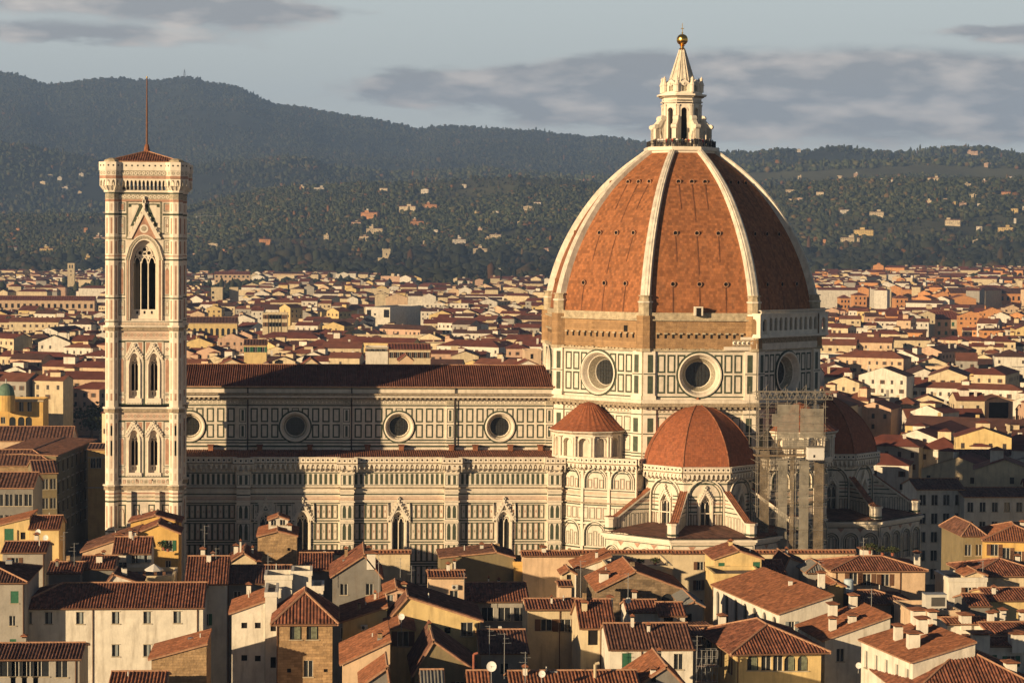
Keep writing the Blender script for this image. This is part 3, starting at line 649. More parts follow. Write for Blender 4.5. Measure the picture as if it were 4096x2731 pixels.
    g.poly([(XW, YN, 0), (XW, yb, 0), (XW, yb, ze), (XW, DC[1], zr), (XW, YN, ze)], WHITE); g.poly([(XW, yb, 0), (XE, yb, 0), (XE, yb, ze), (XW, yb, ze)], WHITE); g.build('west_front', CATH)
    # ---------------- aisle
    XA = UA(2249); a = MB(); ao = MB(); ga = MB()
    piers = [UA(975), UA(1388), UA(1805), UA(2216)]
    wins = [UA(1063), UA(1211), UA(1595), UA(2017)]
    zg0, zg1, zg2 = ZA(1884), ZA(1852), ZA(1827)
    ops = [(x, 2.0, ZA(2330), ZA(2085), 'point', 1.7) for x in wins]
    openwall(a, fA, XW, XA, 0, ZA(1935), ops, 0, WHITE, .0)
    quad(a, fA, XW, XA, ZA(1935), ZA(1884), 0, WHITE); quad(a, fA, XW, XA, ZA(1884), ZA(1830), -.02, WHITE)
    for x in wins: gothic_window(CATH, fA, x, 2.0, ZA(2330), ZA(2085), ZA(2004), 4.0)
    px = UA(1601)-UA(1600)
    edges = [XW]+piers+[XA+.5]
    k = XW
    while k < XA-.3:
        if not any(abs(k+.2-p) < 1.5 for p in piers): quad(ao, fA, k, k+.5, ZA(1936), ZA(1894), .03, GREEN)
        k += 22*px*.92
    for v0, v1, m, d in ((1888, 1892, GREEN, .03), (1939, 1941, GREEN, .03), (1972, 1977, GREEN, .06), (1983, 1993, PALEPINK, .03), (1994, 1997, PINK, .04), (2009, 2013, GREEN, .035), (2078, 2083, GREEN, .05), (2163, 2168, GREEN, .05), (2250, 2256, GREEN, .05), (2340, 2346, GREEN, .05)):
        cur = XW
        for x in (wins if v0 > 2000 else []): quad(ao, fA, cur, x-1.45, ZA(v1), ZA(v0), d, m); cur = x+1.45
        quad(ao, fA, cur, XA, ZA(v1), ZA(v0), d, m)
    slab(ga, fA, XW, XA, ZA(1951), ZA(1947), 0, .35, CORN); slab(ga, fA, XW, XA, ZA(2004), ZA(1999), 0, .25, WHITE2)
    slab(ga, fA, XW, XA, ZA(1965), ZA(1958), 0, .2, WHITE2)
    p = 22.5*px
    for (b0, b1) in zip([XW]+piers, piers+[XA]):
        n = max(1, int((b1-b0-2.6)/p)); st = (b0+b1)/2-n*p/2
        for j in range(n):
            c = st+p*(j+.5)
            if any(abs(c-x) < 1.75 for x in wins): continue
            for q0, q1 in ((2072, 2016), (2158, 2088), (2245, 2173), (2335, 2260)):
                frame(ao, fA, c-p*.5, c+p*.5, ZA(q0), ZA(q1), .16, .03, GREEN)
                frame(ao, fA, c-p*.32, c+p*.32, ZA(q0-4), ZA(q1+4), .075, .034, PINK if j % 2 else INLAY)
                zc_ = (ZA(q0)+ZA(q1))/2; pol(ao, fA, [(c-.12, zc_), (c, zc_-.35), (c+.12, zc_), (c, zc_+.35)], .034, PINK if j % 2 else INLAY)
    for x in piers:
        pb = MB(); po = MB(); hw = 1.25
        slab(pb, fA, x-hw, x+hw, 0, zg0+.2, 0, 1.5, WHITE2)
        for v0, v1, e in ((1951, 1945, .35), (2004, 1999, .22), (1965, 1958, .15), (2084, 2078, .1), (2168, 2163, .1), (1890, 1884, .15)): slab(pb, fA, x-hw-e, x+hw+e, ZA(v0), ZA(v1), 0, 1.5+e, CORN if e > .3 else WHITE)
        for q0, q1 in ((2072, 2016), (2158, 2088), (2245, 2173), (1936, 1894)):
            frame(po, fA, x-hw+.1, x+hw-.1, ZA(q0), ZA(q1), .08, 1.53, GREEN)
            for sg in (-1, 1):
                if q0 == 1936: quad(po, fA, x+sg*.5-.25, x+sg*.5+.25, ZA(q0-3), ZA(q1+3), 1.53, GREEN)
                else: pol(po, fA, [(x+sg*.5-.3, ZA(q0-5))]+archpts(x+sg*.5, .6, ZA(q1+14), 'point', .6, 6)+[(x+sg*.5+.3, ZA(q0-5))], 1.535, GREEN)
        quad(po, fA, x-hw, x+hw, ZA(1977), ZA(1972), 1.54, GREEN); quad(po, fA, x-hw, x+hw, ZA(1997), ZA(1984), 1.53, PALEPINK)
        o = pb.build('buttress', CATH); po.build('marble_inlay', o)
    cur = XW
    for x in piers+[None]:
        e = XA if x is None else x-1.25
        gallery(ga, ao, fA, cur, e, zg0, zg1, zg2, .85)
        if x is not None:
            f2 = FR((0, YA-1.5), 0); gallery(ga, ao, f2, x-1.9, x+1.9, zg0, zg1, zg2, .85); slab(ga, fA, x-1.9, x-1.7, zg1, zg2, .6, 2.2, WHITE2); slab(ga, fA, x+1.7, x+1.9, zg1, zg2, .6, 2.2, WHITE2)
            cur = x+1.25
    a.build('aisle_wall', CATH); ga.build('gallery', CATH); ao.build('marble_inlay', CATH)
    r = MB(); z1 = ZN(1799); z0 = Zat(1829, 25, YA+.5)
    roofplane(r, (XW, YA+.4, z0), (XA, YA+.4, z0), (XA-.6, YN-.05, z1), (XW, YN-.05, z1), TILE, .4, .09)
    for u in (844, 1040, 1240, 1470, 1605, 1805, 1900, 2040, 2160):   # little roof turrets under the clerestory
        x = UN(u)
        r.box(x-.45, x+.45, YN-1.6, YN-.5, z1-1, z1+.9, TILEO); r.box(x-.6, x+.6, YN-1.75, YN-.4, z1+.9, z1+1.1, TILE)
    r.build('aisle_roof', CATH)
    g = MB(); g.poly([(XW, YA, 0), (XW, YN, 0), (XW, YN, z1), (XW, YA, z0)], WHITE); g.build('west_front', CATH)
TILEN = mk('nave_roof_tiles', (0.15, 0.056, 0.034), 0.9, 0.3, 0.5, uvtile=(0.37, 0.5, 0), tile_var=0.25)
build_nave()
def face_frame(c, ap, k):   # k-th face of an octagon, k=0 faces south, going east
    an = math.pi/4*k; return FR((c[0]+ap*math.sin(an), c[1]-ap*math.cos(an)), an)
def build_drum():
    hs = CAP*math.tan(math.pi/8); Z = lambda v: Zat(v, DC[0], DC[1]-CAP)
    w = MB(); orn = MB(); cor = MB(); br = MB(); raw = MB()
    zc = Z(1500); ro = 3.95; ri = 2.35; s = 1/21.3
    for k in range(8):
        f = face_frame(DC, CAP, k); ob = FR(f.o, math.pi/4*k)
        c = ro+.5; zt, zb = Z(1405), Z(1598)
        quad(w, f, -hs, -c, zb, zt, 0, WHITE); quad(w, f, c, hs, zb, zt, 0, WHITE)
        quad(w, f, -c, c, zb, zc-c, 0, WHITE); 
        if zc+c < zt: quad(w, f, -c, c, zc+c, zt, 0, WHITE)
        holewall(w, f, -c, c, zc-c, min(zc+c, zt), 0, zc, ro-.3, 0, WHITE)
        oculus(CATH, f, 0, zc, ro, ri, 2.3, 36)
        av = (0, zc, ro+.1)
        ring(orn, f, 0, zc, ro+.45, .035, ro+.1, .035, GREEN, 36)
        zz = (Z(1574), Z(1496), Z(1419))
        for u in (5.3, 7.15): 
            for sg in (-1, 1): panels2(orn, f, sg*u, 1.5, *zz, av, .32)
        for sg in (-1, 1): panels2(orn, f, sg*3.45, 1.5, *zz, av, .32)
        for v0, v1, m in ((1585, 1590, GREEN), (1407, 1409, GREEN)): quad(orn, f, -hs, hs, Z(v1), Z(v0), .03, m)
        # corner pilasters
        for sg in (-1, 1):
            a, e = sorted((sg*8.35, sg*hs)); slab(cor, f, a, e+.0, zb, zt, 0, .45, WHITE2)
            quad(orn, f, *sorted((sg*8.75, sg*9.75)), Z(1574), Z(1503), .48, GREEN); quad(orn, f, *sorted((sg*8.75, sg*9.75)), Z(1490), Z(1419), .48, GREEN)
            quad(orn, f, a, e, Z(1498), Z(1494), .49, GREEN)
            slab(cor, f, a-.15, e+.15, Z(1600), Z(1583), 0, .75, WHITE2)
        # lower cornice with dentils, lattice frieze
        slab(cor, f, -hs-.35, hs+.35, Z(1612), Z(1598), -.3, 1.0, WHITE); slab(cor, f, -hs-.5, hs+.5, Z(1626), Z(1612), -.3, 1.3, CORN)
        slab(cor, f, -hs-.3, hs+.3, Z(1633), Z(1626), -.3, .7, CORN)
        for j in range(20): slab(cor, f, -hs+j*1.05, -hs+j*1.05+.5, Z(1636), Z(1626), .2, 1.1, CORN)
        quad(w, f, -hs, hs, 0, Z(1598), 0, WHITE)
        quad(orn, f, -hs, hs, Z(1651), Z(1640), .02, INLAY)
        for j in range(26):
            u = -hs+.8*(j+.5); z = Z(1645.5); pol(orn, f, [(u-.3, z), (u, z-.2), (u+.3, z), (u, z+.2)], .03, WHITE2)
        for v0, v1 in ((1655, 1659), (1733, 1737), (1810, 1815), (1822, 1827), (1836, 1841), (1852, 1856)): quad(orn, f, -hs, hs, Z(v1), Z(v0), .03, GREEN)
        for u in (1.0, 3.0, 5.0, 6.9):
            for sg in (-1, 1): panel(orn, f, sg*u-.75, sg*u+.75, Z(1727), Z(1668), .03, GREEN, .17); panel(orn, f, sg*u-.75, sg*u+.75, Z(1805), Z(1743), .03, GREEN, .17)
        for sg in (-1, 1):
            a, e = sorted((sg*8.1, sg*hs)); slab(cor, f, a, e, 0, Z(1633), 0, .4, WHITE2)
            for q0, q1 in ((1728, 1672), (1806, 1745)): quad(orn, f, *sorted((sg*8.6, sg*9.7)), Z(q0), Z(q1), .43, GREEN)
            for v0, v1 in ((1655, 1659), (1733, 1737), (1810, 1815), (1822, 1827), (1836, 1841)): quad(orn, f, a, e, Z(v1), Z(v0), .435, GREEN)
        # unfinished masonry band
        fb = face_frame(DC, CAP-.35, k); h2 = (CAP-.35)*math.tan(math.pi/8)
        zbt = Z(1252)
        slab(br, fb, -h2, h2, zt, Z(1281), -1, 0, OCHRE)
        slab(raw, fb, -h2-.1, h2+.1, Z(1284), Z(1278), -1, .5, RAW); slab(raw, fb, -h2, h2, Z(1279), zbt, -1, .1, RAW)
        slab(raw, fb, -h2-.2, h2+.2, Z(1405), Z(1399), -1, .55, RAW)
        for j in range(26):
            u = -h2+.8*j; slab(raw, fb, u, u+.5+random.random()*.3, Z(1400), Z(1400)+.12+random.random()*.2, 0, .45+random.random()*.15, RAW)
        if k != 1:
            for j in range(12):
                u = -7.8+1.42*j; z = Z(1338)
                slab(raw, fb, u-.3, u+.3, z, z+.28, 0, .45, RAW); slab(raw, fb, u-.2, u+.25, z-.75, z, 0, .03, VOID)
        for j in range(5):
            u = random.uniform(-8, 8); z = Z(random.uniform(1300, 1390)); 
        if k == 7: slab(raw, fb, 5.6, 6.5, Z(1330), Z(1305), 0, .03, VOID)
        if k == 0:
            slab(raw, fb, -.95, -.0, Z(1264), Z(1231), .3, 1.4, VOID); slab(raw, fb, -1.25, .3, Z(1231), Z(1226), .2, 1.6, WHITE2); slab(raw, fb, -1.25, -.95, Z(1262), Z(1231), .2, 1.5, WHITE2); slab(raw, fb, 0, .3, Z(1262), Z(1231), .2, 1.5, WHITE2)
        # corner pier of the band
        an = math.pi/4*(k-.5); cc = (DC[0]+(CR-1.0)*math.sin(an), DC[1]-(CR-1.0)*math.cos(an))
        octprism(br, cc, 1.55, zt, Z(1264), OCHRE); octprism(raw, cc, 1.2, Z(1266), Z(1212), RAW); octprism(raw, cc, 1.35, Z(1212), Z(1206), WHITE); octprism(raw, cc, 1.15, Z(1206), Z(1184), RAW, .95); octprism(raw, cc, 1.25, Z(1186), Z(1182), RAW)
        octprism(raw, cc, 1.7, zt-.05, zt+.5, RAW)
    # the finished loggia on the south-east face
    f = face_frame(DC, CAP, 1); g = MB(); hs2 = hs+.5
    Zg = lambda v: Zat(v, DC[0]+CAP*.38, DC[1]-CAP*.92)
    slab(g, f, -hs2, hs2, Zg(1398), Zg(1372), -.5, .5, WHITE); slab(g, f, -hs2, hs2, Zg(1372), Zg(1348), -.5, .45, CORN)
    slab(g, f, -hs2-.6, hs2+.6, Zg(1349), Zg(1341), -.5, 1.6, WHITE2); slab(g, f, -hs2-.5, hs2+.5, Zg(1356), Zg(1349), -.5, 1.1, CORN)
    n = 10; p = 16.8/n
    openwall(g, f, -8.4, 8.4, Zg(1341), Zg(1256), [(-8.4+p*(j+.5), .95, Zg(1322), Zg(1280), 'round') for j in range(n)], 1.2, WHITE2, .5)
    for sg in (-1, 1):
        a, e = sorted((sg*8.4, sg*(hs2+.5))); uc = (a+e)/2
        openwall(g, f, a, e, Zg(1341), Zg(1256), [(uc, 1.3, Zg(1335), Zg(1288), 'round')], 1.5, WHITE2, .6)
        # return wall with one arch
        fr = FR(f.p(sg*(hs2+.5), 0, 0)[:2], math.pi/4*1+sg*math.pi/2)
        openwall(g, fr, -1.5 if sg > 0 else -1.5, 1.5, Zg(1341), Zg(1256), [(0, 1.3, Zg(1335), Zg(1288), 'round')], 0, WHITE2, .5)
        for j in range(5): slab(g, f, uc-.5+j*.25-.05, uc-.5+j*.25+.05, Zg(1336), Zg(1322), 1.2, 1.45, WHITE2)
    slab(g, f, -hs2-.6, hs2+.6, Zg(1256), Zg(1252), -.3, 1.7, WHITE2)
    for j in range(46): slab(g, f, -hs2-.3+j*.475, -hs2-.3+j*.475+.2, Zg(1252), Zg(1242), 1.4, 1.6, WHITE2)
    slab(g, f, -hs2-.6, hs2+.6, Zg(1242), Zg(1239), 1.2, 1.75, WHITE2)
    quad(g, f, -hs2, hs2, Zg(1341), Zg(1256), -.3, VOID)
    g.build('loggia', CATH)
    # scroll block left of the loggia on the south face
    f0 = face_frame(DC, CAP, 0); g = MB()
    slab(g, f0, 6.0, hs, Z(1384), Z(1358), .1, .5, CORN); slab(g, f0, 4.4, hs, Z(1400), Z(1386), .1, .6, WHITE); slab(g, f0, 7.5, hs, Z(1358), Z(1347), .1, .7, WHITE2)
    for j in range(5): ring(g, f0, 6.3+j*.85, Z(1371), .38, .52, .15, .7, WHITE2, 8)
    g.build('frieze', CATH)
    w.build('drum_wall', CATH); cor.build('cornice', CATH); orn.build('marble_inlay', CATH); br.build('unfinished_masonry', CATH); raw.build('stone_course', CATH)
def build_dome():
    P = prof_fine(DOME_PROFILE); Tn = math.tan(math.pi/8)
    web = MB(); 
    v0 = [0]
    for a, c in zip(P, P[1:]): v0.append(v0[-1]+math.dist(a, c))
    for k in range(8):
        a0 = math.pi/4*(k-.5); a1 = math.pi/4*(k+.5)
        for i in range(len(P)-1):
            pts = []
            for (r, z), aa in ((P[i], a0), (P[i], a1), (P[i+1], a1), (P[i+1], a0)):
                r2 = r-.75; pts.append((DC[0]+r2*math.sin(aa), DC[1]-r2*math.cos(aa), z))
            h0, h1 = (P[i][0]-.75)*math.sin(math.pi/8), (P[i+1][0]-.75)*math.sin(math.pi/8)
            web.poly(pts, DOMET, [(-h0+40*k, v0[i]), (h0+40*k, v0[i]), (h1+40*k, v0[i+1]), (-h1+40*k, v0[i+1])])
    dome = web.build('dome', CATH)
    for k in range(8):
        an = math.pi/4*(k-.5); rb = MB(); U = (math.cos(an), math.sin(an)); N = (math.sin(an), -math.cos(an))
        def sec(r, z, hw, up, j, i):
            # frame normal to the profile
            a = P[max(0, i-1)]; c = P[min(len(P)-1, i+1)]; t = math.atan2(c[1]-a[1], c[0]-a[0]); n_ = (math.sin(t), -math.cos(t))
            return [(DC[0]+N[0]*(r+n_[0]*d)+U[0]*x, DC[1]+N[1]*(r+n_[0]*d)+U[1]*x, z+n_[1]*d) for x, d in ((-hw, -1.2), (-hw, up*.5), (-hw*.62, up*.5), (-hw*.55, up), (-hw*.1, up), (-hw*.1, up*.75), (hw*.1, up*.75), (hw*.1, up), (hw*.55, up), (hw*.62, up*.5), (hw, up*.5), (hw, -1.2))]
        prev = None
        for i in range(1, len(P)):
            r, z = P[i]; q = i/(len(P)-1); s_ = sec(r, z, 0.9-.36*q, .25, 0, i)
            if prev: rb.hexa(prev, s_, WHITE2 if False else RIB, caps=False)
            prev = s_
        rb.build('rib', dome)
    # port-holes
    for k in (6, 7, 0, 1, 2):
        an = math.pi/4*k
        for v, off in ((1137, 5.1), (933, 4.15), (727, 2.6)):
            z = Zat(v, DC[0], DC[1]-{1137: 24, 933: 20.5, 727: 14}[v]); r = float(np.interp(z, [p[1] for p in DOME_PROFILE], [p[0] for p in DOME_PROFILE]))-.75; ap_ = r*math.cos(math.pi/8)
            dz = .5; r2 = float(np.interp(z+dz, [p[1] for p in DOME_PROFILE], [p[0] for p in DOME_PROFILE]))-.75; sl_ = (r-r2)*math.cos(math.pi/8)/dz
            for j in (-1, 0, 1):
                b = MB(); u = j*off*(.97)
                f = FR((DC[0]+ap_*math.sin(an), DC[1]-ap_*math.cos(an)), an)
                ring(b, f, u, z, .5, -.6, .5, .34, DOMET, 12); ring(b, f, u, z, .5, .34, .36, .34, TILEC, 12); ring(b, f, u, z, .36, .34, .36, .1, VOID, 12); disc(b, f, u, z, .37, .1, VOID, 12)
                b.build('porthole', dome)
            for j in (-1, 0, 1):   # dark gutter tiles running down below each opening
                b = MB(); Lq = (7.5 if j == 0 else 4.5); zq = z-.5; prof = [p[1] for p in DOME_PROFILE]; rr_ = [p[0] for p in DOME_PROFILE]
                while zq > max(z-Lq, 57.8):
                    z2 = max(zq-.8, 57.6); a_, c_ = [(float(np.interp(q, prof, rr_))-.75)*math.cos(math.pi/8)+.05 for q in (zq, z2)]
                    P4 = lambda u_, ap2, z_: (DC[0]+ap2*math.sin(an)+math.cos(an)*u_, DC[1]-ap2*math.cos(an)+math.sin(an)*u_, z_)
                    u = j*off*.97; b.poly([P4(u-.09, c_, z2), P4(u+.09, c_, z2), P4(u+.09, a_, zq), P4(u-.09, a_, zq)], DGUT); zq = z2
                b.build('gutter_course', dome)
    # walkway ring at the foot of the lantern
    b = MB(); octprism(b, DC, 6.5, 88.2, 88.9, WHITE2, rot=math.pi/8); octprism(b, DC, 6.9, 88.9, 89.5, WHITE2); octprism(b, DC, 6.7, 89.5, 89.62, WHITE)
    b.build('eye_ring', CATH)
DGUT = mk('dark_gutter_tiles', (.15, .06, .03), .9, .4, 1.5)
RIB = mk('rib_marble', (0.62, 0.57, 0.48), 0.65, 0.22, 0.8, dirt=0.4, uvtile=None)
def build_lantern():
    s = 1/20.6; Z = lambda v: Zat(v, DC[0], DC[1]); c = DC; z0 = 89.6
    b = MB(); t8 = math.tan(math.pi/8)
    # railing
    rl = MB()
    for k in range(8):
        f = face_frame(c, 6.35, k); h = 6.35*t8
        n = 16
        for j in range(n+1): slab(rl, f, -h+2*h*j/n-.03, -h+2*h*j/n+.03, z0, z0+1.15, -.03, .03, IRON)
        slab(rl, f, -h, h, z0+1.1, z0+1.2, -.06, .06, IRON)
    # body
    A = 3.55
    for k in range(8):
        f = face_frame(c, A, k); h = A*t8
        openwall(b, f, -h, h, z0, Z(415), [(0, 1.15, z0+.4, Z(447), 'round')], 0, WHITE2, .8, WHITE, VOID)
        for sg in (-1, 1): slab(b, f, sg*(h-.25)-.2, sg*(h-.25)+.2, z0, Z(428), 0, .22, WHITE2); slab(b, f, sg*(h-.25)-.26, sg*(h-.25)+.26, Z(428), Z(421), 0, .32, WHITE)
        archband(b, f, 0, 1.2, Z(447), 'round', .15, 0, .12, WHITE)
        slab(b, f, -h, h, Z(404), Z(415+3), 0, .1, WHITE)
    octprism(b, c, A-.9, z0, Z(415), VOID, caps=False)
    octprism(b, c, A+.1, Z(418), Z(388), WHITE2); octprism(b, c, A+.35, Z(414), Z(409), WHITE); octprism(b, c, A+1.05, Z(388), Z(381), WHITE2); octprism(b, c, A+.55, Z(394), Z(388), CORN)
    octprism(b, c, A+.2, Z(381), Z(372), WHITE2)
    lan = b.build('lantern', CATH)
    rl.build('railing', lan)
    # scrolled buttresses at the corners
    for k in range(8):
        an = math.pi/4*(k-.5)+math.pi/2*0; f = FR(c, an-math.pi/2)   # U points outwards at the corner direction
        f = FR(c, an); g = MB()
        # local: N outwards; make a frame whose U is N
        f2 = FR((c[0], c[1]), an-math.pi/2); f2.U = f.N; f2.N = f.U
        ro = 6.0; zt = Z(517); th = .42
        openwall(g, f2, 4.9, ro, z0, zt, [], th, WHITE2); openwall(g, f2, 4.9, ro, z0, zt, [], -th, WHITE2)
        prism(g, f2, [(5.15, z0), (ro, z0), (ro, zt), (5.15, zt)], -th, th, WHITE2)
        prism(g, f2, [(3.6, z0), (4.3, z0), (4.3, Z(548)), (4.55, Z(530)), (5.15, Z(522)), (5.15, zt), (4.9, Z(500)), (4.4, Z(478)), (3.6, Z(470))], -th*.8, th*.8, WHITE2)
        prism(g, f2, [(5.1, zt), (ro+.2, zt), (ro+.25, zt+.35), (5.5, zt+.75), (4.9, zt+1.5), (4.45, Z(480)), (4.3, Z(490)), (4.7, zt+.6)], -th*1.15, th*1.15, WHITE2)
        for i in range(12):   # volutes
            pass
        P_ = [(4.35+.55*math.cos(6.283*i/12), Z(477)+.55*math.sin(6.283*i/12)) for i in range(12)]; prism(g, f2, P_, -th*1.3, th*1.3, WHITE2)
        P_ = [(ro-.1+.45*math.cos(6.283*i/12), zt+.3+.45*math.sin(6.283*i/12)) for i in range(12)]; prism(g, f2, P_, -th*1.3, th*1.3, WHITE2)
        slab(g, f2, 5.05, ro+.12, z0, z0+.5, -th*1.2, th*1.2, WHITE)
        g.build('buttress', lan)
        # pinnacle above the cornice
        g = MB(); pc = (c[0]+f.N[0]*(A+.35), c[1]+f.N[1]*(A+.35))
        octprism(g, pc, .42, Z(373), Z(335), WHITE2); octprism(g, pc, .55, Z(346), Z(342), WHITE); octprism(g, pc, .36, Z(335), Z(322), WHITE2, .22); octprism(g, pc, .3, Z(322), Z(317), WHITE2); octprism(g, pc, .2, Z(317), Z(310), WHITE2, .05)
        g.build('pinnacle', lan)
    g = MB()
    for k in range(8):   # shell niches between the pinnacles
        f = face_frame(c, A-.1, k); h = 1.1
        openwall(g, f, -h, h, Z(372), Z(338), [(0, 1.0, Z(370), Z(352), 'round')], 0, WHITE2, .3, WHITE, INLAY)
        prism(g, f, [(-h, Z(340)), (h, Z(340)), (.75, Z(333)), (0, Z(322)), (-.75, Z(333))], -.3, .1, WHITE2)
        ring(g, f, 0, Z(340), .45, .12, .2, .2, WHITE, 10)
    g.build('niche', lan)
    g = MB(); r0 = A-.1; za, zb = Z(372), Z(200)
    for k in range(16):
        a0 = 6.28319*k/16+.19635; a1 = a0+6.28319/16; 
        for (ra, z1), (rb_, z2) in (((r0-.1, za), (2.75, Z(335))), ((2.75, Z(335)), (1.6, Z(270))), ((1.6, Z(270)), (.55, zb))):
            m_ = lambda r, a, z, o: (c[0]+(r-o)*math.cos(a), c[1]+(r-o)*math.sin(a), z)
            am = (a0+a1)/2
            g.poly([m_(ra, a0, z1, 0), m_(ra, am, z1, .22*ra/3), m_(rb_, am, z2, .22*rb_/3), m_(rb_, a0, z2, 0)], CONE); g.poly([m_(ra, am, z1, .22*ra/3), m_(ra, a1, z1, 0), m_(rb_, a1, z2, 0), m_(rb_, am, z2, .22*rb_/3)], CONE)
    g.build('spire', lan)
    for k in range(8):
        g = MB(); an = math.pi/4*(k-.5); N_ = (math.sin(an), -math.cos(an))
        g.tube((c[0]+N_[0]*(r0-.2), c[1]+N_[1]*(r0-.2), za), (c[0]+N_[0]*.6, c[1]+N_[1]*.6, zb), .13, WHITE2, 5, .07); g.build('spire_rib', lan)
    g = MB(); g.smooth = True; zc = Z(160)
    g.lathe(c, [(.55, zb-.1), (.62, zb+.15), (.4, zb+.3), (.32, Z(187)), (.55, Z(184)), (.3, Z(181))], GOLD, 20)
    g.lathe(c, [(1.1*math.sin(math.pi*i/16), zc-1.1*math.cos(math.pi*i/16)) for i in range(17)], GOLD, 32); ball = g.build('golden_ball', lan)
    g = MB(); g.tube((c[0], c[1], zc+1), (c[0], c[1], Z(94)), .07, GOLD, 6, .05); g.box(c[0]-.32, c[0]+.32, c[1]-.05, c[1]+.05, Z(116)-.07, Z(116)+.07, GOLD); g.box(c[0]-.14, c[0]+.14, c[1]-.1, c[1]+.1, Z(136), Z(136)+.3, GOLD)
    g.build('cross', ball)
CONE = mk('spire_marble', (0.56, 0.51, 0.41), 0.7, 0.22, 1.3, dirt=0.4)
build_drum(); build_dome(); build_lantern()
def blind_arch(orn, b, f, uc, w, zb, zs, kd='round', t=.35, win=None):
    archband(b, f, uc, w, zs, kd, t, 0, .35, WHITE2, zb=zb); archband(orn, f, uc, w-.1, zs, kd, .14, .30, .38, GREEN, zb=zb, n=12)
    archband(orn, f, uc, w-1.0, zs, kd, .12, .0, .06, GREEN, zb=zb, n=12)
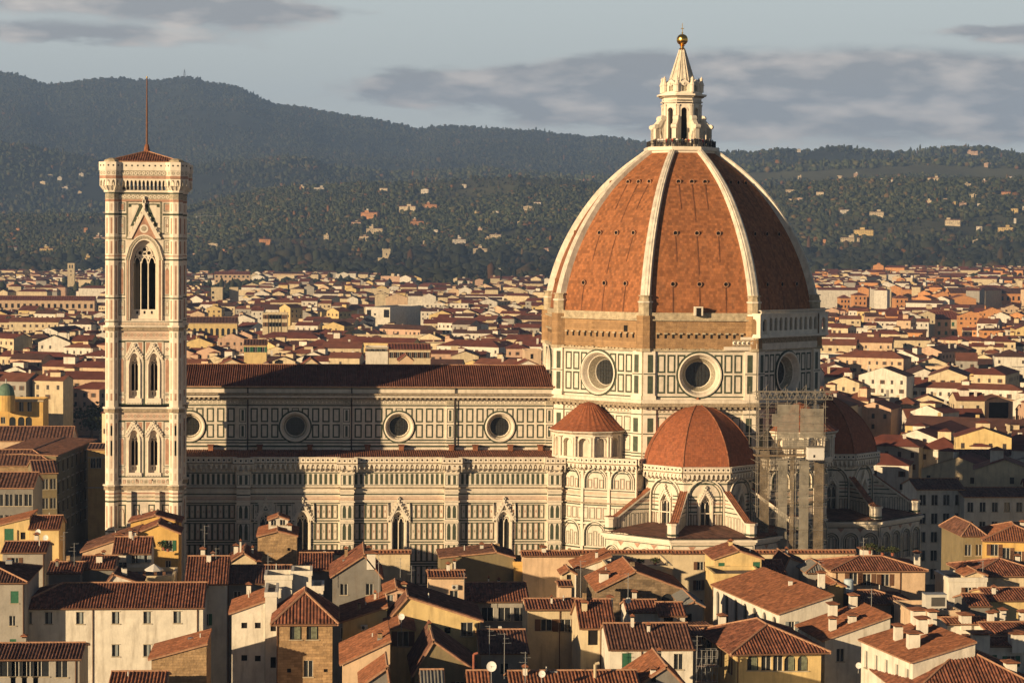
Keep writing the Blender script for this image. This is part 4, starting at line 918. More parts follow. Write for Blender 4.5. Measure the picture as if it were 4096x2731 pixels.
def tribune(C, faces, name, low_faces, dome_faces):
    x0, y0 = C; Z = lambda v: Zat(v, 67.7, 399.5); ZL = lambda v: Zat(v, 67.7, 391.5); t8 = math.tan(math.pi/8)
    ap = 9.55; hs = ap*t8
    T = MB(); O = MB(); G = MB()
    zt, zb = Z(1930), ZL(2170)
    zp0, zp1, zp2 = Z(1928), Z(1893), Z(1868)
    for k in faces:
        f = face_frame(C, ap, k)
        win = (0, 1.25, Z(2118), Z(2030), 'point')
        openwall(T, f, -hs, hs, zb-1, zt, [(0, 1.7, Z(2132), Z(2018), 'point', 1.5)], 0, WHITE)
        gothic_window(CATH, f, 0, 1.7, Z(2132), Z(2018), Z(1962), 2.7, 0, .8, False)
        blind_arch(O, T, f, 0, 6.2, Z(2120), Z(1992), 'round', .35)
        for v0, v1, m in ((1985, 1990, GREEN), (1999, 2004, GREEN), (2013, 2018, PINK), (2027, 2033, GREEN), (2046, 2052, GREEN), (2120, 2126, GREEN), (2138, 2142, GREEN)):
            for a, e in ((-hs, -1.5), (1.5, hs)): quad(O, f, a, e, Z(v1), Z(v0), .03, m)
        for sg in (-1, 1):
            for u in (1.85, 2.75, 3.55): panel(O, f, sg*u-.36, sg*u+.36, Z(2116), Z(2058), .03, GREEN, .09, PINK, .05)
        slab(T, f, -hs-.1, hs+.1, Z(2056), Z(2052), 0, .25, WHITE2); slab(T, f, -hs, hs, zt, zt+.3, 0, .2, WHITE2)
        slab(T, f, -hs-.1, hs+.1, Z(2148), Z(2138), 0, .3, WHITE2)
        quad(O, f, -hs, hs, Z(1940), Z(1935), .03, GREEN); quad(T, f, -hs, hs, zt, zp2-.5, 0, WHITE)
        gallery(G, O, f, -hs-.35, hs+.35, zp0, zp1, zp2, 1.15, .9)
    # dome
    d = MB(); P = [(9.9, Z(1872)), (9.85, Z(1850)), (9.3, Z(1805)), (8.2, Z(1760)), (6.6, Z(1710)), (4.7, Z(1672)), (2.7, Z(1645)), (.75, Z(1632))]; P = prof_fine([(r*1.1 if r > 1 else r, z) for r, z in P], 16); v = 0
    for k in dome_faces:
        a0 = math.pi/4*(k-.5); a1 = a0+math.pi/4; v = 0
        for i in range(len(P)-1):
            pts = [(x0+r*math.sin(a), y0-r*math.cos(a), z) for (r, z), a in ((P[i], a0), (P[i], a1), (P[i+1], a1), (P[i+1], a0))]; h0, h1 = P[i][0]*.383, P[i+1][0]*.383; dv = math.dist(P[i], P[i+1])
            d.poly(pts, DOMES, [(-h0+30*k, v), (h0+30*k, v), (h1+30*k, v+dv), (-h1+30*k, v+dv)]); v += dv
        for i in range(len(P)-1):
            ridgecap(d, *[(x0+(r+.02)*math.sin(a0), y0-(r+.02)*math.cos(a0), z) for r, z in (P[i], P[i+1])], TILEO, .12)
    o = d.build('tribune_dome', CATH)
    d = MB(); octprism(d, C, .8, Z(1634), Z(1624), WHITE2, .6); octprism(d, C, .55, Z(1624), Z(1604), TILEO, .15); d.build('finial', o)
    # sloping buttress walls
    lap = 18.0; R1 = ap/math.cos(math.pi/8); R2 = 18.6
    for k in faces:
        for an in ([math.pi/4*(k-.5), math.pi/4*(k+.5)] if k == faces[-1] else [math.pi/4*(k-.5)]):
            f = FR(C, an); f2 = FR(C, an); f2.U = f.N; f2.N = f.U; b = MB(); OS = []
            zi, zo = Z(1965), Zat(2092, 67.7, 393); zfl = ZL(2150)
            prism(b, f2, [(R1-.3, zfl-.5), (R2-1.2, zfl-.5), (R2-1.2, zo-.5), (R1-.3, zi-.4)], -.45, .45, WHITE)
            for sg in (-1, 1):
                o_ = MB(); OS.append(o_)
                ff = FR(f2.o, 0); ff.U = f2.U; ff.N = (f2.N[0]*sg, f2.N[1]*sg)
                for j in range(7):
                    u = R1+.4+j*.95; zz = zi+(zo-zi)*(u-R1)/(R2-R1)-1.0
                    panel(o_, ff, u, u+.7, Z(2118), min(zz, Z(2062)), .48, GREEN, .09, None)
                for v0, m in ((1999, GREEN), (2013, PINK), (2027, GREEN), (2046, GREEN), (2122, GREEN)):
                    z = Z(v0); ue = R1+(zi-z-.9)/(zi-zo)*(R2-R1) if z > zo else R2-1.4
                    if ue > R1: quad(o_, ff, R1, min(ue, R2-1.4), z-.2, z, .48, m)
            for j in range(1):
                A_ = [(R1-.2, zi), (R2-1.0, zo-.1)]
                p0 = f2.p(R1-.2, zi, -.8); p1 = f2.p(R2-1.0, zo-.1, -.8); p2 = f2.p(R2-1.0, zo-.1, .8); p3 = f2.p(R1-.2, zi, .8)
                roofplane(b, p1, p2, p3, p0, TILEO, .4, .08, WHITE2, .3)
            bt = b.build('buttress', CATH); [o_.build('marble_inlay', bt) for o_ in OS]
            b = MB(); pc = (x0+R2*math.sin(an)*.985, y0-R2*math.cos(an)*.985)
            octprism(b, pc, .95, zfl, Zat(2096, 67.7, 393), WHITE2); octprism(b, pc, 1.1, zfl+.25, zfl+.6, GREEN); octprism(b, pc, 1.15, Zat(2098, 67.7, 393), Zat(2090, 67.7, 393), WHITE); octprism(b, pc, 1.0, Zat(2090, 67.7, 393), Zat(2086, 67.7, 393), TILEO, .3)
            b.build('pedestal', CATH)
    # ring of chapels
    L = MB(); LO = MB(); hl = lap*t8; zc = ZL(2160)
    for k in low_faces:
        f = face_frame(C, lap, k)
        quad(L, f, -hl, hl, 0, zc, 0, WHITE)
        n = 4; p = 2*hl/n
        for j in range(n):
            u = -hl+p*(j+.5); blind_arch(LO, L, f, u, p*.74, ZL(2330), ZL(2238), 'round', .3)
            pol(LO, f, [(u+p*.5-.7, ZL(2186)), (u+p*.5+.7, ZL(2186)), (u+p*.5, ZL(2204))], .03, PINK) if j < n-1 else None
            for q in (-1, 0, 1): panel(LO, f, u+q*.75-.32, u+q*.75+.32, ZL(2330), ZL(2222 if q == 0 else 2232), .03, GREEN, .08, PINK if q else None)
        frame(LO, f, -hl+.2, hl-.2, ZL(2400), ZL(2182), .14, .03, GREEN); quad(LO, f, -hl, hl, ZL(2305), ZL(2299), .03, GREEN)
        slab(L, f, -hl-.2, hl+.2, ZL(2176), ZL(2168), 0, .35, WHITE2); slab(L, f, -hl-.4, hl+.4, ZL(2168), ZL(2158), -.5, .7, WHITE2)
        L.poly([f.p(-hl-.2, zc+.4, .4), f.p(hl+.2, zc+.4, .4), face_frame(C, ap, k).p(hs, ZL(2150)+1.2, 0), face_frame(C, ap, k).p(-hs, ZL(2150)+1.2, 0)], TILEB)
    T.build('tribune_wall', CATH); G.build('gallery', CATH); O.build('marble_inlay', CATH)
    o = L.build('chapel_wall', CATH); LO.build('marble_inlay', o)
DOMES = mk('small_dome_terracotta', (0.29, 0.095, 0.042), 0.85, 0.14, 1.0, uvtile=(0.35, 0.4, 0), tile_var=0.2, dirt=0.25)
tribune((67.4, 409.6), (-2, -1, 0, 1, 2), 'south', (-1, 0, 1, 2), range(-3, 5))
tribune((96.2, 435.0), (0, 1, 2, 3, 4), 'east', (0, 1, 2, 3), range(-2, 6))
def exedra(cx, cy, faces, kscaf=False):
    Z = lambda v: Zat(v, 47.9, 410)
    b = MB(); o = MB(); zb, zt = Z(1850), Z(1735); Rr = 6.2
    n = 10; 
    for k in range(-5, 8):
        an = R(-45)+R(30)*k if not kscaf else R(45)+R(30)*k
        an = math.radians(-15)+math.pi*2/12*k
        f = FR((cx+Rr*math.sin(an), cy-Rr*math.cos(an)), an); h = Rr*math.tan(math.pi/12)+.02
        openwall(b, f, -h, h, zb, zt, [(0, 1.75, Z(1828), Z(1772), 'round')], 0, WHITE2, .9, WHITE, WHITE)
        archband(b, f, 0, 1.8, Z(1772), 'round', .16, 0, .12, WHITE2)
        for q in (-.32, .32): b.tube(f.p(h+q*.8, Z(1828), .1), f.p(h+q*.8, Z(1748), .1), .2, WHITE2, 8); slab(b, f, h+q*.8-.26, h+q*.8+.26, Z(1750), Z(1744), -.1, .4, WHITE)
        slab(b, f, -h-.1, h+.1, Z(1744), Z(1736), -.4, .45, WHITE2); slab(b, f, -h-.2, h+.2, Z(1736), Z(1729), -.4, .75, CORN); slab(b, f, -h-.2, h+.2, Z(1729), Z(1725), -.4, 1.0, WHITE2)
        slab(b, f, -h, h, Z(1836), Z(1828), -.3, .4, WHITE2)
    r = MB(); re = 7.15; ze = Z(1724); za = Z(1614)
    for k in range(36):
        a0 = 6.28319*k/36; a1 = a0+6.28319/36; P = [(re, ze), (5.6, Z(1700)), (3.6, Z(1662)), (1.6, Z(1626)), (0.02, za)]; v = 0
        for (ra, z1), (rb_, z2) in zip(P, P[1:]):
            dv = math.dist((ra, z1), (rb_, z2))
            am = (a0+a1)/2; q = lambda r_, a, z, u: (cx+(r_+u)*math.sin(a), cy-(r_+u)*math.cos(a), z)
            r.poly([q(ra, a0, z1, 0), q(ra, am, z1, .12), q(rb_, am, z2, .1*(rb_ > .1)), q(rb_, a0, z2, 0)], DOMES, [(k*.5, v), (k*.5+.2, v), (k*.5+.2, v+dv), (k*.5, v+dv)])
            r.poly([q(ra, am, z1, .12), q(ra, a1, z1, 0), q(rb_, a1, z2, 0), q(rb_, am, z2, .1*(rb_ > .1))], DOMES, [(k*.5+.2, v), (k*.5+.5, v), (k*.5+.5, v+dv), (k*.5+.2, v+dv)]); v += dv
    w = b.build('exedra', CATH); r.build('exedra_roof', w)
exedra(47.9, 416.0, None)
exedra(87.6, 415.2, None, True)
def sacristy(mirror=False):
    """angled block between aisle and tribune, carrying the exedra"""
    M = (lambda x: 2*DC[0]-x) if mirror else (lambda x: x)
    Z = lambda v: Zat(v, 48, 406)
    pts = [(M(Xat(2247, YA, 1950)), YA), (M(Xat(2330, 409.6, 1950)), 409.6), (M(Xat(2543, 405.3, 1950)), 405.3), (M(Xat(2575, 407.5, 1950)), 407.5)]
    b = MB(); o = MB(); g = MB()
    segs = list(zip(pts, pts[1:]))
    for i, (p, q) in enumerate(segs):
        if mirror: p, q = q, p
        an = math.atan2(q[1]-p[1], q[0]-p[0]); L = math.dist(p, q); f = FR(p, an)
        if L < .3: continue
        zt = Z(1887); quad(b, f, 0, L, 0, Z(1836), 0, WHITE)
        na = (1, 2, 1)[i]; w = L/na
        for j in range(na):
            u = w*(j+.5); 
            aw = min(4.2, w*.78)
            if i < 2:
                blind_arch(o, b, f, u, aw, Z(1958), Z(1925), 'round', .3); blind_arch(o, b, f, u, aw, Z(2190), Z(2138), 'round', .3)
                for q_ in (-1, 0, 1):
                    if aw > 3 or q_ == 0: panel(o, f, u+q_*1.1-.42, u+q_*1.1+.42, Z(1958), Z(1915 if q_ == 0 else 1922), .03, GREEN, .09, PINK, .05); panel(o, f, u+q_*.95-.36, u+q_*.95+.36, Z(2190), Z(2130 if q_ == 0 else 2138), .03, GREEN, .08, INLAY, .05)
            for q_ in (-1.5, -.5, .5, 1.5):
                c = u+q_*w/4; panel(o, f, c-w*.105, c+w*.105, Z(2082), Z(2035), .03, GREEN, .09, PINK if q_ > 0 else INLAY, .05)
            slab(b, f, w*j-.25, w*j+.25, 0, zt, 0, .3, WHITE2)
        for v0, v1, m in ((1964, 1968, GREEN), (1972, 1985, PALEPINK), (1990, 1994, GREEN), (2002, 2012, PALEPINK), (2023, 2028, GREEN), (2088, 2093, GREEN), (2104, 2108, GREEN), (2196, 2202, GREEN), (1893, 1897, GREEN), (2250, 2256, GREEN)): quad(o, f, 0, L, Z(v1), Z(v0), .035, m)
        slab(b, f, -.2, L+.2, Z(2020), Z(2014), 0, .3, CORN); slab(b, f, -.1, L+.1, Z(2102), Z(2096), 0, .25, WHITE2); slab(b, f, -.1, L+.1, Z(1962), Z(1959), 0, .2, WHITE2)
        gallery(g, o, f, -.4, L+.4, Z(1887), Z(1860), Z(1834), .9, .93)
    b.poly([(x, y, Z(1845)) for x, y in pts]+[(M(57.0), 409.8, Z(1845)), (M(42.6), 424.5, Z(1845))], RAW)
    w = b.build('sacristy_wall', CATH); o.build('marble_inlay', w); g.build('gallery', w)
sacristy(); sacristy(True)
# ------------------------------------------------------------------ ground, hills, far mountain
def lerp_tab(u, T): return float(np.interp(u, [a for a, b in T], [b for a, b in T]))
SKYL = [(-600, 330), (0, 300), (60, 305), (120, 325), (175, 345), (240, 345), (300, 335), (400, 322), (480, 320), (560, 328), (640, 330), (700, 315), (735, 312), (780, 320), (840, 340), (900, 345), (960, 360), (1000, 380), (1080, 420), (1200, 435), (1300, 455), (1400, 470), (1500, 485), (1600, 505), (1670, 522), (1740, 510), (1830, 512), (1930, 520), (2050, 525), (2150, 532), (2250, 545), (2340, 555), (2420, 550), (2500, 565), (2600, 580), (2800, 600), (2900, 606), (3000, 610), (3047, 600), (3140, 596), (3230, 598), (3345, 583), (3420, 592), (3489, 601), (3545, 609), (3652, 606), (3700, 594), (3755, 587), (3862, 584), (3930, 590), (4002, 604), (4096, 622), (4700, 640)]
CREST_B = [(-600, 560), (0, 610), (200, 660), (400, 680), (700, 700), (1000, 680), (1200, 668), (1500, 676), (1900, 660), (2300, 690), (2700, 680), (3050, 655), (3400, 650), (3700, 640), (4096, 655), (4700, 660)]
CREST_C = [(-600, 880), (0, 860), (300, 850), (600, 840), (774, 803), (928, 756), (1131, 728), (1293, 732), (1557, 725), (1854, 710), (2051, 700), (2250, 716), (2400, 745), (2700, 760), (3050, 740), (3150, 728), (3400, 720), (3600, 712), (3900, 716), (4096, 725), (4700, 740)]
FOOT = [(-600, 1130), (0, 1110), (800, 1100), (1500, 1092), (2200, 1098), (3200, 1100), (3500, 1075), (4096, 1070), (4700, 1070)]
NU = 300; US = np.linspace(-500, 4600, NU)
def horizon(u): return 980+0.008*(u-2048)
def noise2(seed, n=24):
    r = np.random.default_rng(seed); k = r.normal(size=(n, 2)); k /= np.linalg.norm(k, axis=1)[:, None]; fr = 2**r.uniform(0, 4.2, n); ph = r.uniform(0, 6.28, n)
    return lambda x, y: sum(np.sin((x*k[i, 0]+y*k[i, 1])*fr[i]+ph[i])/fr[i]**0.9 for i in range(n))/2.2
nz = noise2(3)
def terr_rows(u):
    """(distance, height) knots along one azimuth"""
    hz = horizon(u); zf = lambda v, d: H-(v-hz)*d/9000.0
    w = min(max((u-2300)/700, 0), 1); w = w*w*(3-2*w)
    dC = 5200-500*w; dB = 7200-1100*w; dM = 10800-3600*w
    zfo = zf(lerp_tab(u, FOOT), 3600)
    zC = zf(lerp_tab(u, CREST_C), dC); zB = zf(lerp_tab(u, CREST_B), dB); zM = zf(lerp_tab(u, SKYL), dM)
    zm = zf(lerp_tab(u, FOOT)-60, 3850)
    return [(300, 0), (1500, 0), (2600, zfo*.35), (3300, zfo*.8), (3600, zfo), (3850, zm), (dC, zC), (dC+350, zC-62), (dC+800, zC-80), (dB, zB), (dB+400, zB-45), (dB+800, zB-30), ((dB+700+dM)/2, (zB+zM)/2-25), (dM, zM), (dM+500, zM-40), (dM+2500, zM-250)]
DS = np.concatenate([np.linspace(300, 3400, 14), np.linspace(3500, 6200, 60), np.linspace(6280, 13500, 80)])
ZT = np.zeros((len(DS), NU))
for j, u in enumerate(US):
    k = terr_rows(u); ZT[:, j] = np.interp(DS, [a for a, b in k], [b for a, b in k])
for _ in range(2): ZT[1:-1] = (ZT[:-2]+2*ZT[1:-1]+ZT[2:])/4
def ray_xy(u, d):
    a = (u-2048)/9000.0; x = a*d; return x*math.cos(YAW)+d*math.sin(YAW), -x*math.sin(YAW)+d*math.cos(YAW)
XY = np.array([[ray_xy(u, d) for u in US] for d in DS])
DD = DS[:, None]
amp = np.clip((DD-3400)/1500, 0, 1)*np.where(DD > 6500, 30, 13)
nzv = nz(XY[..., 0]/900, XY[..., 1]/900)+0.45*nz(XY[..., 0]/260+7, XY[..., 1]/260)
ZT += amp*nzv*np.clip(1-np.abs(0), 0, 1)
# keep the measured skyline: recentre each azimuth's top
for j, u in enumerate(US):
    hz = horizon(u); v = hz-(ZT[:, j]-H)*9000/DS; far = DS > (6600 if u > 2500 else 8500)
    err = lerp_tab(u, SKYL)-v[far].min(); ZT[:, j] -= err*DS/9000*np.clip((DS-6200)/1500, 0, 1)
def ground_z(u, d):
    j = np.clip((u-US[0])/(US[1]-US[0]), 0, NU-1.001); i = np.clip(np.interp(d, DS, np.arange(len(DS))), 0, len(DS)-1.001)
    j0 = int(j); i0 = int(i); a = j-j0; b = i-i0
    return float(ZT[i0, j0]*(1-a)*(1-b)+ZT[i0, j0+1]*a*(1-b)+ZT[i0+1, j0]*(1-a)*b+ZT[i0+1, j0+1]*a*b)
def hit(u, v, lift=0, dmin=1500):
    """where the sight line of a pixel meets the land"""
    hz = horizon(u); d = dmin
    while d < 13000:
        if H-(v-hz)*d/9000 <= ground_z(u, d)+lift: return d
        d += 15
    return None
def add_np(name, V, F, mats, mi=None, tint=None, loc=(0, 0, 0), smooth=False):
    me = bpy.data.meshes.new(name); V = np.asarray(V, dtype=np.float32); F = np.asarray(F, dtype=np.int32); k = F.shape[1]
    me.vertices.add(len(V)); me.vertices.foreach_set('co', V.ravel()); me.loops.add(F.size); me.loops.foreach_set('vertex_index', F.ravel())
    me.polygons.add(len(F)); me.polygons.foreach_set('loop_start', np.arange(0, F.size, k, dtype=np.int32)); me.polygons.foreach_set('loop_total', np.full(len(F), k, dtype=np.int32))
    for m in mats: me.materials.append(m)
    if mi is not None: me.polygons.foreach_set('material_index', np.asarray(mi, dtype=np.int32))
    if tint is not None:
        ca = me.color_attributes.new('tint', 'FLOAT_COLOR', 'POINT'); ca.data.foreach_set('color', np.hstack([tint, np.ones((len(tint), 1))]).astype(np.float32).ravel())
    if smooth: me.polygons.foreach_set('use_smooth', [True]*len(F))
    me.update(calc_edges=True); o = bpy.data.objects.new(name, me); COL.objects.link(o); o.location = loc; return o
FOREST = mk('forest_floor', (0.085, 0.085, 0.042), 0.95, 0.5, 0.006)
MOUNT = mk('mountain_forest', (0.02, 0.026, 0.017), 0.95, 0.55, 0.01, bump=0.0)  # cloud shade over the mountain put into this dark colour
GROUND = mk('city_ground', (0.085, 0.075, 0.065), 0.95, 0.25, 0.05)
def land():
    V = np.dstack([XY, ZT[..., None]]).reshape(-1, 3); q = []; mi = []
    for i in range(len(DS)-1):
        a = np.arange(NU-1)+i*NU; q.append(np.stack([a, a+1, a+1+NU, a+NU], 1)); mi += [0 if DS[i] < 3560 else (1 if DS[i] < 6100 else 2)]*(NU-1)
    F = np.concatenate(q); mi = np.array(mi)
    # one object per kind of land
    for nm, sel, m in (('hills', mi == 1, FOREST), ('far_mountains', mi == 2, MOUNT)):
        Fs = F[sel]; us, inv = np.unique(Fs, return_inverse=True)
        kind(add_np(nm, V[us], inv.reshape(Fs.shape), [m], smooth=True))
    Fs = F[mi == 0]; us, inv = np.unique(Fs, return_inverse=True); Vg = V[us].copy()
    g = MB()
    o = add_np('ground', Vg, inv.reshape(Fs.shape), [GROUND]); kind(o)
    g.poly([(-4000, -400, -.3), (4000, -400, -.3), (9000, 9000, -.3), (-5000, 9000, -.3)], GROUND); kind(g.build('outer_ground', None, (0, 0, 0)))
land()
# ------------------------------------------------------------------ woods: one mass of crowns over the hills
WOOD = mk('woodland_foliage', (1, 1, 1), 0.9, 0.25, 0.05, attr=True)
def icosa():
    p = (1+5**.5)/2; v = np.array([(-1, p, 0), (1, p, 0), (-1, -p, 0), (1, -p, 0), (0, -1, p), (0, 1, p), (0, -1, -p), (0, 1, -p), (p, 0, -1), (p, 0, 1), (-p, 0, -1), (-p, 0, 1)])/1.9
    f = np.array([(0, 11, 5), (0, 5, 1), (0, 1, 7), (0, 7, 10), (0, 10, 11), (1, 5, 9), (5, 11, 4), (11, 10, 2), (10, 7, 6), (7, 1, 8), (3, 9, 4), (3, 4, 2), (3, 2, 6), (3, 6, 8), (3, 8, 9), (4, 9, 5), (2, 4, 11), (6, 2, 10), (8, 6, 7), (9, 8, 1)])
    return v, f
ICO = icosa()
def pick_tint(r, n, dry=0.0):
    pal = np.array([(0.030, 0.038, 0.016), (0.042, 0.050, 0.020), (0.055, 0.060, 0.024), (0.075, 0.070, 0.028), (0.022, 0.030, 0.016), (0.105, 0.070, 0.026), (0.15, 0.07, 0.022)])
    p = np.array([.27, .27, .17, .11, .12, .04, .02]); return pal[r.choice(7, n, p=p)]*r.uniform(.75, 1.28, (n, 1))
GLADES = []
def edge_d(x): return 3240+float(nz(x/520, 3.3))*260
def grove_lim(d): return float(np.interp(d, [1500, 2300, 3000, 3560], [1.1, .6, .25, -.1]))
def in_glade(P):
    w = np.stack([P[:, 0], P[:, 1], P[:, 2]+4-H], 1); dd = w @ _f; u = CX+FPX*(w @ _r)/dd; v = CY-FPX*(w @ _u)/dd; bad = np.zeros(len(P), bool)
    for (gu, gv, gw, gd) in GLADES: bad |= (np.abs(u-gu) < gw*.62+8) & (v > gv-gw*.25-8) & (v < gv+gw*.12+5) & (dd < gd+15) & (dd > gd-700)
    return bad
def scatter(name, n, dlo, dhi, umin, umax, size, seed, openness=0.0, power=1.0):
    r = np.random.default_rng(seed); v0, f0 = ICO; pts = []; 
    while len(pts) < n:
        u = r.uniform(umin, umax); d = dlo+(dhi-dlo)*r.random()**power; x, y = ray_xy(u, d)
        q = float(nz(x/420+3, y/420))*.6+float(nz(x/150-5, y/150+2))*.55
        if name == 'park_woods' and d < edge_d(x): continue
        if name == 'town_greenery':
            if float(nz(x/310, y/310)) < grove_lim(d): continue
        elif q > 0.75-openness and r.random() < .93: continue
        pts.append((x, y, ground_z(u, d), q))
    P = np.array(pts)
    if GLADES: P = P[~in_glade(P)]; n = len(P)
    s = size*np.minimum(r.lognormal(0, .4, n), 1.9); tall = r.random(n) < .13
    V = v0[None]*(1+r.uniform(-.28, .28, (n, 12, 1))); sc = np.stack([s*r.uniform(.8, 1.3, n), s*r.uniform(.8, 1.3, n), s*r.uniform(.75, 1.2, n)], 1)
    sc[tall] *= np.array([.45, .45, 1.5]); V = V*sc[:, None, :]+P[:, None, :3]; V[..., 2] += (sc[:, 2]*.75)[:, None]
    F = (f0[None]+12*np.arange(n)[:, None, None]).reshape(-1, 3); dist_ = np.hypot(P[:, 0], P[:, 1])[:, None]; far_ = np.interp(dist_, [6500, 9000], [1.0, .5])
    T = np.repeat(pick_tint(r, n)*{'far_woods': far_, 'park_woods': .5, 'town_greenery': .8}.get(name, 1.0)*(1+.45*np.clip(-P[:, 3:4], -.9, 1.1)), 12, 0)
    o = add_np(name, V.reshape(-1, 3), F, [WOOD], tint=T, smooth=False); kind(o, 'stuff'); tag(o, {'near_woods': 'dark mixed woodland with autumn patches covering the hills behind the city', 'park_woods': 'dense dark belt of tall trees along the foot of the hills', 'town_greenery': 'scattered groves and garden trees between the farthest houses', 'far_woods': 'blue hazed forest covering the far mountain and its skyline'}[name], 'woods')
#SCATTER

# ------------------------------------------------------------------ haze
hm = bpy.data.materials.new('haze_air'); hm.use_nodes = True; ht = hm.node_tree; ht.nodes.clear()
pv = nd(ht, 'ShaderNodeVolumePrincipled'); pv.inputs['Density'].default_value = HAZE_D; pv.inputs['Color'].default_value = (0.35, 0.56, 1.0, 1); pv.inputs['Anisotropy'].default_value = 0.0
ho = nd(ht, 'ShaderNodeOutputMaterial'); ht.links.new(pv.outputs[0], ho.inputs['Volume'])
hb = MB(); hb.box(-7000, 9500, -900, 15500, -320, 1100, hm); kind(hb.build('haze', None, (0, 0, 0)), 'stuff'); HZ = bpy.data.objects['haze']; tag(HZ, 'thin blue haze between the city and the far mountains', 'haze')
def plaster(n, c, v=.1): return mk(n, c, .9, v+.05, .5, bump=.35, bscale=3, dirt=.42)
CREAM = plaster('cream_plaster', (.60, .50, .33)); WHT = plaster('white_plaster', (.66, .62, .53)); OCH = plaster('ochre_plaster', (.52, .35, .14)); YEL = plaster('yellow_plaster', (.62, .47, .22))
PNK = plaster('pink_plaster', (.55, .37, .26)); ORG = plaster('orange_plaster', (.60, .29, .12)); GRY = plaster('grey_plaster', (.33, .31, .27)); PEA = plaster('pale_peach_plaster', (.60, .44, .29)); DGR = plaster('sooty_grey_plaster', (.20, .19, .17))  # the last one is a darker grey plaster
STN = mk('rubble_stone', (.34, .23, .125), .95, .25, 1.0, bump=.9, bscale=3, brick=(.9, .33), tile_var=.2, dirt=.2)
STN2 = mk('pale_stone_trim', (.42, .36, .26), .85, .2, 1.0)
PANE = mk('window_glass', (.025, .028, .03), .12, .2, 1, spec=.6); FRM = mk('white_window_frame', (.55, .53, .47), .6, .1, 1); BRN = mk('brown_shutter', (.13, .065, .035), .7, .2, 3); GRN = mk('green_shutter', (.03, .12, .065), .7, .2, 3); GSH = mk('grey_shutter', (.24, .27, .27), .7, .1, 3)
CURT = mk('striped_curtain', (.20, .22, .15), .9, .4, 3); METAL = mk('grey_metal', (.35, .35, .34), .5, .1, 2, metal=.3); DISHM = mk('dish_white', (.6, .6, .58), .5, .06, 2); PIPE = mk('terracotta_pipe', (.3, .1, .06), .8, .2, 3); TARW = mk('white_canvas', (.62, .60, .56), .9, .06, 1)
FLATR = mk('flat_roof_felt', (.16, .13, .11), .95, .3, 1.2)
def local(P0, ang):
    c, s = math.cos(ang), math.sin(ang); return lambda x, y: (P0[0]+c*x-s*y, P0[1]+s*x+c*y)
def solve_w(P0, ang, u1, z):
    lo, hi = .5, 90
    for _ in range(40):
        m = (lo+hi)/2; x, y = local(P0, ang)(m, 0)
        if PX(x, y, z)[0] < u1: lo = m
        else: hi = m
    return lo
def window(parent, f, uc, zc, w, h, st, depth=.22):
    b = MB(); zb, zt = zc-h/2, zc+h/2
    if st != 'd': slab(b, f, uc-w/2-.12, uc+w/2+.12, zb-.12, zb, -.05, .12, STN2)
    if st in 'psgGwc':
        fm = FRM if st != 'p' else FRM
        for a, e in ((uc-w/2, uc-w/2+.07), (uc+w/2-.07, uc+w/2), (uc-.04, uc+.04)): slab(b, f, a, e, zb, zt, -depth, -depth+.08, fm)
        slab(b, f, uc-w/2, uc+w/2, zt-.07, zt, -depth, -depth+.08, fm)
    if st == 'w': slab(b, f, uc-w*.0, uc+w*.28, zb+.05, zt-.05, -depth, -depth+.16, GSH); slab(b, f, uc-w/2-.1, uc+w/2+.1, zt, zt+.08, 0, .08, STN2)
    if st in 'H': slab(b, f, uc-w/2-.25, uc+w/2+.25, zt+.25, zt+.4, 0, .3, STN2); slab(b, f, uc-w/2-.12, uc+w/2+.12, zt, zt+.25, 0, .06, STN2)
    o = b.build('window', parent) if b.f else None
    g = MB()
    if st in 'aA':
        pol(g, f, [(uc-w/2, zb)]+archpts(uc, w, zt-w/2, 'round', None, 8)+[(uc+w/2, zb)], -depth+.01, PANE)
    else: quad(g, f, uc-w/2, uc+w/2, zb, zt, -depth+.01, PANE if st != 'd' else VOID)
    if o is None: g.build('window', parent); return
    g.build('pane', o)
    if st in 'sgG':
        for sg in (-1, 1):
            s = MB(); a, e = sorted((uc+sg*w/2, uc+sg*(w+.06)*1.0)); slab(s, f, a, e, zb, zt, .01, .06, {'s': BRN, 'g': GRN, 'G': GSH}[st]); 
            for k in range(7): slab(s, f, a+.06, e-.06, zb+h*(k+.3)/7, zb+h*(k+.6)/7, .06, .075, {'s': BRN, 'g': GRN, 'G': GSH}[st])
            s.build('shutter', o)
    if st == 'c':
        s = MB(); slab(s, f, uc-w/2, uc+w/2, zb, zt, -.1, -.04, GRN); s.build('shutter', o)
    if st == 'C':
        s = MB()
        for k in range(5): slab(s, f, uc-w*.1+k*w*.1, uc-w*.1+k*w*.1+w*.07, zb+.05, zt-.1, -.15, -.08-.03*(k % 2), CURT)
        s.build('curtain', o)
def chimney(parent, x, y, z, h=1.4, w=.6, cap=True, mat=None):
    b = MB(); mat = mat or WHT; b.box(x-w/2, x+w/2, y-w/2, y+w/2, z-.9, z+h, mat)
    if cap:
        b.box(x-w*.42, x+w*.42, y-w*.42, y+w*.42, z+h, z+h+.18, VOID); b.box(x-w*.75, x+w*.75, y-w*.75, y+w*.75, z+h+.18, z+h+.3, TILEO)
        b.poly([(x-w*.7, y-w*.7, z+h+.3), (x+w*.7, y-w*.7, z+h+.3), (x, y, z+h+.55)], TILEO); b.poly([(x+w*.7, y-w*.7, z+h+.3), (x+w*.7, y+w*.7, z+h+.3), (x, y, z+h+.55)], TILEO); b.poly([(x-w*.7, y+w*.7, z+h+.3), (x-w*.7, y-w*.7, z+h+.3), (x, y, z+h+.55)], TILEO)
    b.build('chimney', parent)
FOOTP = []
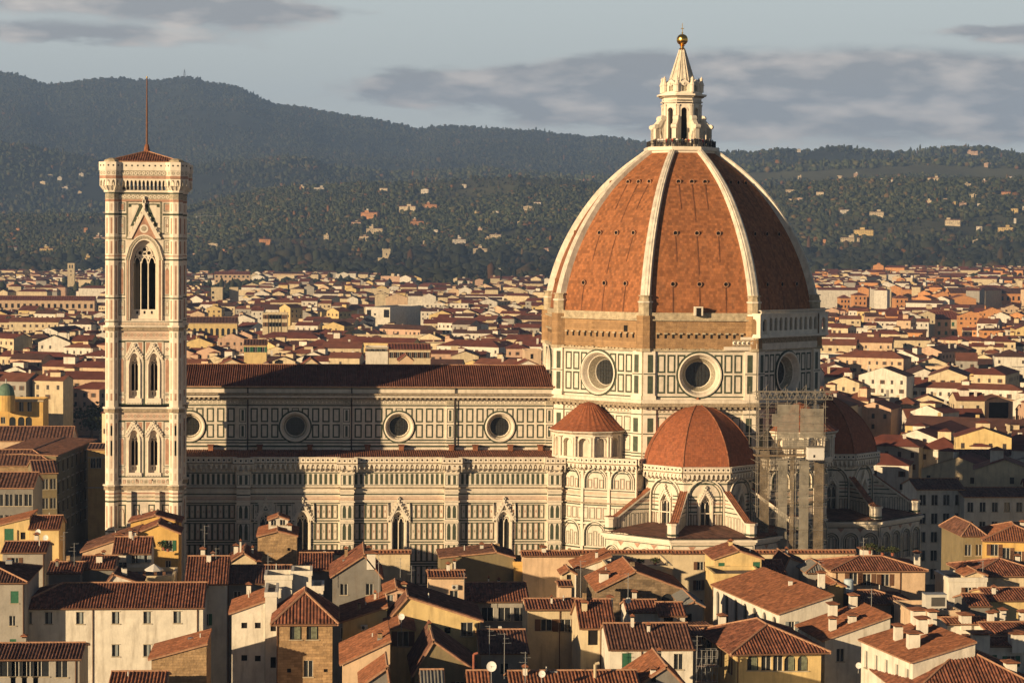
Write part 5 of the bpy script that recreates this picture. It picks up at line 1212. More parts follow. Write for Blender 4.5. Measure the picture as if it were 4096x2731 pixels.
def house(name, label, u0, u1, ve, vr=None, z=18, Y=None, D=12, roof='x', ang=0, wall=None, tile=None, rp=.5, wins=(), grid=None, sgrid=None, chim=(), base=0, over=.45, rise=None, group=None, w=None, corr=.42, drain=(), cat='house', simple=False, band=None, cornice=False, vb=None):
    wall = wall or CREAM; tile = tile or TILE; ang = math.radians(ang)
    if Y is None: Y = Yfor(u0, ve, z)
    X0, ze = Wp(u0, ve, Y); T = local((X0, Y), ang)
    if w is None: w = solve_w((X0, Y), ang, u1, ze)
    if vb is not None: base = Wp(u0, vb, Y)[1]
    xa, ya = (w*rp, 0) if roof in ('y',) else ((w/2, D/2))
    if roof in ('shed',): xa, ya = w/2, D
    if roof in ('shedL',): xa, ya = w, 0
    if roof in ('shedR',): xa, ya = 0, 0
    if vr is not None and roof != 'flat': zr = Zat(vr, *T(xa, ya))
    else: zr = ze+(rise if rise is not None else min(w if roof == 'y' else D, 14)*.18)
    if roof == 'flat': zr = ze
    zr = max(zr, ze+.3) if roof != 'flat' else ze
    ctr = T(w/2, 0); root = thing(name, label, cat, (ctr[0], ctr[1], base), group)
    FOOTP.append([T(0, 0), T(w, 0), T(w, D), T(0, D)])
    b = MB(); f = FR((X0, Y), ang); fl = FR(T(0, D), ang-math.pi/2); fr_ = FR(T(w, 0), ang+math.pi/2); fb = FR(T(w, D), ang+math.pi)
    W_ = []
    for (uu, vv, ww, hh, st) in wins:
        # point of the pixel on the front plane
        aa = (uu-CX)/FPX; bb = (CY-vv)/FPX; d = _f+aa*_r+bb*_u; den = d[0]*f.N[0]+d[1]*f.N[1]
        k = ((X0)*f.N[0]+Y*f.N[1])/den; px_, py_, pz_ = d[0]*k, d[1]*k, H+d[2]*k
        W_.append(((px_-X0)*f.U[0]+(py_-Y)*f.U[1], pz_, ww, hh, st))
    if grid:
        rows, cols, ww, hh, st = grid[:5]; top = grid[5] if len(grid) > 5 else 1.4; stp = grid[6] if len(grid) > 6 else 3.6
        for r_ in range(rows):
            for c_ in range(cols): W_.append((w*(c_+.5)/cols, ze-top-hh/2-stp*r_, ww, hh, st))
    if not wins and not grid and Y < 395 and w > 5.5 and name not in ('white_parapet', 'olive_hall', 'roof_hut') and ze-base > 8:
        st_ = random.choice('sspcGg'); n_ = max(1, int(w/3.1))
        for r0 in range(3):
            for c0 in range(n_):
                if random.random() < .62: W_.append((w*(c0+.5)/n_+random.uniform(-.25, .25), ze-2.1-3.3*r0, random.choice([.9, 1.1, 1.1]), random.choice([1.4, 1.7]), st_ if random.random() < .75 else 'p'))
    def wallwith(ff, L, Ws):
        Ws = [q for q in Ws if q[1]-q[3]/2 > base+.1 and q[1]+q[3]/2 < ze-.05 and q[0]-q[2]/2 > .05 and q[0]+q[2]/2 < L-.05]
        rows = []
        for q in sorted(Ws, key=lambda q: -q[1]):
            for r_ in rows:
                if abs(r_[0][1]-q[1]) < .9*max(q[3], r_[0][3]): r_.append(q); break
            else: rows.append([q])
        top = ze
        for i, r_ in enumerate(rows):
            lo = min(q[1]-q[3]/2 for q in r_); nb = base if i == len(rows)-1 else max(base, (lo+max(q[1]+q[3]/2 for q in rows[i+1]))/2)
            nb = min(nb, lo-.01)
            openwall(b, ff, 0, L, nb, top, [(q[0], q[2], q[1]-q[3]/2, q[1]+q[3]/2-(q[2]/2 if q[4] in 'aAC' else 0), 'round' if q[4] in 'aAC' else 'flat') for q in r_], 0, wall, .22, wall)
            top = nb
            for q in r_: window(root, ff, *q)
        if top > base: quad(b, ff, 0, L, base, top, 0, wall)
    wallwith(f, w, W_)
    sw = []
    if sgrid:
        rows, cols, ww, hh, st = sgrid[:5]; top = sgrid[5] if len(sgrid) > 5 else 1.4; stp = sgrid[6] if len(sgrid) > 6 else 3.6
        sw = [(D*(c_+.5)/cols, ze-top-hh/2-stp*r_, ww, hh, st) for r_ in range(rows) for c_ in range(cols)]
    wallwith(fl, D, sw)
    quad(b, fr_, 0, D, base, ze, 0, wall); quad(b, fb, 0, w, base, ze, 0, wall)
    P = lambda x, y, z_: (*T(x, y), z_)
    rf = MB(); o = over; dz = .06
    if roof == 'x':
        for s in (0, w): b.poly([P(s, 0, ze), P(s, D, ze), P(s, D/2, zr)], wall)
        sl = (zr-ze)/(D/2); zo = ze-o*sl+dz; k = .25
        roofplane(rf, P(-k, -o, zo), P(w+k, -o, zo), P(w+k, D/2, zr+dz), P(-k, D/2, zr+dz), tile, corr)
        roofplane(rf, P(w+k, D+o, zo), P(-k, D+o, zo), P(-k, D/2, zr+dz), P(w+k, D/2, zr+dz), tile, corr); ridgecap(rf, P(-k, D/2, zr+.14), P(w+k, D/2, zr+.14))
    elif roof == 'y':
        xr = w*rp
        b.poly([P(0, 0, ze), P(w, 0, ze), P(xr, 0, zr)], wall); b.poly([P(w, D, ze), P(0, D, ze), P(xr, D, zr)], wall)
        sl = (zr-ze)/xr; s2 = (zr-ze)/(w-xr); k = .35
        roofplane(rf, P(-o, D+k, ze-o*sl+dz), P(-o, -k, ze-o*sl+dz), P(xr, -k, zr+dz), P(xr, D+k, zr+dz), tile, corr)
        roofplane(rf, P(w+o, -k, ze-o*s2+dz), P(w+o, D+k, ze-o*s2+dz), P(xr, D+k, zr+dz), P(xr, -k, zr+dz), tile, corr); ridgecap(rf, P(xr, -k, zr+.14), P(xr, D+k, zr+.14))
    elif roof == 'hip':
        h = min(w, D)/2; sl = (zr-ze)/h if w >= D else (zr-ze)/h; zo = ze-o*sl*.5+dz
        a, e = ((h, D/2), (w-h, D/2)) if w >= D else ((w/2, h), (w/2, D-h))
        c = [(-o, -o), (w+o, -o), (w+o, D+o), (-o, D+o)]; q = [P(x, y, zo) for x, y in c]; r1, r2 = P(*a, zr+dz), P(*e, zr+dz)
        if w >= D: F_ = [(q[0], q[1], r2, r1), (q[1], q[2], r2, r2), (q[2], q[3], r1, r2), (q[3], q[0], r1, r1)]; rr = [(q[0], r1), (q[3], r1), (q[1], r2), (q[2], r2)]
        else: F_ = [(q[0], q[1], r1, r1), (q[1], q[2], r2, r1), (q[2], q[3], r2, r2), (q[3], q[0], r1, r2)]; rr = [(q[0], r1), (q[1], r1), (q[2], r2), (q[3], r2)]
        for t in F_: roofplane(rf, *t, tile, corr)
        for p, q_ in rr+[(r1, r2)]:
            if math.dist(p, q_) > .1: ridgecap(rf, (p[0], p[1], p[2]+.1), (q_[0], q_[1], q_[2]+.1))
    elif roof in ('hipL', 'hipR'):
        h = D/2*.9; zo = ze-o*.2+dz; L_ = roof == 'hipL'; k = .25
        a, e = (h, w+k) if L_ else (-k, w-h); r1, r2 = P(a, D/2, zr+dz), P(e, D/2, zr+dz); x0_, x1_ = (-o, w+k) if L_ else (-k, w+o)
        q = [P(x0_, -o, zo), P(x1_, -o, zo), P(x1_, D+o, zo), P(x0_, D+o, zo)]; xg = w if L_ else 0
        b.poly([P(xg, 0, ze), P(xg, D, ze), P(xg, D/2, zr)], wall)
        for t in ((q[0], q[1], r2, r1), (q[2], q[3], r1, r2), ((q[3], q[0], r1, r1) if L_ else (q[1], q[2], r2, r2))): roofplane(rf, *t, tile, corr)
        for p, q_ in ((r1, r2),)+(((q[0], r1), (q[3], r1)) if L_ else ((q[1], r2), (q[2], r2))): ridgecap(rf, (p[0], p[1], p[2]+.1), (q_[0], q_[1], q_[2]+.1))
    elif roof in ('shed', 'shedL', 'shedR'):
        if roof == 'shed':
            b.poly([P(0, 0, ze), P(0, D, ze), P(0, D, zr)], wall); b.poly([P(w, 0, ze), P(w, D, ze), P(w, D, zr)], wall); b.poly([P(0, D, ze), P(w, D, ze), P(w, D, zr), P(0, D, zr)], wall)
            sl = (zr-ze)/D; roofplane(rf, P(-.2, -o, ze-o*sl+dz), P(w+.2, -o, ze-o*sl+dz), P(w+.2, D+.1, zr+dz), P(-.2, D+.1, zr+dz), tile, corr)
        else:
            L_ = roof == 'shedL'; a, c = (ze, zr) if L_ else (zr, ze)
            for y in (0, D): b.poly([P(0, y, ze), P(w, y, ze), P(w, y, c), P(0, y, a)][(0 if not L_ else 0):] if False else ([P(0, y, ze), P(w, y, ze), P(w, y, zr)] if L_ else [P(0, y, ze), P(w, y, ze), P(0, y, zr)]), wall)
            xx = w if L_ else 0; b.poly([P(xx, 0, ze), P(xx, D, ze), P(xx, D, zr), P(xx, 0, zr)], wall); sl = (zr-ze)/w
            if L_: roofplane(rf, P(-o, D+.2, ze-o*sl+dz), P(-o, -.25, ze-o*sl+dz), P(w+.1, -.25, zr+dz), P(w+.1, D+.2, zr+dz), tile, corr)
            else: roofplane(rf, P(w+o, -.25, ze-o*sl+dz), P(w+o, D+.2, ze-o*sl+dz), P(-.1, D+.2, zr+dz), P(-.1, -.25, zr+dz), tile, corr)
    else:
        b.poly([P(0, 0, ze-.5), P(w, 0, ze-.5), P(w, D, ze-.5), P(0, D, ze-.5)], FLATR)
        for a in ((-.12, w+.12, -.12, .25), (-.12, w+.12, D-.25, D+.12), (-.12, .25, .25, D-.25), (w-.25, w+.12, .25, D-.25)): rf.box(*a, ze-.55, ze+.1, STN2 if not tile else (wall if tile is TILE else tile), T)
    if cornice: slab(b, f, -.2, w+.2, ze-.45, ze-.02, 0, .4, STN2)
    if band:
        for zz in band: slab(b, f, 0, w, ze-zz-.15, ze-zz+.15, 0, .12, STN2)
    b.build('wall', root); r_ = rf.build('roof' if roof != 'flat' else 'parapet', root)
    for (uu, vv, hh, ww) in chim:   # foot of the chimney on the roof, given by pixel; placed at the roof height
        best = None
        for yy in np.linspace(.3, D-.3, 40):
            x_, y_ = T(0, yy); 
            # march along depth of the building
            X1 = None
            aa = (uu-CX)/FPX; bb = (CY-vv)/FPX; d = _f+aa*_r+bb*_u; den = d[0]*f.N[0]+d[1]*f.N[1]; k = ((X0-f.N[0]*yy)*f.N[0]+(Y-f.N[1]*yy)*f.N[1])/den
            px_, py_, pz_ = d[0]*k, d[1]*k, H+d[2]*k; xl = (px_-X0)*f.U[0]+(py_-Y)*f.U[1]
            if roof in ('x', 'hip'): rz = zr-abs(yy-D/2)/(D/2)*(zr-ze)
            elif roof == 'y': rz = zr-abs(xl-w*rp)/(w*rp if xl < w*rp else w*(1-rp))*(zr-ze)
            elif roof == 'shed': rz = ze+yy/D*(zr-ze)
            elif roof == 'shedL': rz = ze+xl/w*(zr-ze)
            elif roof == 'shedR': rz = zr-xl/w*(zr-ze)
            else: rz = ze-.4
            e = abs(pz_-rz)
            if best is None or e < best[0]: best = (e, px_, py_, rz)
        if 1: chimney(root, best[1], best[2], best[3], hh, ww)
    if Y < 400 and roof in ('x', 'hip', 'hipL', 'hipR', 'shed') :
        s = MB(); s.tube(P(-o*.6, -o-.04, ze-o*.2-.05), P(w+o*.6, -o-.04, ze-o*.2-.05), .08, BRN, 6); s.build('gutter', root)
        if not drain and w > 6: drain = (.03 if random.random() < .5 else .96,)
    if Y < 395 and roof != 'flat' and len(chim) < 2 and w > 3.5:
        for _ in range(random.choice([1, 1, 2, 3])):
            xl, yl = random.uniform(.15, .85)*w, random.uniform(.25, .8)*D
            if roof in ('x', 'hip', 'hipL', 'hipR'): rz = zr-abs(yl-D/2)/(D/2)*(zr-ze); rz = min(rz, ze+(zr-ze)*min(xl, w-xl)/(D/2)) if roof == 'hip' else rz
            elif roof == 'y': rz = zr-abs(xl-w*rp)/(w*rp if xl < w*rp else w*(1-rp))*(zr-ze)
            elif roof == 'shed': rz = ze+yl/D*(zr-ze)
            elif roof == 'shedL': rz = ze+xl/w*(zr-ze)
            else: rz = zr-xl/w*(zr-ze)
            px_, py_ = T(xl, yl); t_ = random.random()
            if t_ < .5: chimney(root, px_, py_, rz, random.uniform(.6, 1.3), random.uniform(.35, .7), random.random() < .7, random.choice([WHT, CREAM, STN, wall]))
            elif t_ < .85: s = MB(); s.tube((px_, py_, rz-.2), (px_, py_, rz+random.uniform(.5, 1.1)), .09, FRM, 6); s.build('vent_pipe', root)
            else: s = MB(); s.box(px_-.45, px_+.45, py_-.4, py_+.4, rz-.3, rz+.18, METAL); s.box(px_-.38, px_+.38, py_-.33, py_+.33, rz+.18, rz+.2, PANE); s.build('skylight', root)
    for dd in drain:
        s = MB(); X_ = w*dd; s.tube(f.p(X_, ze-.3, .12), f.p(X_, base, .12), .07, BRN, 6); s.build('drainpipe', root)
    return root, dict(X0=X0, Y=Y, ze=ze, zr=zr, w=w, D=D, T=T, f=f, base=base)
# ------------------------------------------------------------------ the city beyond the cathedral
MIDW = [CREAM, CREAM, CREAM, CREAM, WHT, WHT, WHT, WHT, YEL, PEA, PNK, GRY]; MIDN = {'cream_plaster': 'cream', 'white_plaster': 'white', 'yellow_plaster': 'yellow', 'ochre_plaster': 'ochre', 'pale_peach_plaster': 'pale peach', 'pink_plaster': 'pinkish', 'grey_plaster': 'grey', 'orange_plaster': 'orange'}
MT = [mk('far_tiles_red', (.15, .046, .031), .95, .3, .25), mk('far_tiles_brown', (.09, .042, .033), .95, .35, .25), mk('far_tiles_orange', (.20, .075, .045), .95, .28, .25)]
WDK = mk('far_window', (.05, .04, .035), .6, .2)
rc = random.Random(11)
def simple_house(b, rb, x, y, ang, w, D, h, rise, typ, wm, tm, z0=0, win=True, chims=0):
    T = local((x, y), ang); P = lambda a, c, z: (*T(a, c), z); rb = rb or b; hw, hd = w/2, D/2
    b.hexa([P(-hw, -hd, z0), P(hw, -hd, z0), P(hw, hd, z0), P(-hw, hd, z0)], [P(-hw, -hd, h), P(hw, -hd, h), P(hw, hd, h), P(-hw, hd, h)], wm, caps=False)
    o = .5; e = h-.08; t = h+rise
    def pl(*p):
        p = list(p); rb.poly(p, tm)
    if typ == 'g':   # ridge along local y : gables front and back
        b.poly([P(-hw, -hd, h), P(hw, -hd, h), P(0, -hd, t)], wm); b.poly([P(-hw, hd, h), P(hw, hd, h), P(0, hd, t)], wm)
        pl(P(-hw-o, -hd-.3, e), P(0, -hd-.3, t+.08), P(0, hd+.3, t+.08), P(-hw-o, hd+.3, e)); pl(P(hw+o, -hd-.3, e), P(0, -hd-.3, t+.08), P(0, hd+.3, t+.08), P(hw+o, hd+.3, e))
    elif typ == 'x':
        b.poly([P(-hw, -hd, h), P(-hw, hd, h), P(-hw, 0, t)], wm); b.poly([P(hw, -hd, h), P(hw, hd, h), P(hw, 0, t)], wm)
        pl(P(-hw-.3, -hd-o, e), P(hw+.3, -hd-o, e), P(hw+.3, 0, t+.08), P(-hw-.3, 0, t+.08)); pl(P(-hw-.3, hd+o, e), P(hw+.3, hd+o, e), P(hw+.3, 0, t+.08), P(-hw-.3, 0, t+.08))
    elif typ == 'h':
        r = max(hw-hd, 0); q = [P(-hw-o, -hd-o, e), P(hw+o, -hd-o, e), P(hw+o, hd+o, e), P(-hw-o, hd+o, e)]
        if hw >= hd: a, c = P(-r, 0, t), P(r, 0, t); pl(q[0], q[1], c, a); pl(q[2], q[3], a, c); pl(q[1], q[2], c); pl(q[3], q[0], a)
        else: r = hd-hw; a, c = P(0, -r, t), P(0, r, t); pl(q[0], q[1], a); pl(q[1], q[2], c, a); pl(q[2], q[3], c); pl(q[3], q[0], a, c)
    else:
        rb.poly([P(-hw, -hd, h-.3), P(hw, -hd, h-.3), P(hw, hd, h-.3), P(-hw, hd, h-.3)], FLATR)
    if win:
        ff = FR(T(-hw, -hd), ang); fl = FR(T(-hw, hd), ang-math.pi/2)
        for f_, L in ((ff, w), (fl, D)):
            n = max(1, int(L/3.2))
            for r in range(2):
                for c in range(n):
                    if rc.random() < .16: continue
                    u = L*(c+.5)/n; z = h-2.3-3.3*r; 
                    if z < z0+1: continue
                    quad(b, f_, u-.48, u+.48, z-.75, z+.75, .05, WDK)
                    if rc.random() < .3: quad(b, f_, u-.9, u-.5, z-.75, z+.75, .07, BRN); quad(b, f_, u+.5, u+.9, z-.75, z+.75, .07, BRN)
    if rc.random() < .38:   # roof-top room
        aw, ad = rc.uniform(2.5, min(5.5, w*.5)), rc.uniform(2.5, 4.5); ax, ay = rc.uniform(-hw*.5, hw*.5), rc.uniform(-hd*.4, hd*.4); T2 = local(T(ax, ay), ang); wz = h+rise*.5+rc.uniform(1.6, 3); m2 = rc.choice([wm, WHT, CREAM])
        Q = [(-aw/2, -ad/2), (aw/2, -ad/2), (aw/2, ad/2), (-aw/2, ad/2)]; b.hexa([(*T2(*q), h-.5) for q in Q], [(*T2(*q), wz) for q in Q], m2)
        Q2 = [(x_*1.25, y_*1.25) for x_, y_ in Q]; t2 = [(*T2(*q), wz) for q in Q2]; rb.poly(t2, tm); ap_ = (*T2(0, 0), wz+.8)
        for i in range(4): rb.poly([t2[i], t2[(i+1) % 4], ap_], tm)
    for _ in range(chims):
        cx, cy = rc.uniform(-hw*.7, hw*.7), rc.uniform(-hd*.6, hd*.6); p = T(cx, cy); s = rc.uniform(.3, .5); rb.box(p[0]-s, p[0]+s, p[1]-s, p[1]+s, h, t+rc.uniform(.3, 1.2), wm if rc.random() < .6 else WHT)
def blocked(u, v):
    if 415 < u < 756: return True
    if 750 <= u <= 2225 and v > 1475: return True
    if 2225 < u < 3245: return True
    if 3245 <= u < 3500 and v > 1560+ (u-3245)*1.0: return True
    if 3500 <= u < 3700 and v > 1815: return True
    return False
CITY_KEEP = [(3470, 3720, 1790, 1900), (-90, 480, 1590, 2400), (3640, 4250, 1885, 2300), (-60, 425, 1168, 1240), (745, 960, 1262, 1340), (1450, 1720, 1215, 1300), (855, 1010, 1088, 1140), (840, 960, 1140, 1215), (1045, 1155, 1240, 1320), (1465, 1725, 1385, 1440), (970, 1070, 1370, 1420), (3245, 3700, 1160, 1235), (3790, 4180, 1165, 1230), (3655, 3890, 1262, 1350), (3420, 3610, 1640, 1720), (3935, 4060, 1590, 1690)]   # pixel boxes reserved for the individually built landmarks (u0,u1,v0,v1)
def gen_city():
    cand = []; d = 418.0
    while d < 3650:
        lat = -0.30*d; row = []
        blk = 0
        while lat < 0.30*d:
            if blk <= 0: blk = rc.choice([2, 3, 4, 5, 6]); bang = rc.choice([0, 0, math.pi/2])-rc.choice([.08, .2, .3, .5, .75]); bty = rc.choice(['g', 'x', 'x', 'gx', 'gxh', 'h']); bh = rc.gauss(16.5, 2.8)
            blk -= 1
            big = rc.random() < .18
            w = rc.uniform(9, 19) if not big else rc.uniform(20, 42); D = rc.uniform(9, 15); h = bh+rc.gauss(0, 1.7) if not big else rc.gauss(18, 2)
            h = min(max(h, 8), 27)*(1 if d < 2500 else .8)
            lat += w/2
            u = 2048+lat/d*9000; x = lat*math.cos(YAW)+d*math.sin(YAW); y = -lat*math.sin(YAW)+d*math.cos(YAW)
            z0 = ground_z(u, d) if d > 1500 else 0
            v = horizon(u)-(h+z0-H)*9000/d; vb = horizon(u)-(z0+h*.4-H)*9000/d
            nar = 1.6
            row.append([d, u, v, x, y+rc.uniform(-2, 2), w, D, h, z0, big, bang, bty]); lat += w/2+(rc.uniform(-.3, .4) if blk > 0 else rc.uniform(3, 9))
        cand.append(row); d += 15.5*(d/420)**.62
    vis = []; hid = []
    for ri, row in enumerate(cand):
        for c in row:
            d_, u, v, x, y = c[:5]
            if not (-500 < u < 4650): continue
            wpx = c[5]/2/d_*9000
            if d_ < 475 and 420 < u < 3640: continue
            if d_ < 560 and x < 150 and x > -70: continue
            if (blocked(u-wpx*.6, v-15) and blocked(u+wpx*.6, v-15) and blocked(u, v-15)) or not (-60 < u < 4160):
                if d_ > 430 and not (u < -60 and d_ < 740): hid.append(c+[ri])
                continue
            if any(a < u+wpx*(d_ < 800) and u-wpx*(d_ < 800) < b_ and c0 < v < c1 for a, b_, c0, c1 in CITY_KEEP): continue
            if d_ > 1500 and float(nz(x/310, y/310)) > grove_lim(d_) and rc.random() < .9: continue
            if d_ < 740 and u-wpx < 480: continue
            if d_ > edge_d(x)+40: continue
            if x < 150 and 380 < y < 470 and x > -60: continue
            vis.append(c+[ri])
    vis.sort(key=lambda c: c[0]); groups = {}
    rest = MB(); restr = MB(); n = 0; cnt = {}
    for c in vis+hid:
        d_, u, v, x, y, w, D, h, z0, big, bang, bty, ri = c
        ang = bang+rc.gauss(0, .03)
        typ = rc.choice(bty) if not big and rc.random() < .93 else rc.choice('gfh') if not big else rc.choice('xxhxf'); rise = (w if typ == 'g' else D)*.17+rc.uniform(0, .6)
        if typ == 'g': rise = min(rise, 3.2)
        wm = rc.choice(MIDW); tm = rc.choice([MT[0], MT[0], MT[1], MT[2]])
        if u > 3200 and d_ > 1400 and rc.random() < .25: wm = ORG
        if n < 265 and n < len(vis):
            zone = 'left of the bell tower' if u < 420 else ('beyond the nave roof' if u < 2230 else 'right of the great dome')
            row_n = int((d_-400)/110) if d_ < 2000 else 15
            key = (zone, row_n); cnt[key] = cnt.get(key, 0)+1
            ordn = lambda k: f"{k}{'th' if 10 <= k % 100 <= 20 else {1: 'st', 2: 'nd', 3: 'rd'}.get(k % 10, 'th')}"
            form = {'g': 'gable-fronted', 'x': 'long-eaved', 'h': 'hip-roofed', 'f': 'flat-topped'}[typ]
            tn = {'far_tiles_red': 'red', 'far_tiles_brown': 'brown', 'far_tiles_orange': 'orange'}[tm.name]
            c.append((key, form, tn, ang, typ, rise, wm, tm)); groups.setdefault(key, []).append(c)
        else:
            simple_house(rest, restr, x, y, ang, w, D, z0+h, rise, typ, wm, tm, z0, d_ < 1900, 1 if rc.random() < .5 and d_ < 1800 else 0)
        n += 1
    for key, L in groups.items():
        L.sort(key=lambda c: c[1]); nn = sorted(groups).index(key)
        rows_zone = sorted(k[1] for k in groups if k[0] == key[0]); rk = rows_zone.index(key[1])+1
        for i, c in enumerate(L):
            d_, u, v, x, y, w, D, h, z0, big, bang, bty, ri, (kk, form, tn, ang, typ, rise, wm, tm) = c
            o_ = lambda k: f"{k}{'th' if 10 <= k % 100 <= 20 else {1: 'st', 2: 'nd', 3: 'rd'}.get(k % 10, 'th')}"
            lab = f"{MIDN[wm.name]} {form} house, {o_(i+1)} from left in {o_(rk)} row {key[0]}"
            root = thing('town_house', lab, 'house', (x, y, z0), 'houses '+key[0]); wb = MB(); rb = MB()
            simple_house(wb, rb, x, y, ang, w, D, z0+h, rise, typ, wm, tm, z0, True, rc.choice([0, 1, 1, 2]))
            wb.build('wall', root); rb.build('roof', root)
    for m_, nm in ((rest, 'distant_house_walls'), (restr, 'distant_house_roofs')):
        pass
    rest2 = MB(); rest2.v = rest.v+restr.v; off = len(rest.v); rest2.f = rest.f+[tuple(i+off for i in f) for f in restr.f]; mats = rest.mats+[m for m in restr.mats if m not in rest.mats]; rest2.mats = mats
    rest2.m = rest.m+[mats.index(restr.mats[i]) for i in restr.m]; rest2.uv = rest.uv+restr.uv; rest2.tints = rest.tints+restr.tints
    o = rest2.build('distant_houses', None, (0, 0, 0)); kind(o, 'stuff'); tag(o, 'dense mass of cream and ochre houses with red roofs reaching to the foot of the hills', 'houses'); print('CITY', n, 'things', min(n, 265))
gen_city()
# ------------------------------------------------------------------ villas on the hills, mast, crane
VCN = lambda m, c: mk('far_'+m, tuple(q*.86 for q in c), .95, .25, .15)
VC = {'C': VCN('cream', (.60, .50, .34)), 'W': VCN('white', (.66, .60, .5)), 'Y': VCN('yellow', (.58, .43, .19)), 'O': VCN('orange', (.52, .26, .12)), 'P': VCN('pinkish', (.5, .35, .25)), 'G': VCN('grey', (.25, .24, .21))}
def conv(L, ox, oy, s): return [(ox+a/s, oy+b/s, w/s, c) for a, b, w, c in L]
VL = conv([(325, 460, 75, 'C'), (590, 478, 65, 'C'), (540, 378, 25, 'Y'), (410, 338, 30, 'C'), (750, 335, 40, 'C'), (890, 317, 35, 'P'), (1105, 362, 25, 'W'), (1197, 372, 25, 'W'), (1555, 358, 95, 'C'), (1850, 405, 50, 'C'), (1992, 378, 32, 'P'), (2205, 342, 40, 'W'), (2020, 230, 60, 'P'), (1890, 132, 90, 'P'), (400, 108, 30, 'W'), (330, 536, 25, 'C'), (415, 530, 50, 'P'), (800, 632, 80, 'W'), (1075, 655, 120, 'C'), (970, 812, 170, 'Y'), (850, 878, 160, 'C'), (1525, 548, 35, 'C'), (1660, 532, 30, 'P'), (1740, 557, 20, 'Y'), (1810, 570, 60, 'P'), (1900, 500, 60, 'C'), (1950, 578, 30, 'W'), (2180, 478, 80, 'O'), (2258, 620, 60, 'Y'), (2338, 612, 30, 'C'), (1730, 724, 130, 'C'), (2185, 785, 130, 'Y'), (1955, 772, 50, 'W'), (1925, 892, 50, 'C'), (2050, 932, 25, 'O'), (1270, 908, 30, 'C'), (630, 882, 25, 'O'), (2260, 702, 20, 'W'), (1650, 1045, 60, 'C'), (590, 1135, 40, 'C')], 3000, 550, 2.146)
VL += conv([(230, 575, 60, 'C'), (545, 548, 70, 'O'), (300, 625, 90, 'O'), (258, 700, 62, 'C'), (770, 226, 25, 'C'), (870, 236, 60, 'W'), (1265, 240, 50, 'C'), (1515, 248, 50, 'W'), (1745, 214, 35, 'W'), (1180, 395, 110, 'O'), (1412, 356, 110, 'C'), (1550, 340, 75, 'O'), (1465, 442, 80, 'O'), (1100, 444, 60, 'P'), (1210, 488, 100, 'C'), (915, 521, 30, 'C'), (1150, 532, 60, 'C'), (1720, 552, 80, 'W'), (1895, 540, 35, 'Y'), (1942, 522, 70, 'C'), (1850, 606, 85, 'C'), (1510, 563, 20, 'C'), (2135, 350, 55, 'C'), (2195, 324, 45, 'W'), (1940, 378, 35, 'W'), (1820, 382, 15, 'Y'), (2090, 440, 35, 'C'), (1850, 480, 30, 'P'), (2265, 602, 60, 'P'), (2195, 752, 88, 'C'), (1735, 768, 95, 'O'), (1990, 765, 150, 'C'), (110, 645, 60, 'P'), (1580, 490, 25, 'W')], 700, 600, 1.517)
VL += conv([(335, 760, 35, 'C'), (400, 777, 30, 'W'), (545, 750, 30, 'W'), (290, 806, 40, 'C'), (432, 848, 50, 'W'), (535, 872, 25, 'C'), (575, 1117, 25, 'O'), (672, 1182, 80, 'P'), (315, 1260, 90, 'Y'), (80, 1250, 80, 'G'), (620, 1325, 110, 'Y'), (565, 1357, 60, 'Y'), (700, 1010, 25, 'P'), (120, 1120, 25, 'O')], 0, 250, 1.68)
for (u, v, wp, c) in VL: GLADES.append((u, v, wp, min(hit(u, v+4, 6) or 9000, 10500)))
GLADES.append((1543, 1012, 70, 3700))
scatter('near_woods', 135000, 3560, 5900, -250, 4350, 3.1, 5, 0.55, 0.8)
scatter('park_woods', 8500, 2850, 3900, -150, 4250, 6.2, 7, -2.0, 1.0)
scatter('town_greenery', 5000, 1500, 3540, -100, 4200, 4.2, 8, 1.1, 1.0)
scatter('far_woods', 75000, 6000, 11600, -250, 4350, 4.6, 6, 0.0, 1.0)
def ordw(k): return f"{k}{'th' if 10 <= k % 100 <= 20 else {1: 'st', 2: 'nd', 3: 'rd'}.get(k % 10, 'th')}"
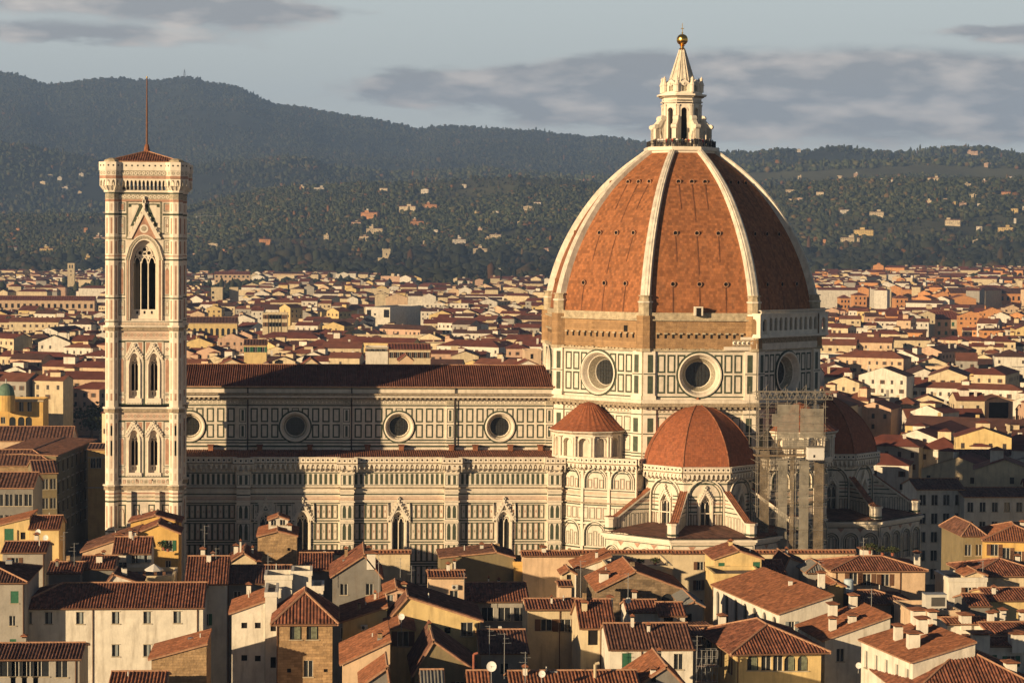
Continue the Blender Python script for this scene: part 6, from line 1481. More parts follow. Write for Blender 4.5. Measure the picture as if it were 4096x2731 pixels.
def villas():
    L = sorted(VL); rv = random.Random(5); cnt = {}
    for (u, v, wp, c) in L:
        zone = 'the hill left of the bell tower' if u < 420 else ('the hill between tower and dome' if u < 2300 else 'the hill right of the dome')
        cn = VC[c].name[4:]; key = (zone, cn); cnt[key] = cnt.get(key, 0)+1
        d = hit(u, v+4, 6) or 9000; d = min(d, 10500); x, y = ray_xy(u, d); gz = ground_z(u, d); w = wp*d/9000; D = min(w*.6, 12)
        zc = H-(v-horizon(u))*d/9000; hh = max(w*rv.uniform(.2, .32), 4.5); top = zc+hh*.4; h = top-gz
        root = thing('hill_villa', f"{cn} villa, {ordw(cnt[key])} {cn} one from left on {zone}", 'villa', (x, y, gz), 'villas on the wooded hills')
        b = MB(); r = MB(); typ = rv.choice('xhhg' if w < 20 else 'hhx'); ang = -rv.uniform(.05, .5)
        simple_house(b, r, x, y, ang, w, D, gz+h, min(2.2, D*.15), typ, VC[c], MT[rv.choice([0, 1])], gz-8, w > 6, 0)
        if w > 22: T = local((x, y), ang); p = T(rv.uniform(-w*.3, w*.3), 0); simple_house(b, r, p[0], p[1], ang, w*.25, w*.25, gz+h+4.5, 1, 'h', VC[c], MT[1], gz, False)
        b.build('wall', root); r.build('roof', root)
    # castellated tower villa
    u, v = 1543, 1000; d = 3700; x, y = ray_xy(u, d); gz = ground_z(u, d); s = d/9000
    zf = lambda vv: H-(vv-horizon(u))*s
    root = thing('castle_villa', 'cream castellated tower rising from low wings above the dark trees', 'villa', (x, y, gz)); b = MB(); r = MB()
    tw = 30*s; b.box(x-tw/2, x+tw/2, y-6, y+6, gz-3, zf(998), CREAM); b.box(x-tw/2-.8, x+tw/2+.8, y-6.8, y+6.8, zf(1003), zf(998), CREAM)
    for k in range(6): b.box(x-tw/2-.8+k*(tw+1.6)/6, x-tw/2-.8+(k+.55)*(tw+1.6)/6, y-6.8, y-6, zf(998), zf(994), CREAM)
    b.box(x-.8, x+.8, y-6.1, y-5.9, zf(1022), zf(1012), WDK)
    for s0, s1 in ((-34, -15), (15, 34)): b.box(x+s0*s, x+s1*s, y-8, y+4, gz-3, zf(1031), CREAM)
    b.box(x-15*s, x+15*s, y-12, y-6, gz-3, zf(1040), CREAM); r.hexa([(x-18*s, y-13, zf(1040)), (x+18*s, y-13, zf(1040)), (x+18*s, y-5, zf(1040)), (x-18*s, y-5, zf(1040))], [(x-2*s, y-9, zf(1033)), (x+2*s, y-9, zf(1033)), (x+2*s, y-8, zf(1033)), (x-2*s, y-8, zf(1033))], MT[0])
    b.build('wall', root); r.build('roof', root)
    # transmitter mast on the far summit
    u = 735; d = 10700; x, y = ray_xy(u, d); z0 = ground_z(u, d); zt = H-(281-horizon(u))*d/9000; b = MB()
    for sx in (-1, 1):
        for sy in (-1, 1): b.tube((x+sx*4.5, y+sy*4.5, z0-5), (x+sx*1.6, y+sy*1.6, zt-8), 1.5, IRON, 4)
    for k in range(7):
        q = k/7; s_ = 3.2-2*q; zz = z0+(zt-8-z0)*q; b.box(x-s_, x+s_, y-s_, y+s_, zz, zz+.8, METAL)
    b.tube((x, y, zt-9), (x, y, zt), 1.6, IRON, 5); tag(b.build('transmitter_mast', None, (x, y, z0)), 'thin lattice transmitter mast on the far summit left of centre', 'mast')
    # crane
    u = 799; d = 4300; x, y = ray_xy(u, d); z0 = ground_z(u, d); s = d/9000; zt = H-(865-horizon(u))*s; b = MB()
    b.tube((x, y, z0), (x, y, zt), .35, METAL, 4); b.tube((x-18*s, y, zt), (x+75*s, y, zt+1), .3, METAL, 4); b.box(x-18*s, x-12*s, y-1, y+1, zt-3, zt, METAL); b.tube((x, y, zt+5), (x+50*s, y, zt+1), .12, METAL, 4); b.tube((x, y, zt), (x, y, zt+5), .25, METAL, 4)
    tag(b.build('tower_crane', None, (x, y, z0)), 'pale tower crane with long level jib on the slope right of the bell tower', 'crane')
villas()
# ------------------------------------------------------------------ single trees
LEAF = mk('tree_leaves', (1, 1, 1), .9, .3, .6, attr=True); BARK = mk('bark', (.08, .055, .04), .95, .3, 2)
def make_crown(kindt, seed, tint):
    r = np.random.default_rng(seed); n = {'round': 420, 'cypress': 260, 'pine': 380}[kindt]
    if kindt == 'round':
        cl = r.normal(size=(26, 3)); cl /= np.linalg.norm(cl, axis=1)[:, None]; cl *= r.uniform(.45, .95, (26, 1)); cl[:, 2] = cl[:, 2]*.8
        C = cl[r.integers(0, 26, n)]+r.normal(0, .17, (n, 3)); C = C*np.array([.5, .5, .36])+np.array([0, 0, .62]); s = r.uniform(.03, .075, n)
    elif kindt == 'cypress':
        t = r.random(n); rad = .115*np.sin(np.pi*np.clip(t*.9+.08, 0, 1))**.6*r.uniform(.6, 1.1, n); a = r.uniform(0, 6.28, n); C = np.stack([rad*np.cos(a), rad*np.sin(a), .06+t*.92], 1); s = r.uniform(.025, .055, n)
    else:
        a = r.uniform(0, 6.28, n); rad = np.sqrt(r.random(n))*.5; C = np.stack([rad*np.cos(a), rad*np.sin(a), .82+.1*(1-(rad/.5)**2)+r.normal(0, .035, n)], 1); s = r.uniform(.03, .07, n)
    q = r.normal(size=(n, 3)); q /= np.linalg.norm(q, axis=1)[:, None]; w = np.cross(q, r.normal(size=(n, 3))); w /= np.linalg.norm(w, axis=1)[:, None]
    s = s[:, None]; V = np.stack([C+q*s, C+w*s*.8, C-q*s, C-w*s*.8+np.cross(q, w)*s*.5], 1).reshape(-1, 3); F = np.arange(4*n).reshape(n, 4)
    T = np.repeat(np.array(tint)[None]*r.uniform(.6, 1.35, (n, 1)), 4, 0); return V, F, T
def make_tree(nm, lab, kindt, seed, tint, loc, h, w=1.0, group=None):
    root = thing(nm, lab, 'tree', loc, group); V, F, T = make_crown(kindt, seed, tint); V = V*np.array([h*w, h*w, h])
    o = add_np('crown', V, F, [LEAF], tint=T); o.parent = root
    b = MB(); b.tube((0, 0, -1), (0, 0, h*.55), h*.03, BARK, 6, h*.016)
    if kindt != 'cypress':
        for k in range(5): a = k*1.26+seed; b.tube((0, 0, h*(.3+.04*k)), (h*w*.26*math.cos(a), h*w*.26*math.sin(a), h*(.62 if kindt == 'round' else .84)), h*.013, BARK, 5, h*.005)
    me = b.build('trunk', None, (0, 0, 0)); me.parent = root; return root
def copy_tree(root, loc, lab, sc, group):
    c = root.copy(); COL.objects.link(c); c.location = loc; c['label'] = lab; c['group'] = group; c.scale = sc; c.rotation_euler = (0, 0, random.uniform(0, 6))
    for ch in root.children:
        k = ch.copy(); COL.objects.link(k); k.parent = c
    return c
def trees():
    r = random.Random(9); protos = {}
    spec = [('round', (.045, .055, .02), 'dark green broadleaf'), ('cypress', (.02, .03, .014), 'slim dark cypress'), ('pine', (.04, .052, .02), 'flat-topped umbrella pine'), ('round', (.14, .07, .022), 'orange autumn broadleaf'), ('round', (.085, .085, .03), 'yellow-green broadleaf')]
    TL = [(42, 1275, 0, 13), (203, 1325, 0, 15), (262, 1310, 3, 14), (309, 1172, 0, 12), (365, 1640, 0, 12), (1150, 1190, 4, 17), (1185, 1200, 0, 16), (1100, 1300, 0, 11), (1010, 1405, 0, 9), (1865, 1300, 2, 15), (1905, 1295, 2, 15), (1945, 1298, 2, 16), (1985, 1305, 0, 16), (2020, 1322, 0, 15), (2035, 1300, 1, 16), (1830, 1275, 0, 13), (1590, 1120, 4, 17), (1620, 1130, 0, 15), (1605, 1155, 0, 13), (2005, 1420, 1, 10), (2062, 1420, 1, 11), (1560, 1352, 4, 9), (1420, 1370, 0, 9),
          (3875, 1440, 2, 12), (3905, 1425, 0, 13), (3930, 1420, 2, 13), (3700, 1600, 4, 11), (3735, 1605, 0, 10), (3765, 1600, 4, 11), (3740, 1180, 3, 20), (3765, 1195, 4, 18), (3725, 1200, 0, 16), (3640, 1178, 4, 14), (3545, 1135, 0, 15), (3860, 1115, 2, 15), (3830, 1112, 2, 14), (3800, 1110, 2, 14), (3770, 1108, 2, 13), (3950, 1120, 1, 13), (3735, 1030, 3, 18), (3830, 1050, 3, 15), (3870, 1062, 3, 14), (1175, 975, 3, 15), (1130, 985, 4, 15), (1205, 990, 3, 14), (1000, 985, 4, 14), (1300, 1010, 3, 13), (1800, 985, 4, 16), (1840, 990, 3, 15)]
    for k in range(42): TL.append((r.choice([r.uniform(10, 415), r.uniform(760, 2215), r.uniform(760, 2215), r.uniform(3260, 4090)]), None, r.choice([0, 0, 1, 1, 4, 2]), r.uniform(12, 18)))
    TL.sort(); cnt = {}
    for u, v, k, h in TL:
        zone = 'left of the bell tower' if u < 420 else ('between tower and dome' if u < 2300 else 'right of the dome')
        if v is None: d = r.uniform(3450, 3570); foot = 'at the hill foot'
        elif v < 1062: d = hit(u, v, h*.5) or 4000; foot = 'on the wooded slope'
        else:
            d = (H-h-(ground_z(u, 2500) if v < 1150 else 0)*.5)*9000/(v-h*9/ max(1, 1)*0-horizon(u)); foot = 'among the roofs'
        x, y = ray_xy(u, d); z = ground_z(u, d) if d > 1400 else 0; key = (zone, foot, k); cnt[key] = cnt.get(key, 0)+1
        lab = f"{spec[k][2]} {foot} {zone}, {ordw(cnt[key])} from left"
        hh = h+3 if foot == 'among the roofs' else h
        if k not in protos: protos[k] = make_tree(['broadleaf_tree', 'cypress_tree', 'pine_tree', 'broadleaf_tree', 'broadleaf_tree'][k], lab, spec[k][0], 20+k, spec[k][1], (x, y, z), 15.0, 1.0, 'trees in and around the city'); protos[k].scale = (hh/15,)*3
        else: copy_tree(protos[k], (x, y, z), lab, (hh/15*r.uniform(.85, 1.25), hh/15*r.uniform(.85, 1.25), hh/15), 'trees in and around the city')
trees()
DOL = plaster('olive_plaster', (.21, .17, .095)); YEO = plaster('egg_yellow_plaster', (.62, .40, .13))  # olive tone: wall shade put into the plaster colour
# ------------------------------------------------------------------ landmarks in the middle distance
hs = house
g6 = 'buildings of the street left of the bell tower'
r_, i_ = hs('palace', 'long ochre palace with one row of tall windows left of the bell tower', -60, 421, 1199, 1184, Y=1900, D=16, wall=PEA, tile=MT[0], grid=(1, 18, 2.2, 3.6, 'd', 3.0), corr=2, cat='palace')
r_, i_ = hs('church_tower', 'slender cream square tower with twin belfry openings, far left', 270, 298, 1053, z=None, Y=2600, D=8, roof='flat', wall=CREAM, wins=[(279, 1066, 1.5, 4, 'a'), (289, 1066, 1.5, 4, 'a'), (284, 1085, 1.2, 1.8, 'd'), (284, 1100, 1.2, 1.8, 'd')], cat='tower')
r_, i_ = hs('palace', 'yellow palace with a row of round-arched windows just right of the bell tower', 745, 948, 1291, 1268, Y=1380, D=18, wall=YEL, tile=MT[1], grid=(1, 9, 1.9, 4.6, 'a', 3.2), cornice=True, corr=2, cat='palace')
r_, i_ = hs('modern_block', 'plain white flat-roofed modern block with ribbed side, middle distance', 1462, 1560, 1228, z=22, D=70, roof='flat', ang=-22, wall=WHT, wins=[(1476, 1252, 3.5, 5, 'd'), (1500, 1257, 1.5, 1.5, 'd'), (1546, 1254, 4.5, 6, 'd')], cat='building')
r_, i_ = hs('apartment_block', 'pale four-storey apartment block below the woods near the bell tower', 858, 1000, 1097, 1086, Y=2900, D=16, wall=PEA, tile=MT[0], grid=(4, 8, 2.6, 2.4, 'd', 1.6, 6), corr=3, cat='building')
r_, i_ = hs('apartment_block', 'tall cream block of flats with balconies beside the bell tower', 845, 890, 1150, z=30, Y=1950, D=14, roof='flat', wall=CREAM, wins=[(852, 1170, 2, 2, 'd'), (852, 1190, 2, 2, 'd')], cat='building')
r_, i_ = hs('apartment_block', 'second cream tower of flats standing right of a balconied one', 918, 952, 1150, Y=1960, D=14, roof='flat', wall=CREAM, cat='building')
r_, i_ = hs('balconied_block', 'cream terraced block with loggias in the middle of the roofs', 1050, 1150, 1252, Y=1330, D=18, roof='flat', wall=CREAM, grid=(2, 8, 2.4, 2.4, 's', 1.0, 4.5), cat='building')
r_, i_ = hs('townhouse', 'long cream house with seven shuttered windows behind the nave ridge', 1555, 1722, 1396, 1375, Y=880, D=13, wall=CREAM, tile=MT[0], grid=(1, 7, 1.3, 2.2, 's', 1.2), corr=1.2)
r_, i_ = hs('townhouse', 'flat white house with four attic windows behind the nave ridge', 1465, 1552, 1388, Y=880, D=12, roof='flat', wall=WHT, grid=(1, 4, 1.4, .9, 's', .7), cornice=True)
r_, i_ = hs('townhouse', 'low yellow house with three green-shuttered windows behind the nave ridge', 976, 1066, 1379, 1358, Y=930, D=12, wall=YEL, tile=MT[1], grid=(1, 3, 1.6, 2.2, 'g', .8), corr=1.2)
for u0, u1, ve, vr, Y, lab, m in ((1200, 1284, 1462, 1432, 820, 'pale gabled house end right above the nave ridge, left one', CREAM), (865, 985, 1462, 1436, 815, 'broad cream gable stepping up just above the nave ridge', CREAM), (1595, 1652, 1440, 1418, 850, 'small pavilion house with glazed corner above the nave ridge', PEA), (2060, 2160, 1462, 1440, 830, 'white terrace house with a row of merlons near the dome', WHT)):
    hs('gable_house', lab, u0, u1, ve, vr, Y=Y, D=12, roof='y', wall=m, tile=MT[0], corr=1.0)
hs('crenellated_house', 'tan crenellated tower house tucked beside the great dome', 2100, 2165, 1400, Y=905, D=12, roof='flat', wall=PEA, wins=[(2128, 1425, 1.2, 2, 'd')])
hs('orange_palace', 'long orange barracks with brown roof right of the great dome', 3245, 3528, 1168, 1152, Y=2350, D=20, wall=ORG, tile=MT[1], grid=(1, 12, 2.2, 4, 'd', 3), corr=3, cat='palace')
for u0, u1, ve, vr, Y, lab in ((3362, 3402, 1192, 1180, 2150, 'narrow bright orange house, left of two before the barracks'), (3416, 3468, 1180, 1170, 2200, 'bright orange square house before the barracks'), (3545, 3585, 1178, 1165, 2200, 'orange gabled house right of the barracks'), (3582, 3632, 1192, 1180, 2150, 'broad salmon orange house below the barracks level'), (3660, 3700, 1190, 1180, 2200, 'small orange house half in shade')):
    hs('orange_house', lab, u0, u1, ve, vr, Y=Y, D=14, roof='hip', wall=ORG, tile=MT[0], grid=(2, 3, 1.6, 2.4, 'd', 2, 5), corr=3)
hs('orange_palace', 'long salmon palace with regular windows at the far right', 3800, 4180, 1172, 1152, Y=2200, D=20, wall=ORG, tile=MT[1], grid=(1, 16, 2.2, 4, 'd', 3), corr=3, cat='palace')
hs('orange_house', 'wide orange gabled house before the salmon palace, far right', 3800, 3905, 1195, 1180, Y=2050, D=18, roof='y', wall=ORG, tile=MT[2], corr=3)
hs('villa_hotel', 'cream hotel with two rows of windows at the hill foot right of dome', 3445, 3560, 1122, 1100, Y=2950, D=20, roof='hip', wall=CREAM, tile=MT[0], grid=(2, 9, 2, 2.6, 'd', 1.6, 6), corr=3, cat='hotel')
hs('school_building', 'long low cream school with ribbon windows at the far right', 3685, 3945, 1098, Y=3150, D=20, roof='flat', wall=CREAM, grid=(1, 14, 4, 2.6, 'd', 3), cat='building')
hs('school_building', 'higher cream school wing at the right edge', 3965, 4180, 1092, Y=3100, D=20, roof='flat', wall=CREAM, grid=(1, 10, 3.4, 2.6, 'd', 4), cat='building')
hs('factory_chimney', 'slender pale factory chimney at the hill foot', 3658, 3664, 1088, Y=3000, D=2.2, roof='flat', wall=PEA, cat='chimney')
hs('town_palace', 'large pale yellow house with green windows and red hip roof, right', 3660, 3882, 1276, 1243, Y=1620, D=22, roof='hip', wall=CREAM, tile=MT[0], grid=(2, 8, 2, 2.8, 'c', 2.2, 6.5), corr=2, cat='palace')
hs('loggia_house', 'long cream house with six tall windows under a red roof, right', 3428, 3604, 1652, 1632, Y=720, D=14, wall=CREAM, tile=MT[2], grid=(1, 6, 1.6, 2.8, 'd', .6), corr=1)
hs('long_convent', 'long red-roofed convent wing lit along its cream wall, right', 3445, 3640, 1532, 1520, Y=920, D=12, wall=CREAM, tile=MT[1], corr=1)
hs('open_loggia', 'house with a dark open roof loggia at the right edge', 3942, 4052, 1600, 1585, Y=770, D=10, roof='y', wall=PEA, tile=MT[1], wins=[(3995, 1640, 7, 5.5, 'd')])
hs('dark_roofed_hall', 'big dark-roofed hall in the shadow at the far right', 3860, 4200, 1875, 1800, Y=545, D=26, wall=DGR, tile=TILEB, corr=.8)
# ---- street on the far left
rt, inf = hs('domed_house', 'egg-yellow house with balcony windows and a green dome, far left', -60, 172, 1600, Y=715, D=14, roof='flat', wall=YEO, tile=YEO, wins=[(85, 1625, 1.4, 3, 'w'), (118, 1625, 1.4, 3, 'w'), (50, 1688, 2, 3.4, 'a'), (85, 1688, 2, 3.4, 'a'), (115, 1688, 2, 3.4, 'a'), (12, 1628, 1.4, 2, 'p'), (12, 1680, 1.4, 2, 'p')], cornice=True)
def green_dome():
    u = 24; Y = 711; X, zb = Wp(u, 1580, Y); zt = Wp(u, 1533, Y)[1]; r = 32*Y/9000; b = MB(); b.smooth = False
    b.lathe((X, Y), [(r+.3, zb-5), (r+.3, zb)], YEO, 20); b.lathe((X, Y), [(r*math.cos(a)+.15, zb+(zt-zb)*math.sin(a)) for a in [i*math.pi/16 for i in range(9)]], mk('verdigris', (.10, .17, .12), .7, .2, 1), 20); b.tube((X, Y, zt), (X, Y, zt+1.4), .2, METAL, 6)
    b.build('dome', rt)
green_dome()
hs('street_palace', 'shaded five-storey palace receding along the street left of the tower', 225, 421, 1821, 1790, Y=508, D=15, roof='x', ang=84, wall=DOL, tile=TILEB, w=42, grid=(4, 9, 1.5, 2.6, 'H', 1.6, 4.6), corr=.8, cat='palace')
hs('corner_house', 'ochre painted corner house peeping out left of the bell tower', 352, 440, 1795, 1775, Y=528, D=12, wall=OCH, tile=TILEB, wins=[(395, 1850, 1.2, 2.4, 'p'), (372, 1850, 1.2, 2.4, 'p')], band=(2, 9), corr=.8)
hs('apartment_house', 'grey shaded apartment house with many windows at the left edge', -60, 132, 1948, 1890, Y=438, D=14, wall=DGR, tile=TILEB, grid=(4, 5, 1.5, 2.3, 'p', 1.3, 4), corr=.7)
hs('apartment_house', 'dark shaded house squeezed between two palaces, left', 134, 228, 1890, 1842, Y=470, D=14, ang=12, wall=DOL, tile=TILEB, grid=(4, 3, 1.3, 2.2, 'p', 1.3, 4), corr=.7)
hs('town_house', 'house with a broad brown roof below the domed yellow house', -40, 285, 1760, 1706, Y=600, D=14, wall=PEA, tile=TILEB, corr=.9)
hs('stone_house', 'rough stone-walled house with small chimneys, far left', -60, 215, 1860, 1800, Y=505, D=12, roof='hipR', wall=STN, tile=TILEB, corr=.8)
# ---- first range in front of the tower
hs('gable_house', 'apricot gabled house touching the foot of the bell tower', 523, 717, 2084, 2059, Y=374, D=6, roof='y', wall=YEO, drain=(.97,))
hs('gable_house', 'apricot lower gable with brown tiled slope before the bell tower', 548, 714, 2129, 2094, Y=365, D=6.5, roof='y', wall=YEO)
hs('leanto_house', 'long brown roof falling left from the apricot gable', 330, 548, 2203, 2128, Y=364, D=12, roof='shedL', wall=PEA, tile=TILEB)
hs('roof_house', 'small white roof house with striped tiles and grey shutters', 455, 600, 2209, 2149, Y=350, D=8, wall=WHT, wins=[(541, 2232, 1.3, 1.5, 'G'), (578, 2230, 1.0, 1.4, 'G'), (491, 2275, 1.3, 2.2, 'p')], chim=((475, 2160, .8, 1.2),))
hs('terrace_house', 'cream terrace house under a white parasol', 452, 692, 2305, Y=341, D=9, roof='flat', wall=CREAM)
hs('gable_house', 'yellow house with orange sloping roof at the upper left edge', -60, 118, 2112, 2067, Y=375, D=10, roof='shedL', wall=YEL, tile=TILEO, wins=[(36, 2140, 1.5, 2.2, 'c'), (92, 2142, .8, 1.2, 'd')], drain=(.73,))
hs('side_house', 'narrow house with dark striped roof beside the orange sloping one', 119, 235, 2112, 2063, Y=374, D=9, wall=YEL)
hs('grey_house', 'grey walled house with striped roof, shaded, left', 10, 180, 2207, 2167, Y=345, D=9, wall=GRY, wins=[(60, 2250, 1.1, 1.6, 's')])
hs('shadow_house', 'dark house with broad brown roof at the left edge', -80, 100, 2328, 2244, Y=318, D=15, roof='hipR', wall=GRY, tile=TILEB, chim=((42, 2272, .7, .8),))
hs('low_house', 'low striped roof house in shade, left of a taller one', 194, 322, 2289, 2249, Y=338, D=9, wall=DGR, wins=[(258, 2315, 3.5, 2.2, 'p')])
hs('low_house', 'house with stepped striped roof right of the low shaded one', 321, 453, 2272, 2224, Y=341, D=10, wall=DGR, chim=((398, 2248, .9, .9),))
hs('shed', 'small ragged tile shed with whitewashed front', 426, 560, 2330, 2294, Y=330, D=6, roof='y', rp=.2, wall=WHT, tile=TILEB)
hs('long_white_house', 'long white house with six square windows under a striped roof, left', 50, 812, 2431, 2333, Y=322, D=14, roof='hipL', wall=WHT, wins=[(112, 2470, 1.1, 1.7, 'w'), (194, 2470, 1.1, 1.7, 'w'), (320, 2470, 1.1, 1.7, 'w'), (463, 2469, 1.1, 1.7, 'w'), (589, 2468, 1.1, 1.7, 'w'), (709, 2467, 1.1, 1.7, 'w'), (321, 2600, 1.1, 1.7, 'w'), (463, 2600, 1.1, 1.7, 'w'), (589, 2600, 1.1, 1.7, 'w')], chim=((651, 2380, .5, .6), (395, 2405, .4, .4), (675, 2402, .3, .3)), drain=(.42, .97))
hs('annex_house', 'shaded annex with ribbon window at the lower left corner', -60, 318, 2634, 2573, Y=284, D=10, wall=GRY, tile=TILEB, wins=[(30, 2672, 2, 2, 'p'), (75, 2672, 2, 2, 'p'), (120, 2672, 2, 2, 'p'), (165, 2672, 2, 2, 'p'), (247, 2672, 1.5, 2.2, 'p')])
hs('stone_hall', 'rough stone hall with orange roof and dark arched opening, lower left', 606, 826, 2632, 2572, Y=274, D=10, roof='shedL', wall=STN, tile=TILEO, wins=[(752, 2690, 1.5, 4, 'a')])
hs('striped_house', 'striped lit roof cut by the bottom edge, left', 438, 655, 2752, 2687, Y=261, D=9, wall=DGR, tile=TILEO)
# ---- stone tower house and its neighbours
hs('stone_tower', 'ochre rubble tower with shallow gable standing before the nave', 1031, 1187, 2142, 2122, Y=367, D=11, roof='y', wall=STN, tile=TILEO, wins=[(1098, 2141, .7, .9, 'd'), (1156, 2196, .5, .5, 'd')], over=.25)
hs('roof_lantern', 'little white look-out room with two windows on the stone tower', 1074, 1152, 2076, 2062, Y=371, D=3.5, roof='y', wall=WHT, tile=TILEO, wins=[(1095, 2089, .9, .9, 'p'), (1131, 2088, .9, .9, 'p')], vb=2150, over=.25)
hs('pale_house', 'white walled house with dark roof right of the long white house', 745, 905, 2331, 2226, Y=332, D=14, wall=WHT, tile=TILE)
hs('low_gable', 'low cream gable with chimneys below the stone tower', 918, 1030, 2244, 2208, Y=352, D=9, roof='y', wall=CREAM, chim=((944, 2215, 1.2, .7), (962, 2212, 1.8, .25), (1010, 2216, .9, .3)), wins=[(977, 2240, .6, .6, 'd')])
hs('dark_house', 'dark roofed house filling the yard below the stone tower', 905, 1160, 2330, 2262, Y=336, D=12, roof='x', wall=DGR, tile=TILEB)
hs('tall_white_house', 'tall white house with six tiny square windows and orange lean-to roof', 927, 1060, 2448, 2400, Y=291, D=11, roof='shedL', wall=WHT, tile=TILEO, wins=[(977, 2500, .75, .75, 'd'), (1031, 2500, .75, .75, 'd'), (977, 2630, .75, .75, 'd'), (1031, 2632, .75, .75, 'd')], chim=((995, 2370, 1.2, .6),))
hs('white_tower', 'plain white stair tower between the white house and the stone one', 1061, 1107, 2370, Y=290.5, D=8, roof='flat', wall=WHT, tile=WHT, wins=[(1093, 2505, .7, 1.2, 'd'), (1093, 2648, .7, 1.4, 'd')])
hs('white_parapet', 'white roof-top parapet box above the stone tower house', 1060, 1168, 2302, Y=305.5, D=5, roof='flat', wall=WHT, tile=WHT)
hs('white_parapet', 'stepped white wall with flat top right of the parapet box', 1168, 1246, 2285, Y=307, D=5, roof='flat', wall=WHT, tile=WHT)
hs('white_parapet', 'lowest step of the white roof-top wall', 1246, 1293, 2345, Y=307, D=5, roof='flat', wall=WHT, tile=WHT)
hs('stone_house', 'brown stone house with striped pyramid roof and two curtained arches', 1108, 1330, 2485, 2361, Y=283, D=11, roof='hip', wall=STN, over=.8, wins=[(1183, 2523, 1.5, 2.1, 'C'), (1250, 2523, 1.5, 2.1, 'C'), (1233, 2672, 1.2, 2.1, 'p'), (1156, 2680, .5, .5, 'd'), (1303, 2680, .5, .4, 'd')], drain=(.005,))
hs('yellow_house', 'yellow house with orange lean-to roof right of the stone house', 1372, 1548, 2483, 2425, Y=292, D=13, roof='shedL', wall=YEL, tile=TILEO, wins=[(1382, 2530, .8, 2.0, 'd')], chim=((1500, 2400, .9, .3),))
hs('orange_roof_house', 'broad orange roof lit from the left below the yellow house', 1372, 1560, 2650, 2560, Y=268, D=14, roof='shedL', wall=PEA, tile=TILEO)
hs('brown_house', 'brown striped roof right of the stone tower', 1200, 1330, 2275, 2212, Y=350, D=11, wall=DGR)
hs('dark_gable', 'dark timber gable with a white chimney before the nave', 1330, 1522, 2300, 2218, Y=338, D=13, roof='y', rp=.66, wall=DGR, tile=TILE, chim=((1484, 2285, 1.4, 1.3),))
hs('canons_row', 'long flat pale wall with dark openings at the foot of the nave', 1205, 1640, 2213, Y=376, D=1.4, roof='x', rise=.12, over=.15, corr=.6, wall=CREAM, tile=TILEO, wins=[(1517, 2212, 3, .7, 'd'), (1573, 2214, 3, .6, 'd')])
hs('canons_row', 'long low pale wall topped by red tiles in front of the tribune', 2092, 2692, 2213, Y=377, D=1.4, roof='x', rise=.12, over=.15, corr=.6, wall=CREAM, tile=TILEO)
hs('canons_row', 'long low pale wall with red coping under the scaffold', 2692, 3420, 2213, Y=377, D=1.4, roof='x', rise=.12, over=.15, corr=.6, wall=CREAM, tile=TILEO)
hs('olive_hall', 'big blank-walled hall before the nave, its shade put into the olive-brown colour', 1762, 2056, 2228, 2206, Y=364, D=9, roof='y', rp=.75, wall=DOL, tile=TILEB, over=.3)  # shade on this wall put into a darker plaster colour
hs('orange_annex', 'sunlit right end of the shaded hall with arch, light put into its orange', 2056, 2102, 2248, Y=363, D=8, roof='flat', wall=YEO, tile=YEO, wins=[(2052+12, 2240, 1.2, 2, 'a')])  # lit end of the same wall, sunlight put into its colour
hs('pink_house', 'pink flat-topped house with wall pipes and cooling units', 1718, 1860, 2306, Y=322, D=7, roof='x', rise=.3, wall=PEA, tile=TILEO, wins=[(1816, 2378, 1.2, 1.3, 'p')], drain=(.98,))
hs('long_gable_house', 'yellow house with long asymmetric brown roof, centre', 1547, 1921, 2480, 2385, Y=291, D=13, roof='y', rp=.22, wall=YEL, tile=TILEB, wins=[(1707, 2494, 1.0, 1.5, 'p'), (1868, 2515, 1.6, 1.8, 'p'), (1790, 2520, .8, .8, 'd')], drain=(.98,))
hs('attic_house', 'little pink attic room with two windows above the yellow house', 1545, 1627, 2366, 2350, Y=296, D=7, roof='y', wall=PNK, tile=TILEO, wins=[(1561, 2393, .8, 1.0, 'w'), (1605, 2388, 1.1, 1.0, 'w')], vb=2440)
hs('dormer_house', 'small yellow dormer house with brown door and orange roof', 1552, 1650, 2514, 2500, Y=284, D=8, roof='y', wall=YEL, tile=TILEO, wins=[(1612, 2553, 1.4, 1.9, 's')])
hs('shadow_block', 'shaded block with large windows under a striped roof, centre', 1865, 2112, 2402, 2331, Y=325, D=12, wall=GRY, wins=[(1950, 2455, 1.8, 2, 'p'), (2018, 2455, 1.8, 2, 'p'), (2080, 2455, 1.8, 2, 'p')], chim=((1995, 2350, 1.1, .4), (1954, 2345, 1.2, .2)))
hs('dark_low_house', 'low dark-roofed house in the courtyard, centre', 1925, 2110, 2607, 2520, Y=282, D=12, wall=GRY, tile=TILEB)
hs('dark_low_house', 'dark striped roof below the small dormer house', 1660, 1900, 2680, 2560, Y=270, D=13, roof='y', rp=.3, wall=DOL, tile=TILEB)
hs('bottom_house', 'orange gable cut by the bottom edge left of centre', 1450, 1560, 2735, 2665, Y=258, D=8, roof='y', rp=.9, wall=DGR, tile=TILEO)
hs('bottom_house', 'grey tin roof at the bottom edge beside the orange gable', 1690, 1772, 2745, 2680, Y=256, D=6, wall=DGR, tile=LEAD)
hs('bottom_house', 'narrow striped roof at the bottom edge under the big dish', 1878, 1962, 2750, 2684, Y=257, D=7, wall=DGR, tile=TILEO)
